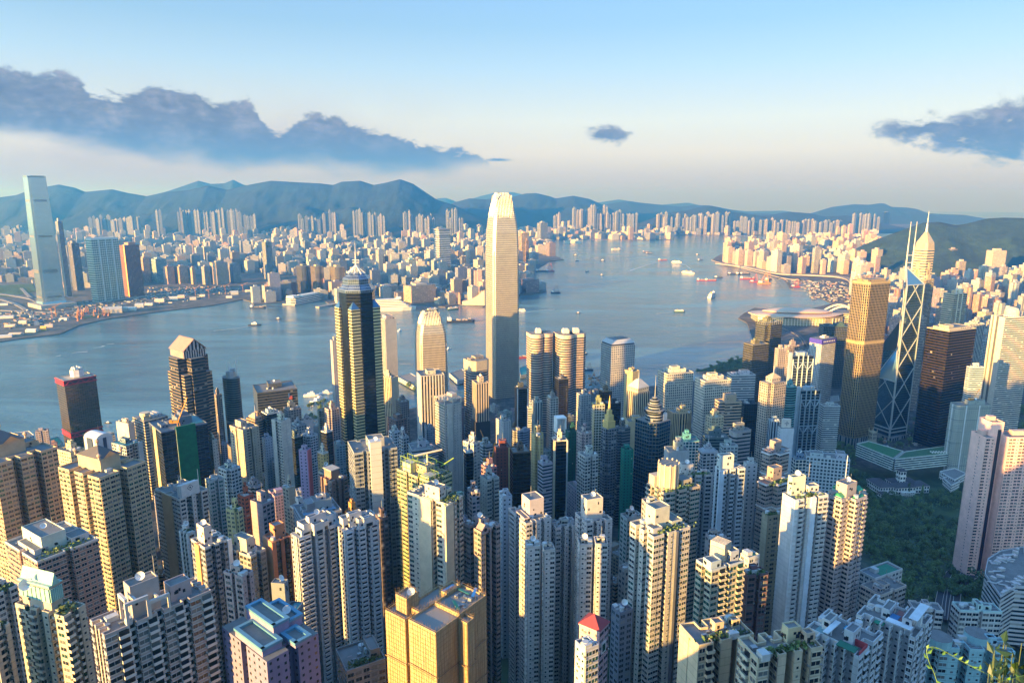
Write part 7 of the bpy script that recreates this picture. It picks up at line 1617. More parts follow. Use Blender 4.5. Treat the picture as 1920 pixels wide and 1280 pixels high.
# ---------------------------------------------------------------- parks, trees, low buildings, roads
def gpx(px, py):
 """ground point under a pixel"""
 z = 10.0
 for _ in range(25):
  p = onz(px, py, z); z = .5 * z + .5 * ground(p.x, p.y)
 return Vector((p.x, p.y, ground(p.x, p.y)))
def tree_protos():
 T_ = []; rnd = random.Random(11)
 for k in range(5):
  R = (5.5, 6.5, 7.5, 4.5, 2.6)[k]; H = (5.5, 6.0, 7.0, 6.5, 12)[k]
  t = MB(); t.tube((0, 0, -2), (.3, .2, H * .55), .45, 6, r2=.3)
  for a in range(5): an = a * 1.3 + k; t.tube((.3, .2, H * (.35 + .05 * a)), (cos(an) * R * .6, sin(an) * R * .6, H * (.8 + .05 * a)), .2, 4, r2=.07)
  c = MB(); lobes = [(rnd.gauss(0, .42) * R, rnd.gauss(0, .42) * R, H + rnd.uniform(-.2, .42) * R, rnd.uniform(.3, .52) * R) for _ in range(9)]
  if k == 4: lobes = [(rnd.uniform(-.4, .4), rnd.uniform(-.4, .4), 2 + j * 1.7, 2.3 - j * .22) for j in range(8)]
  for (x, y, z, r) in lobes:
   for _ in range(75):
    v = Vector((rnd.gauss(0, 1), rnd.gauss(0, 1), rnd.gauss(0, 1) + .35)).normalized(); p = Vector((x, y, z)) + v * r * rnd.uniform(.65, 1.08)
    u = (v + Vector((rnd.gauss(0, .5), rnd.gauss(0, .5), rnd.gauss(0, .5)))).normalized(); a = u.orthogonal().normalized() * rnd.uniform(.35, .8); b = u.cross(a)
    c.face([p - a - b * .6, p + a - b * .5, p + a * .4 + b, p - a * .7 + b * .7], 0)
  T_.append((t.mesh('trunk', [plain('bark', (.07, .05, .035), .9)]), c.mesh('crown', [leafm()])))
 return T_
def in_px(P, x, y): a, b = px_of(Vector((x, y, ground(x, y) + 4))); return inpoly(a, b, P)
PARKS = [([(1600, 925), (1700, 930), (1800, 935), (1806, 1020), (1850, 1050), (1800, 1062), (1772, 1090), (1755, 1130), (1700, 1125), (1690, 1075), (1640, 1062), (1622, 1000)], 150, 'tree with dense dark crown in the big park between the towers and the pink slabs'),
 ([(1510, 872), (1598, 862), (1640, 885), (1636, 925), (1560, 925), (1515, 912)], 34, 'tree with dark crown left of the white mansion'), ([(1752, 905), (1800, 890), (1812, 940), (1755, 935)], 14, 'tree with dark crown right of the white mansion'),
 ([(1600, 884), (1680, 888), (1790, 876), (1800, 890), (1756, 902), (1700, 890), (1640, 896), (1600, 900)], 26, 'tree with dark crown between the green roofed offices and the white mansion'), ([(1560, 832), (1602, 836), (1606, 872), (1560, 868)], 12, 'tree with dark crown beside the green roofed offices'), ([(1532, 775), (1566, 785), (1565, 850), (1520, 860)], 22, 'tree with dark crown in the shade behind the steel trussed tower'), ([(1640, 815), (1720, 790), (1715, 830), (1660, 850)], 12, 'tree at the foot of the cross braced tower'),
 ([(1852, 790), (1925, 760), (1925, 850), (1868, 850)], 26, 'tree with dark crown right of the grey netted tower'), ([(1785, 1090), (1850, 1090), (1850, 1125), (1800, 1130), (1776, 1120)], 14, 'tree in the bend of the curving road'),
 ([(1858, 1130), (1925, 1120), (1925, 1180), (1880, 1180)], 12, 'tree below the curved grey roofed building'), ([(1740, 1155), (1790, 1160), (1780, 1190), (1740, 1185)], 7, 'tree beside the turquoise block')]
def plant_park():
 rnd = random.Random(31); protos = tree_protos(); used = []
 for (P, n, lab) in PARKS:
  g = [gpx(*q) for q in P]; x0, x1, y0, y1 = min(v.x for v in g), max(v.x for v in g), min(v.y for v in g), max(v.y for v in g); k = t = 0
  cellm = max(5.2, math.sqrt((x1 - x0) * (y1 - y0) / n) * .55)
  while k < n and t < 6000:
   t += 1; x, y = rnd.uniform(x0, x1), rnd.uniform(y0, y1)
   if not in_px(P, x, y) or any((x - a) ** 2 + (y - b) ** 2 < cellm ** 2 for a, b in used) or not free(x, y, 1): continue
   used.append((x, y)); k += 1; i = rnd.choice((0, 1, 2, 1, 3)); tr, cr = protos[i]; s = rnd.uniform(.75, 1.25)
   e = empty('tree', (x, y, ground(x, y)), rnd.uniform(0, 6), lab, 'tree', lab.replace('tree', 'trees', 1)); e.scale = (s, s, s * rnd.uniform(.85, 1.2)); link('trunk', tr, e); link('crown', cr, e)
 for (px, py, l) in ((1703, 928, 'left of two'), (1728, 932, 'right of two')):
  v = gpx(px, py); e = empty('cypress_tree', v, 0, 'tall narrow dark conifer before the white mansion, %s' % l, 'tree'); e.scale = (1, 1, 1.25); link('trunk', protos[4][0], e); link('crown', protos[4][1], e)
 # undergrowth: one mass
 m = MB(); c = 0
 for (P, n, lab) in PARKS:
  g = [gpx(*q) for q in P]; x0, x1, y0, y1 = min(v.x for v in g), max(v.x for v in g), min(v.y for v in g), max(v.y for v in g)
  for _ in range(n * 70):
   x, y = rnd.uniform(x0, x1), rnd.uniform(y0, y1)
   if not in_px(P, x, y) or not free(x, y, -3): continue
   p = Vector((x, y, ground(x, y) + rnd.uniform(.2, 1.6))); a = Vector((rnd.uniform(-1, 1), rnd.uniform(-1, 1), rnd.uniform(-.5, .5))).normalized() * rnd.uniform(.6, 1.3); b = a.orthogonal().normalized() * rnd.uniform(.6, 1.2)
   m.face([p - a - b, p + a - b, p + a + b, p - a + b], 0)
 tag(m.build('undergrowth', [leafm()]), kind='stuff')
 # harbour side trees
 for (P, n, lab) in (([(560, 790), (575, 768), (612, 752), (622, 762), (600, 790)], 12, 'small tree on the harbour edge by the white moored yachts'), ([(752, 722), (790, 716), (800, 732), (770, 738)], 8, 'small tree behind the ferry pier'), ([(1290, 700), (1400, 668), (1400, 690), (1340, 700)], 14, 'small tree on the harbour side lawn')):
  k = t = 0
  while k < n and t < 500:
   t += 1; px, py = rnd.uniform(min(q[0] for q in P), max(q[0] for q in P)), rnd.uniform(min(q[1] for q in P), max(q[1] for q in P))
   if not inpoly(px, py, P): continue
   v = gpx(px, py); k += 1; tr, cr = protos[rnd.choice((0, 3))]; e = empty('tree', v, rnd.uniform(0, 6), lab, 'tree', lab.replace('tree', 'trees', 1)); e.scale = (1.1,) * 3; link('trunk', tr, e); link('crown', cr, e)
def prism_px(root_label, name, cat, pts_px, zroof, h, mat, col, roofcol=None, fh=3.4, bay=3.4):
 """building whose roof outline is given by pixels at a known roof height"""
 P = [onz(x, y, zroof) for x, y in pts_px]; cx, cy_ = sum(p.x for p in P) / len(P), sum(p.y for p in P) / len(P)
 A = sum(P[i].x * P[(i + 1) % len(P)].y - P[(i + 1) % len(P)].x * P[i].y for i in range(len(P)))
 if A < 0: P.reverse()
 root = empty(name, (cx, cy_, zroof - h), 0, root_label, cat); q = [(p.x - cx, p.y - cy_) for p in P]
 m = MB(); m.prism(q, 0, h, 0, 1, fh, bay); m.build('wall', [mat, roofm()], root, col)
 parapet(q, h, 1.0, .5).build('parapet', [wallm()], root, col); FOOT.append((cx, cy_, max(hypot(*a) for a in q) * .9))
 if roofcol: m = MB(); m.face([(x * .9, y * .9, h + .15) for x, y in q], 0); m.build('roof_deck', [wallm()], root, roofcol)
 return root, q
def low_buildings():
 rnd = random.Random(3)
 # L shaped government offices with green roofs
 r, q = prism_px('long white office wing with a green planted roof behind the white mansion, left of two', 'office_block', 'office block', [(1606, 832), (1628, 827), (1694, 846), (1676, 860)], 44, 18, F['strip'](), (.50, .60, .58), (.03, .16, .07))
 r2, q2 = prism_px('long white office wing with a green planted roof behind the white mansion, right of two', 'office_block', 'office block', [(1678, 861), (1696, 847), (1774, 836), (1784, 850)], 44, 18, F['strip'](), (.52, .60, .58), (.04, .14, .07))
 m = MB()
 for k in range(16): m.box(10 + (k % 8) * 4, -2 + (k // 8) * 4, 18.3, 1.6, 1.6, 1.4)
 m.build('roof_plant', [whitem()], r2)
 # cathedral tower
 v = gpx(1671, 862); e = empty('church_tower', (v.x, v.y + 60, v.z), .3, 'small cream stone church tower with corner pinnacles behind the green roofs', 'church tower')
 m = MB(); m.box(0, 0, 0, 9, 9, 26, 0); m.build('shaft', [wallm()], e, (.46, .42, .32))
 m = MB()
 for a in (-1, 0, 1):
  for z in (14, 20): m.box(a * 2.6, -4.55, z, 1.2, .2, 4, 0); m.box(-4.55, a * 2.6, z, .2, 1.2, 4, 0)
 m.build('louvre', [plain('dark_gap2', (.05, .05, .05), .8)], e)
 for sx in (-1, 1):
  for sy in (-1, 1): m = MB(); m.cyl(sx * 4.2, sy * 4.2, 26, 32, .9, .15, 6); m.build('pinnacle', [wallm()], e, (.5, .46, .36))
 # domed white building
 v = gpx(1603, 836); e = empty('domed_hall', (v.x, v.y + 15, v.z), .4, 'small white building with a pale dome at the foot of the gold grid tower', 'hall')
 m = MB(); m.box(0, 0, 0, 26, 14, 9, 0, top=1); m.box(-16, 2, 0, 12, 12, 6, 0, top=1); m.build('wall', [F['grid'](), roofm()], e, (.60, .60, .58))
 m = MB(); m.cyl(2, 0, 9, 13, 4, n=14)
 for k in range(4): a, b = pi / 2 * k / 4, pi / 2 * (k + 1) / 4; m.cyl(2, 0, 13 + sin(a) * 3.6, 13 + sin(b) * 3.6, 4 * cos(a), max(.05, 4 * cos(b)), n=14)
 m.build('dome', [whitem()], e)
 # white mansion
 v = gpx(1696, 930); G = empty('mansion', (v.x, v.y, v.z), radians(6), 'white colonial mansion with dark tiled roofs and a square lookout tower among the trees', 'mansion'); FOOT.append((v.x + 4, v.y + 12, 34)); G.scale = (1.2,) * 3
 tile = plain('dark_tiles', (.07, .07, .085), .7); wh = (.80, .80, .80)
 def wing(x, y, w, d, h, hip=3.2):
  m = MB(); q = [(x, y), (x + w, y), (x + w, y + d), (x, y + d)]; m.prism(q, 0, h, 0, 1, 4.2, 3.4); wg = m.build('wing', [F['grid'](), roofm()], G, wh)
  m = MB(); t = min(w, d) / 2; o = .7; a = [(x - o, y - o, h), (x + w + o, y - o, h), (x + w + o, y + d + o, h), (x - o, y + d + o, h)]
  if w >= d: b = [(x + t, y + d / 2, h + hip), (x + w - t, y + d / 2, h + hip)]; m.face([a[0], a[1], b[1], b[0]], 0); m.face([a[2], a[3], b[0], b[1]], 0); m.face([a[1], a[2], b[1]], 0); m.face([a[3], a[0], b[0]], 0)
  else: b = [(x + w / 2, y + t, h + hip), (x + w / 2, y + d - t, h + hip)]; m.face([a[1], a[2], b[1], b[0]], 0); m.face([a[3], a[0], b[0], b[1]], 0); m.face([a[0], a[1], b[0]], 0); m.face([a[2], a[3], b[1]], 0)
  m.build('hip_roof', [tile], wg)
 wing(-26, 6, 16, 26, 9); wing(-10, 2, 24, 14, 9.4); wing(14, 6, 20, 16, 8.4); wing(-4, 18, 30, 12, 9.0); wing(-30, -4, 9, 9, 5, 1.5)
 m = MB(); m.prism([(4, 16), (11, 16), (11, 23), (4, 23)], 0, 23, 0, 1, 5.5, 3.6); tw = m.build('tower', [F['grid'](), roofm()], G, wh); m = MB(); a = [(3, 15, 23), (12, 15, 23), (12, 24, 23), (3, 24, 23)]
 for i in range(4): m.face([a[i], a[(i + 1) % 4], (7.5, 19.5, 26)], 0)
 m.build('tower_roof', [tile], tw); m = MB(); m.box(7.5, 19.5, 16, 8, 8, .8, 0, bottom=True); m.build('tower_cornice', [whitem()], tw)
 m = MB()
 for k in range(7): m.box(-4 + k * 2.4, -1.4, 0, .6, .6, 5, 0)
 m.box(3, -1.4, 5, 17, 2.4, .6, 0); m.build('portico', [whitem()], G)
 # curved hospital
 r, q = prism_px('large curved grey white building with cluttered roof machinery at the right edge', 'hospital', 'hospital', [(1846, 1076), (1852, 1048), (1876, 1033), (1915, 1026), (1990, 1026), (2010, 1118), (1950, 1104), (1905, 1100), (1876, 1118)], 132, 46, F['strip'](), (.48, .48, .50), None)
 m = MB()
 for k in range(90):
  i = rnd.randrange(len(q)); f = rnd.uniform(.45, .93); a = q[i]; b = q[(i + 1) % len(q)]; t = rnd.random(); x, y = (a[0] + (b[0] - a[0]) * t) * f, (a[1] + (b[1] - a[1]) * t) * f
  if rnd.random() < .6: m.box(x, y, 46 + .004 * k, rnd.uniform(1.5, 5), rnd.uniform(1, 3), rnd.uniform(.8, 2.4), 0, rnd.uniform(0, 3))
  else: m.tube((x, y, 47), (x + rnd.uniform(-9, 9), y + rnd.uniform(-4, 4), 47.4), .5, 5)
 m.build('roof_plant', [plain('pale_ducts', (.5, .5, .5), .5, .3)], r)
 r, q = prism_px('grey banded block with a white flat roof in front of the curved building', 'apartment_block', 'apartment block', [(1893, 1112), (1906, 1092), (1990, 1096), (1990, 1150)], 118, 40, F['strip'](), (.40, .38, .37), (.55, .57, .6))
 for (lab, P, z, h, c, rc) in (('low white villa terraces right of the white mansion, upper', [(1762, 884), (1790, 878), (1812, 888), (1790, 900)], 62, 9, (.6, .62, .64), None), ('low white villa terraces right of the white mansion, lower', [(1768, 896), (1786, 892), (1800, 902), (1784, 910)], 60, 9, (.6, .62, .64), None),
      ('green roofed pier terminal with helipad markings on the western shore', [(40, 838), (110, 818), (118, 828), (112, 834), (40, 850)], 14, 11, (.36, .42, .40), (.05, .22, .14)), ('white western shore block with an open roof frame', [(26, 812), (54, 808), (64, 816), (34, 824)], 34, 30, (.58, .6, .64), None),
      ('white clad shed with a glass edge behind the grey netted tower', [(1838, 806), (1872, 800), (1890, 818), (1862, 826)], 40, 22, (.58, .60, .62), None), ('wide flat grey deck building by the eastern roundabout', [(1540, 745), (1572, 742), (1574, 752), (1544, 756)], 22, 16, (.46, .5, .52), None),
      ('long white ribbed ferry pier shed left of the beige fin crowned tower', [(744, 706), (770, 700), (798, 716), (776, 724)], 11, 9, (.58, .58, .56), (.30, .27, .24)), ('white pier buildings between the fin crowned tower and the tallest tower', [(842, 700), (866, 692), (886, 706), (858, 714)], 11, 9, (.60, .60, .60), None), ('low pier pavilion with teal roofs right of the tallest tower', [(974, 690), (990, 684), (998, 700), (976, 704)], 9, 7, (.4, .44, .44), (.05, .28, .28))):
  prism_px(lab, 'low_building', 'building', P, z, h, F['grid'](), c, rc)
def ribbon(name, pts, w, mat, z=None, kind='structure', label=None, cat=None, parap=False, thick=1.2):
 """road strip along world points"""
 m = MB(); n = len(pts); L, R = [], []
 for i, p in enumerate(pts):
  a, b = pts[max(0, i - 1)], pts[min(n - 1, i + 1)]; d = Vector((b[0] - a[0], b[1] - a[1], 0)).normalized(); nn = Vector((-d.y, d.x, 0)) * w / 2; p = Vector(p); L.append(p + nn); R.append(p - nn)
 for i in range(n - 1):
  m.face([R[i], R[i + 1], L[i + 1], L[i]], 0);
  for S in (L, R):
   a, b = S[i], S[i + 1]; m.face([(a.x, a.y, a.z - thick), (b.x, b.y, b.z - thick), b, a], 1)
   if parap: m.tube((a.x, a.y, a.z + .5), (b.x, b.y, b.z + .5), .35, 4, 1)
  c = [(R[i] * (1 - f) + L[i] * f, R[i + 1] * (1 - f) + L[i + 1] * f) for f in (.49, .51)]
  if w > 8: m.face([c[0][0] + Vector((0, 0, .06)), c[0][1] + Vector((0, 0, .06)), c[1][1] + Vector((0, 0, .06)), c[1][0] + Vector((0, 0, .06))], 2)
 o = m.build(name, [mat, plain('kerb_concrete', (.34, .33, .32), .8), whitem()]); tag(o, label, cat, None, kind if not label else None); return o
def smooth_pts(P, k=5):
 out = []
 for i in range(len(P) - 1):
  a, b, c, d = [Vector(P[max(0, min(len(P) - 1, j))]) for j in (i - 1, i, i + 1, i + 2)]
  for s in range(k):
   t = s / k; out.append(.5 * ((2 * b) + (c - a) * t + (2 * a - 5 * b + 4 * c - d) * t * t + (3 * b - a - 3 * c + d) * t ** 3))
 out.append(Vector(P[-1])); return out
def roads():
 asp = plain('asphalt', (.05, .052, .056), .85, var=.2)
 pale = plain('pale_road', (.26, .25, .24), .85)
 def up(P, h): return smooth_pts([gpx(*q) + Vector((0, 0, h)) for q in P])
 for P, w in (([(1880, 1048), (1830, 1056), (1796, 1070), (1777, 1095), (1768, 1125), (1762, 1165)], 9.5), ([(1880, 1056), (1838, 1063), (1808, 1078), (1792, 1100), (1786, 1135), (1784, 1165)], 9.5), ([(1880, 1066), (1846, 1072), (1820, 1086), (1806, 1108)], 7)):
  ribbon('road', up(P, 3), w, asp, parap=True)
 for P, w in (([(1540, 825), (1580, 812), (1640, 802), (1720, 806), (1800, 800)], 12), ([(1720, 835), (1740, 812), (1735, 770)], 10), ([(1420, 690), (1480, 662), (1530, 640), (1600, 618)], 14), ([(1560, 700), (1520, 660), (1500, 630), (1460, 610)], 14), ([(1440, 640), (1500, 615), (1580, 606)], 10)):
  ribbon('road', up(P, .8), w, asp)
 def flat(P, z): return smooth_pts([onz(x, y, z) for x, y in P])
 for P, w in (([(-20, 548), (40, 556), (90, 566), (140, 572), (230, 560), (330, 548)], 22), ([(-20, 580), (40, 583), (110, 585), (170, 578), (260, 566)], 16), ([(0, 560), (30, 570), (60, 590), (70, 610)], 14), ([(-20, 605), (60, 598), (130, 594), (190, 588)], 12), ([(40, 540), (56, 556), (76, 572)], 12)):
  ribbon('road', flat(P, 4.0), w, pale)
 ribbon('flyover', flat([(1345, 493), (1400, 500), (1460, 512), (1520, 515), (1570, 518), (1595, 524), (1602, 534)], 12), 34, pale, label='raised waterfront highway curving round the eastern bay', cat='flyover', thick=5, parap=True)
 ribbon('flyover', flat([(1337, 487), (1350, 491), (1400, 503), (1470, 520), (1500, 524)], 7), 26, asp, label='lower waterfront highway hugging the eastern seawall', cat='flyover', thick=4)
 lawn = green_mat('lawn_grass', (.03, .07, .02), (.07, .14, .04), .03)
 for nm, P, z in (('lawn', [(1300, 697), (1345, 683), (1392, 670), (1402, 676), (1396, 690), (1350, 697)], 4.2), ('lawn', [(-30, 536), (60, 532), (70, 545), (20, 556), (-30, 556)], 3.2), ('lawn', [(150, 592), (220, 583), (222, 586), (160, 597)], 3.2)):
  p = [onz(x, y, z) for x, y in P]; m = MB(); m.face([tuple(v) for v in p], 0); tag(m.build(nm, [lawn]), kind='structure')
# ---------------------------------------------------------------- far shore landmarks, building sites, boats
def conference_hall():
 B = onz(1490, 606, 3); e = empty('exhibition_hall', (B.x, B.y, 2.6), radians(-6), 'wide waterfront exhibition hall with sweeping curved tan roofs on the eastern shore', 'exhibition hall'); FOOT.append((B.x, B.y + 40, 170))
 tan = plain('tan_roof', (.60, .44, .34), .5, var=.12)
 m = MB(); m.prism([(-120, -10), (-60, -46), (80, -46), (150, 0), (150, 90), (-120, 90)], 0, 26, 0, 1, 7, 8); m.build('hall', [facade('hall_glass', .86, .7, gm=.5, gr=.2, tint=True, frame=(.5, .46, .34), wr=.5, tintdk=.3), roofm()], e, (.46, .46, .30))
 def wing(cx, cy_, L, D, z, rise, up, nm):
  m = MB(); m.sm = True; n, k = 28, 8; T_ = []
  for i in range(n + 1):
   u = -1 + 2 * i / n; b = D * max(.02, (1 - abs(u) ** 2.2)) ** .75; r = []
   for j in range(k + 1):
    v = -1 + 2 * j / k; zz = z + rise * (1 - u * u) * (1 - .55 * v * v) + up * abs(u) ** 2.5
    r.append((cx + u * L, cy_ + v * b, zz))
   T_.append(r)
  for dz in (0, -2.5):
   for i in range(n):
    for j in range(k):
     q = [T_[i][j], T_[i + 1][j], T_[i + 1][j + 1], T_[i][j + 1]]; q = [(a, b, c + dz) for a, b, c in q]; m.face(q if dz == 0 else q[::-1], 0)
  for j in (0, k):
   for i in range(n): a, b = T_[i][j], T_[i + 1][j]; m.face([(a[0], a[1], a[2] - 2.5), (b[0], b[1], b[2] - 2.5), b, a], 0)
  m.build(nm, [tan], e)
 wing(0, 10, 150, 74, 28, 9, 6, 'roof_wing'); wing(10, 16, 112, 46, 37, 12, 3, 'roof_wing'); wing(-66, -6, 86, 50, 27, 5, 9, 'roof_wing')
 m = MB()
 for k in range(26): m.box(-110 + k * 9.5, -47.5 if -60 < -110 + k * 9.5 < 80 else -30, 0, 1.2, 1.2, 24, 0)
 m.build('column', [whitem()], e)['kind'] = 'stuff'
 B = onz(1572, 604, 3); e = empty('exhibition_hall', (B.x, B.y, 2.6), radians(-6), 'second exhibition block with white arched roof trusses right of the curved roofs', 'exhibition hall'); FOOT.append((B.x, B.y + 30, 80))
 m = MB(); m.prism([(-60, -25), (70, -25), (70, 60), (-60, 60)], 0, 34, 0, 1, 7, 5); m.build('hall', [F['strip'](), roofm()], e, (.56, .50, .34))
 for y in (-22, 20):
  m = MB(); pts = [(-50 + 10 * i, 34 + 24 * math.sin(pi * i / 11)) for i in range(12)]
  for (a, b), (c, d) in zip(pts, pts[1:]): m.tube((a, y, b), (c, y, d), 1.0, 4); m.tube((a, y, b - 3.5), (c, y, d), .5, 4); m.tube((a, y, b - 4), (c, y, d - 4), .8, 4)
  m.build('arch_truss', [whitem()], e)
def ocean_pier():
 A, B = onz(541, 571, 3), onz(612, 557, 3); d = B - A; th = atan2(d.y, d.x); L = d.length; e = empty('pier_terminal', A, th, 'white finger pier terminal building shaped like a liner left of the faceted tower', 'terminal')
 m = MB(); m.box(L / 2, 0, -4, L, 62, 6, 0, top=1); m.build('deck', [plain('pier_concrete', (.3, .29, .28), .9), roofm()], e)
 m = MB(); m.prism([(14, -24), (L - 6, -24), (L - 6, 24), (14, 24), (2, 10), (2, -10)], 2, 24, 0, 1, 7, 5); m.build('hall', [F['strip'](), roofm()], e, (.64, .66, .66))
 wbox(e, 'upper_deck', (.66, .68, .68), [(L * .12, 0, 24, L * .16, 34, 8), (L * .5, 0, 24, L * .4, 30, 5)]); wbox(e, 'roof_deck', (.2, .32, .28), [(L * .78, 0, 24, L * .3, 38, 1)])
 A, B = onz(595, 576, 3), onz(636, 569, 3); d = B - A; m = MB(); m.box(d.length / 2, 0, -4, d.length, 20, 7, 0); o = m.build('jetty', [plain('pier_concrete', (.3, .29, .28), .9)]); o.location = A; o.rotation_euler = (0, 0, atan2(d.y, d.x)); tag(o, 'narrow low jetty beside the white finger pier terminal', 'jetty')
 # concert hall with a sloping roof
 B = onz(888, 570, 3); e = empty('concert_hall', (B.x, B.y, 2.6), radians(-8), 'pinkish windowless concert hall with a swooping ramp roof left of the tallest tower', 'concert hall')
 m = MB(); n = 12
 for s in (0, 1):
  y = -25 + 60 * s; P = [(x, 14 + 46 * ((x + 40) / 88) ** 1.8) for x in [-40 + 88 * i / n for i in range(n + 1)]]
  f = [(-40, y, 0), (48, y, 0)] + [(a, y, b) for a, b in reversed(P)]; m.face(f if s == 0 else f[::-1], 0)
 for (a, b), (c, d) in zip(P, P[1:]): m.face([(a, -25, b), (c, -25, d), (c, 35, d), (a, 35, b)], 1)
 m.face([(48, -25, 0), (48, 35, 0), (48, 35, P[-1][1]), (48, -25, P[-1][1])], 0); m.face([(-40, 35, 0), (-40, -25, 0), (-40, -25, 14), (-40, 35, 14)], 0); m.build('hall', [wallm(), plain('hall_roof', (.40, .30, .26), .7)], e, (.56, .42, .36))
 v = onz(861, 570, 3); m = MB(); m.box(0, 0, 0, 9, 9, 36, 0); m.box(0, 0, 36, 7, 7, 6, 0); m.cyl(0, 0, 42, 48, 4, .2, 8); o = m.build('clock_tower', [wallm()], None, (.42, .26, .20)); o.location = v; tag(o, 'slim stone clock tower beside the pink concert hall', 'clock tower')
def crane(px, py, Y, H, label, jib=(18, 6), base=None, col=(.55, .25, .04), grp=None):
 """luffing tower crane; stands on its building's roof"""
 v = base or gpx(px, py); e = empty('tower_crane', v, radians(20), label, 'crane', grp); c = plain('crane_orange', col, .5)
 m = MB(); s = 1.0
 for a in (-s, s):
  for b in (-s, s): m.tube((a, b, 0), (a, b, H), .18, 4)
 z = 0
 while z < H - 2: m.tube((-s, -s, z), (s, -s, z + 2), .1, 3); m.tube((-s, -s, z + 2), (-s, s, z), .1, 3); z += 2
 m.build('mast', [c], e); m = MB(); m.box(-3, 0, H, 7, 2.4, 2.2, 0); m.box(-6, 0, H + .5, 2.4, 2.8, 2.6, 0); m.build('cab', [c], e)
 m = MB(); J = jib
 for b in (-.7, .7): m.tube((0, b, H + 1), (J[0], b * .4, H + J[1]), .22, 4)
 m.tube((0, 0, H + 2.6), (J[0], 0, H + J[1] + .4), .2, 4)
 for k in range(10): f, g = k / 10, (k + 1) / 10; m.tube((J[0] * f, -.6, H + 1 + (J[1] - 1) * f), (J[0] * g, .5, H + 1 + (J[1] - 1) * g), .1, 3)
 m.build('jib', [c], e); m = MB(); m.tube((-4, 0, H + 2), (-2, 0, H + 8), .2, 4); m.tube((-2, 0, H + 8), (J[0], 0, H + J[1]), .08, 3); m.build('stay', [c], e); return e
def sites():
 rnd = random.Random(13)
 crane(0, 0, 0, 10, 'orange luffing crane standing on the green netted dark tower', (9, 22), base=onY(336, 806, 575) + Vector((0, 0, -3)))
 crane(0, 0, 0, 8, 'yellow luffing crane in the old town beside the red brick tower', (3, 16), base=onY(922, 872, 560) + Vector((0, 0, -4)), col=(.5, .22, .05))
 crane(0, 0, 0, 8, 'yellow crane beside the black glass foot of the ribbed beige tower', (-5, 14), base=onY(910, 838, 640) + Vector((0, 0, -4)), col=(.6, .36, .04))
 crane(0, 0, 0, 10, 'white luffing crane on top of the grey netted office tower', (12, 16), base=onY(1822, 762, 930), col=(.6, .6, .6))
 crane(0, 0, 0, 14, 'orange crane on the reclamation near the eastern lawn', (8, 16), base=gpx(1108, 722))
 for (px, py) in ((98, 598), (105, 594), (367, 556), (423, 552), (456, 550), (392, 560)):
  crane(0, 0, 0, 34, 'tall thin construction crane on the reclaimed land across the water', (22, 14), grp='tower cranes on the reclaimed land', base=onz(px, py, 3), col=(.5, .26, .14))
 o = plain('rig_orange', (.50, .22, .05), .6)
 m = MB(); m.tube((-2, 0, 0), (0, 0, 26), .8, 4, r2=.4); m.tube((2.5, 0, 0), (0, 0, 22), .6, 4); m.tube((-3, 0, 5), (6, 0, 14), .4, 4); me1 = m.mesh('rig_mast', [o]); m = MB(); m.box(0, 0, 0, 9, 5, 4, 0); m.box(1, 0, 4, 4, 4, 3, 0); me2 = m.mesh('rig_body', [plain('rig_body', (.4, .16, .06), .7)])
 for k in range(26):
  px, py = rnd.uniform(136, 208), rnd.uniform(584, 604)
  if py > 610 - (px - 130) * .24: py -= 10
  v = onz(px, py, 3); e = empty('drilling_rig', v, rnd.uniform(0, 6), 'orange drilling rig in the cluster on the reclaimed shore', 'drilling rig', 'orange drilling rigs on the reclaimed shore'); link('mast', me1, e); link('body', me2, e)
 sheds = [(212, 586, 60, 22), (228, 584, 40, 18), (246, 582, 34, 14), (262, 576, 30, 16), (300, 566, 36, 14), (326, 563, 30, 16), (340, 558, 26, 12), (82, 619, 16, 14), (92, 613, 22, 10), (60, 622, 30, 10), (30, 628, 34, 8), (8, 632, 40, 8), (120, 600, 26, 8), (20, 612, 30, 8), (44, 606, 24, 10), (280, 572, 28, 9), (362, 562, 24, 12), (380, 556, 22, 10), (440, 552, 30, 16), (466, 549, 26, 14), (430, 558, 24, 8), (14, 596, 40, 9), (5, 572, 40, 8)]
 for i, (px, py, w, h) in enumerate(sheds):
  v = onz(px, py, 2.6); c = rnd.choice(((.6, .6, .58), (.5, .48, .44), (.42, .46, .5), (.6, .5, .4))) if i != 7 else (.6, .42, .08)
  e = empty('site_shed', v, radians(rnd.uniform(0, 30)), 'low %s shed on the reclaimed land across the water' % ('white' if c[0] > .59 and c[2] > .5 else 'yellow' if i == 7 else 'grey brown'), 'shed', 'low sheds on the reclaimed land')
  m = MB(); d = w * rnd.uniform(.4, .8); m.box(0, 0, 0, w, d, h * .7, 0); m.build('wall', [wallm()], e, c); m = MB(); z = h * .7
  m.face([(-w / 2, -d / 2, z), (w / 2, -d / 2, z), (w / 2, 0, h), (-w / 2, 0, h)], 0); m.face([(-w / 2, 0, h), (w / 2, 0, h), (w / 2, d / 2, z), (-w / 2, d / 2, z)], 0); m.face([(-w / 2, d / 2, z), (-w / 2, -d / 2, z), (-w / 2, 0, h)], 0); m.face([(w / 2, -d / 2, z), (w / 2, d / 2, z), (w / 2, 0, h)], 0); m.build('roof', [wallm()], e, tuple(min(.7, q * 1.1) for q in c))
 # loose material and containers nobody could count
 m = MB(); cols = [plain('clutter%d' % i, c, .8) for i, c in enumerate(((.28, .27, .26), (.12, .12, .12), (.34, .20, .13), (.42, .42, .42), (.16, .22, .27)))]
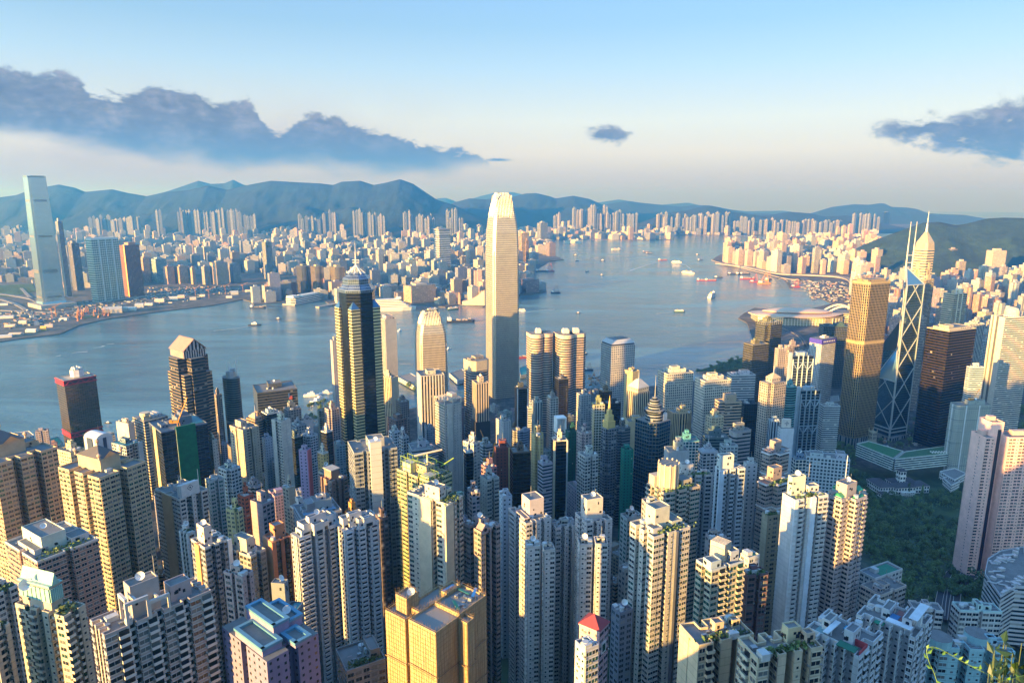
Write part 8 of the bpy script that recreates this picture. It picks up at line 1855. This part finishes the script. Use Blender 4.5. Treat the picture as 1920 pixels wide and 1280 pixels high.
 def scatter(P, n, s0, s1, fz):
  k = 0
  while k < n:
   px, py = rnd.uniform(min(q[0] for q in P), max(q[0] for q in P)), rnd.uniform(min(q[1] for q in P), max(q[1] for q in P))
   if not inpoly(px, py, P): continue
   v = fz(px, py); k += 1; m.box(v.x, v.y, v.z, rnd.uniform(s0, s1), rnd.uniform(s0, s1) * .5, rnd.uniform(1.5, 5), rnd.choice((0, 0, 1, 2, 3, 4)), rnd.uniform(0, 3))
 f3 = lambda a, b: onz(a, b, 2.6)
 scatter([(-10, 620), (100, 606), (200, 586), (330, 568), (460, 548), (460, 540), (300, 545), (120, 570), (-10, 590)], 420, 3, 16, f3); scatter([(270, 562), (440, 544), (430, 536), (280, 540)], 320, 4, 16, f3)
 scatter([(1450, 520), (1590, 530), (1600, 570), (1520, 560), (1500, 535)], 280, 4, 18, f3); scatter([(1480, 665), (1590, 625), (1600, 700), (1500, 700)], 260, 3, 12, lambda a, b: gpx(a, b)); scatter([(980, 720), (1120, 700), (1180, 720), (1120, 740), (1000, 740)], 200, 3, 10, lambda a, b: gpx(a, b)); scatter([(1540, 800), (1720, 780), (1760, 830), (1620, 850)], 120, 2, 6, lambda a, b: gpx(a, b))
 tag(m.build('site_clutter', cols), kind='stuff')
def hull(m, L, B, H, mat=0, bow=.22):
 P = [(-L / 2, -B / 2), (L / 2 - L * bow, -B / 2), (L / 2 - L * bow * .35, -B * .3), (L / 2, 0), (L / 2 - L * bow * .35, B * .3), (L / 2 - L * bow, B / 2), (-L / 2, B / 2)]
 Q = [(x * .97, y * .82) for x, y in P]; m.prism(Q, -1, H, mat, mat, 3, 400, pl2=P)
def boat_kind(k, L):
 """list of (part name, mesh)"""
 out = []; red, blk, wht = plain('hull_red', (.30, .04, .03), .6), plain('hull_black', (.03, .035, .045), .6), plain('ship_white', (.70, .70, .68), .5, var=.1); dk = plain('ship_windows', (.05, .06, .08), .3); org = plain('rig_orange', (.50, .22, .05), .6)
 def add(nm, m, mats): out.append((nm, m.mesh(nm, mats)))
 if k in ('cruise', 'ferry', 'dark_ferry'):
  B = L * (.17 if k == 'cruise' else .24); H = L * .05 + 1.5; m = MB(); hull(m, L, B, H); add('hull', m, [wht if k != 'dark_ferry' else plain('hull_green', (.03, .09, .07), .6)])
  n = 5 if k == 'cruise' else 2; z = H; m = MB(); w = MB()
  for i in range(n):
   a = L * (.80 - .07 * i); hh = max(2.4, L * .026); m.box(-L * .03, 0, z, a, B * (.92 - .04 * i), hh, 0); w.box(-L * .03, 0, z + hh * .3, a + .1, B * (.92 - .04 * i) + .12, hh * .4, 0); z += hh + .002
  add('deckhouse', m, [wht]); add('window_band', w, [dk]); m = MB(); m.box(-L * .18, 0, z, L * .06, B * .3, L * .06, 0); add('funnel', m, [plain('funnel_yellow', (.5, .3, .05), .6)]); m = MB(); m.box(L * .22, 0, z, L * .08, B * .6, L * .03, 0); m.tube((L * .2, 0, z), (L * .2, 0, z + L * .09), L * .004 + .1); add('bridge', m, [wht])
 elif k in ('barge', 'red_barge'):
  B = L * .26; m = MB(); hull(m, L, B, L * .05 + 1, bow=.1); add('hull', m, [red if k == 'red_barge' else blk]); m = MB(); rr = random.Random(int(L))
  for i in range(9): m.box(L * rr.uniform(-.25, .38), B * rr.uniform(-.2, .2), L * .05 + 1, L * .07, B * .35, L * rr.uniform(.02, .06), 0)
  add('cargo', m, [plain('cargo_grey', (.42, .36, .32), .8)]); m = MB(); m.box(-L * .4, 0, L * .05 + 1, L * .12, B * .7, L * .11, 0); m.tube((-L * .4, 0, L * .16), (-L * .4, 0, L * .26), .25); add('wheelhouse', m, [wht])
 elif k in ('derrick', 'red_derrick', 'orange_derrick'):
  c = {'derrick': blk, 'red_derrick': red, 'orange_derrick': org}[k]; B = L * .34; m = MB(); hull(m, L, B, L * .07 + 1, bow=.08); add('hull', m, [c]); m = MB(); h = L * .9
  for s in (-1, 1): m.tube((L * .3, s * B * .3, L * .07), (L * .12, 0, h), L * .014, 4); m.tube((-L * .3, s * B * .3, L * .07), (L * .12, 0, h), L * .011, 4); m.tube((L * .3, s * B * .3, L * .07), (-L * .3, s * B * .3, L * .35), L * .008, 4)
  for f in (.25, .45, .65): m.tube((L * (.3 - .18 * f), -B * .3 * (1 - f), h * f), (L * (.3 - .18 * f), B * .3 * (1 - f), h * f), L * .01, 4); m.tube((L * (.3 - .18 * f), 0, h * f), (L * (-.3 + .42 * f), 0, h * f), L * .01, 4)
  add('derrick', m, [c if k != 'derrick' else plain('derrick_grey', (.10, .10, .12), .6)]); m = MB(); m.box(-L * .3, 0, L * .07, L * .2, B * .7, L * .14, 0); add('deckhouse', m, [wht])
 else:
  B = L * .3; m = MB(); hull(m, L, B, L * .09 + .4, bow=.3); add('hull', m, [wht if k == 'yacht' else blk]); m = MB(); m.box(-L * .05, 0, L * .09, L * .42, B * .7, L * .12, 0); m.box(0, 0, L * .21, L * .18, B * .5, L * .08, 0); add('cabin', m, [wht])
 return out
BOATS = [('cruise', 1335, 557, 95, 60, 'large white ferry seen end on near the eastern shore'), ('ferry', 1291, 512, 85, -55, 'white passenger ship trailing a curved wake in mid channel'), ('ferry', 1156, 468, 90, 20, 'white ship with a dark mast far up the channel'), ('cruise', 1075, 455, 170, 0, 'long pinkish ship lying before the old runway'),
 ('barge', 1211, 472.5, 50, 0, 'small dark barge far up the channel, left of two'), ('barge', 1217, 475.5, 50, 10, 'small dark barge far up the channel, right of two'), ('tug', 1079, 479, 34, 0, 'tiny boat far up the channel near the peninsula point'), ('tug', 1082, 489, 26, 0, 'tiny dark boat just below the first tiny boat'), ('tug', 1130, 489, 34, 0, 'small boat at the head of a faint wake'),
 ('red_barge', 1243, 488, 70, 20, 'reddish boat drawing a long pale wake'), ('ferry', 1269, 492, 66, -30, 'small ferry ahead of the white passenger ship'), ('derrick', 1313, 488, 40, 0, 'small dark derrick barge near the seaside towers'), ('tug', 1307, 478, 30, 0, 'tiny boat beyond the dark derrick barge'),
 ('derrick', 1347, 521, 46, 0, 'black derrick barge alone in mid channel'), ('red_barge', 1318, 526, 62, 0, 'red barge of a pair moored side on, left one'), ('red_barge', 1333, 526, 62, 6, 'red barge of a pair moored side on, right one'), ('derrick', 1372, 514, 46, 0, 'derrick barge of the eastern row, first from left'), ('derrick', 1386, 514, 52, 40, 'derrick barge of the eastern row, second from left'), ('barge', 1397, 514, 60, 10, 'dark barge of the eastern row, third from left'),
 ('red_barge', 1402, 523, 80, 0, 'red barge with mast near the highway seawall'), ('red_derrick', 1415, 529, 48, 0, 'bright red pyramid shaped derrick barge'), ('orange_derrick', 1433, 532, 66, 0, 'orange derrick barge by the breakwater'), ('orange_derrick', 1441, 525, 60, 50, 'second orange derrick barge by the breakwater'), ('red_derrick', 1492, 538, 44, 0, 'small red derrick off the exhibition hall roof'),
 ('red_derrick', 1031, 509, 54, 0, 'dark red derrick barge at the peninsula seawall'), ('barge', 1017, 509, 80, 0, 'dark low barge at the peninsula seawall'), ('derrick', 1042, 549, 44, 0, 'black derrick barge off the pink waterfront block'), ('ferry', 978, 583, 34, 0, 'small ferry emerging from behind the tallest tower'), ('tug', 1084, 587, 16, 0, 'tiny pale speedboat in open water'), ('dark_ferry', 1274, 585, 40, 0, 'dark green two deck ferry crossing below the big white ferry'),
 ('tug', 1101, 509, 24, 0, 'tiny dark boat in open water right of the peninsula'), ('tug', 1128, 516, 22, 0, 'tiny pale boat in open water right of the peninsula'), ('tug', 478, 610, 40, 10, 'white tug left of the faceted tower'), ('barge', 864, 603, 96, 12, 'long black cargo barge left of the tallest tower'), ('dark_ferry', 811, 582, 46, 30, 'ferry moored at the far pier, left of two'), ('dark_ferry', 850, 580, 46, 30, 'ferry moored at the far pier, right of two'),
 ('yacht', 750, 620, 20, 60, 'small white boat right of the faceted tower'), ('yacht', 841, 655, 20, 60, 'small white boat beside the fin crowned tower'), ('tug', 522, 598, 20, 0, 'small boat in the red reflections'), ('tug', 203, 793, 12, 0, 'little brown boat near the western shore'), ('tug', 1098, 664, 20, 60, 'small brown boat behind the curved twin towers'), ('red_barge', 978, 671, 60, 20, 'red boat moored right of the tallest tower'), ('barge', 484, 577, 60, 0, 'brown working barge beside the seawall across the water'),
 ('yacht', 585, 742, 34, 10, 'white moored yacht at the near quay, left of three'), ('yacht', 600, 752, 40, 50, 'white moored yacht at the near quay, middle of three'), ('yacht', 612, 738, 30, 20, 'white moored yacht at the near quay, right of three'), ('cruise', 722, 582, 230, -150, 'white cruise liner moored by the long cream mall, bow to the right'), ('derrick', 1104, 694, 22, 0, 'small orange quay boat below the curved twin towers')]
def boats():
 cache = {}
 for (k, px, py, L, deg, lab) in BOATS:
  v = onz(px, py, .3)
  if k == 'cruise' and L > 200: deg = 12
  kk = (k, L); cache.setdefault(kk, None)
  if cache[kk] is None: cache[kk] = boat_kind(k, L)
  nm = {'cruise': 'ship', 'ferry': 'ferry', 'dark_ferry': 'ferry', 'barge': 'barge', 'red_barge': 'barge', 'yacht': 'yacht', 'tug': 'small_boat'}.get(k, 'derrick_barge')
  e = empty(nm, v, radians(deg), lab, nm.replace('_', ' '))
  for pn, me in cache[kk]: link(pn, me, e)
 foam = plain('foam', (.42, .50, .52), .6, var=.5, scale=.05)
 for P, w in (([(1295, 504), (1287, 498), (1276, 495), (1266, 494)], 14), ([(1240, 488), (1222, 494), (1200, 501), (1180, 508)], 9), ([(1126, 489), (1105, 484), (1080, 479)], 6), ([(905, 600), (886, 602)], 5), ([(480, 609), (440, 616), (400, 620)], 4), ([(134, 662), (146, 660), (164, 659)], 4), ([(176, 652), (190, 650), (195, 648)], 5), ([(200, 645), (214, 644)], 4), ([(104, 668), (114, 666)], 4), ([(480, 578), (520, 574), (556, 572)], 4), ([(1262, 585), (1230, 588)], 4), ([(965, 589), (1010, 582), (1040, 580)], 4)):
  pts = smooth_pts([onz(x, y, .35) for x, y in P]); m = MB(); n = len(pts)
  for i in range(n - 1):
   a, b = pts[i], pts[i + 1]; d = (b - a).normalized(); nn = Vector((-d.y, d.x, 0)); r = w * (.25 + .75 * i / n); r2 = w * (.25 + .75 * (i + 1) / n); m.face([a - nn * r, b - nn * r2, b + nn * r2, a + nn * r], 0)
  tag(m.build('boat_wake', [foam]), kind='stuff')
 # breakwaters
 for P, w, lab in (([(1470, 522), (1478, 530), (1484, 541)], 16, 'short breakwater off the eastern flyover'), ([(1484, 543), (1510, 545), (1530, 548)], 12, 'long low pier reaching the exhibition hall basin')):
  m = MB(); pts = [onz(x, y, 2.5) for x, y in P]
  for a, b in zip(pts, pts[1:]): c = (a + b) / 2; m.box(c.x, c.y, -3, (b - a).length, w, 5.5, 0, atan2(b.y - a.y, b.x - a.x))
  tag(m.build('breakwater', [plain('seawall_stone', (.11, .105, .095), .9)]), lab, 'breakwater')
def foreground():
 """shrub and vine on the slope just below the viewpoint"""
 rnd = random.Random(8)
 m, t, b, _ = mat_new('near_leaf'); oi = t.new('ShaderNodeTexCoord'); n = t.noise(oi.outputs['Object'], 9, 2, .5); t.put(b.inputs['Base Color'], t.mix(n, (.008, .024, .006), (.028, .06, .012))); b.inputs['Roughness'].default_value = .45
 def at(px, py, d): v = Vector(ray(px, py)); return Vector((0, 0, CH)) + v * d
 def leaf(M, p, d, s):
  d = d.normalized(); x = d.cross(Vector((rnd.uniform(-.4, .4), rnd.uniform(-.4, .4), 1))).normalized() * s * .28; z = x.cross(d).normalized() * s * .12
  M.face([p, p + d * s * .4 + x - z, p + d * s, p + d * s * .45], 0); M.face([p, p + d * s * .45, p + d * s, p + d * s * .4 - x - z], 0)
 root = at(1925, 1330, 3.6); root.z = ground(root.x, root.y) - .05
 e = empty('shrub', root, 0, 'dark leafy shrub poking into the bottom right corner, close to the camera', 'shrub'); L = MB(); S = MB()
 for k in range(46):
  tip = at(rnd.uniform(1862, 1975), rnd.uniform(1185, 1300) + max(0, (1900 - 0)) * 0, rnd.uniform(3.3, 4.1))
  if k % 3 == 0: tip = at(rnd.uniform(1840, 1960), rnd.uniform(1240, 1310), rnd.uniform(3.2, 3.9))
  a = root + Vector((rnd.uniform(-.1, .1), rnd.uniform(-.1, .1), 0)); q = a.lerp(tip, .6) + Vector((0, 0, .15))
  S.tube(a - root, q - root, .006, 4, r2=.004); S.tube(q - root, tip - root, .004, 4, r2=.002)
  for j in range(13):
   f = j / 12; p = q.lerp(tip, f); d = (tip - q).normalized() * .6 + Vector((rnd.gauss(0, .7), rnd.gauss(0, .7), rnd.gauss(.2, .5))); leaf(L, p - root, d, rnd.uniform(.05, .085))
 S.build('stem', [plain('green_stem', (.06, .08, .03), .7)], e); L.build('foliage', [m], e)
 V = smooth_pts([at(1930, 1262, 3.2), at(1880, 1275, 3.1), at(1850, 1262, 3.0), at(1815, 1245, 3.0), at(1785, 1228, 3.0), at(1755, 1213, 3.0), at(1738, 1216, 3.0), at(1742, 1240, 3.0), at(1752, 1262, 3.0), at(1760, 1290, 3.0)]); o = V[0]; g2, t2, b2, _ = mat_new('vine_leaf'); b2.inputs['Base Color'].default_value = (.09, .18, .02, 1); b2.inputs['Roughness'].default_value = .5
 e = empty('vine', o, 0, 'thin pale green vine tendril with small leaves left of the corner shrub', 'vine'); S, L = MB(), MB()
 W2_ = smooth_pts([at(1760, 1300, 3.0), at(1700, 1292, 2.9), at(1640, 1270, 2.9), at(1600, 1248, 2.9), at(1560, 1238, 2.9)])
 for C_ in (V,):
  for i, (a, b) in enumerate(zip(C_, C_[1:])):
   S.tube(a - o, b - o, .0014, 4)
   if i % 2 == 0: leaf(L, a - o, Vector((rnd.gauss(0, .5), rnd.gauss(0, .5), rnd.gauss(.4, .4))), rnd.uniform(.018, .034))
 S.build('stem', [g2 if False else plain('vine_stem', (.14, .22, .04), .6)], e); L.build('foliage', [bpy.data.materials['vine_leaf']], e)
haze()
near_row()
mid_rows()
landmarks()
low_buildings()
conference_hall()
far_named()
far_city()
infill()
roads()
ocean_pier()
sites()
boats()
plant_park()
foreground()
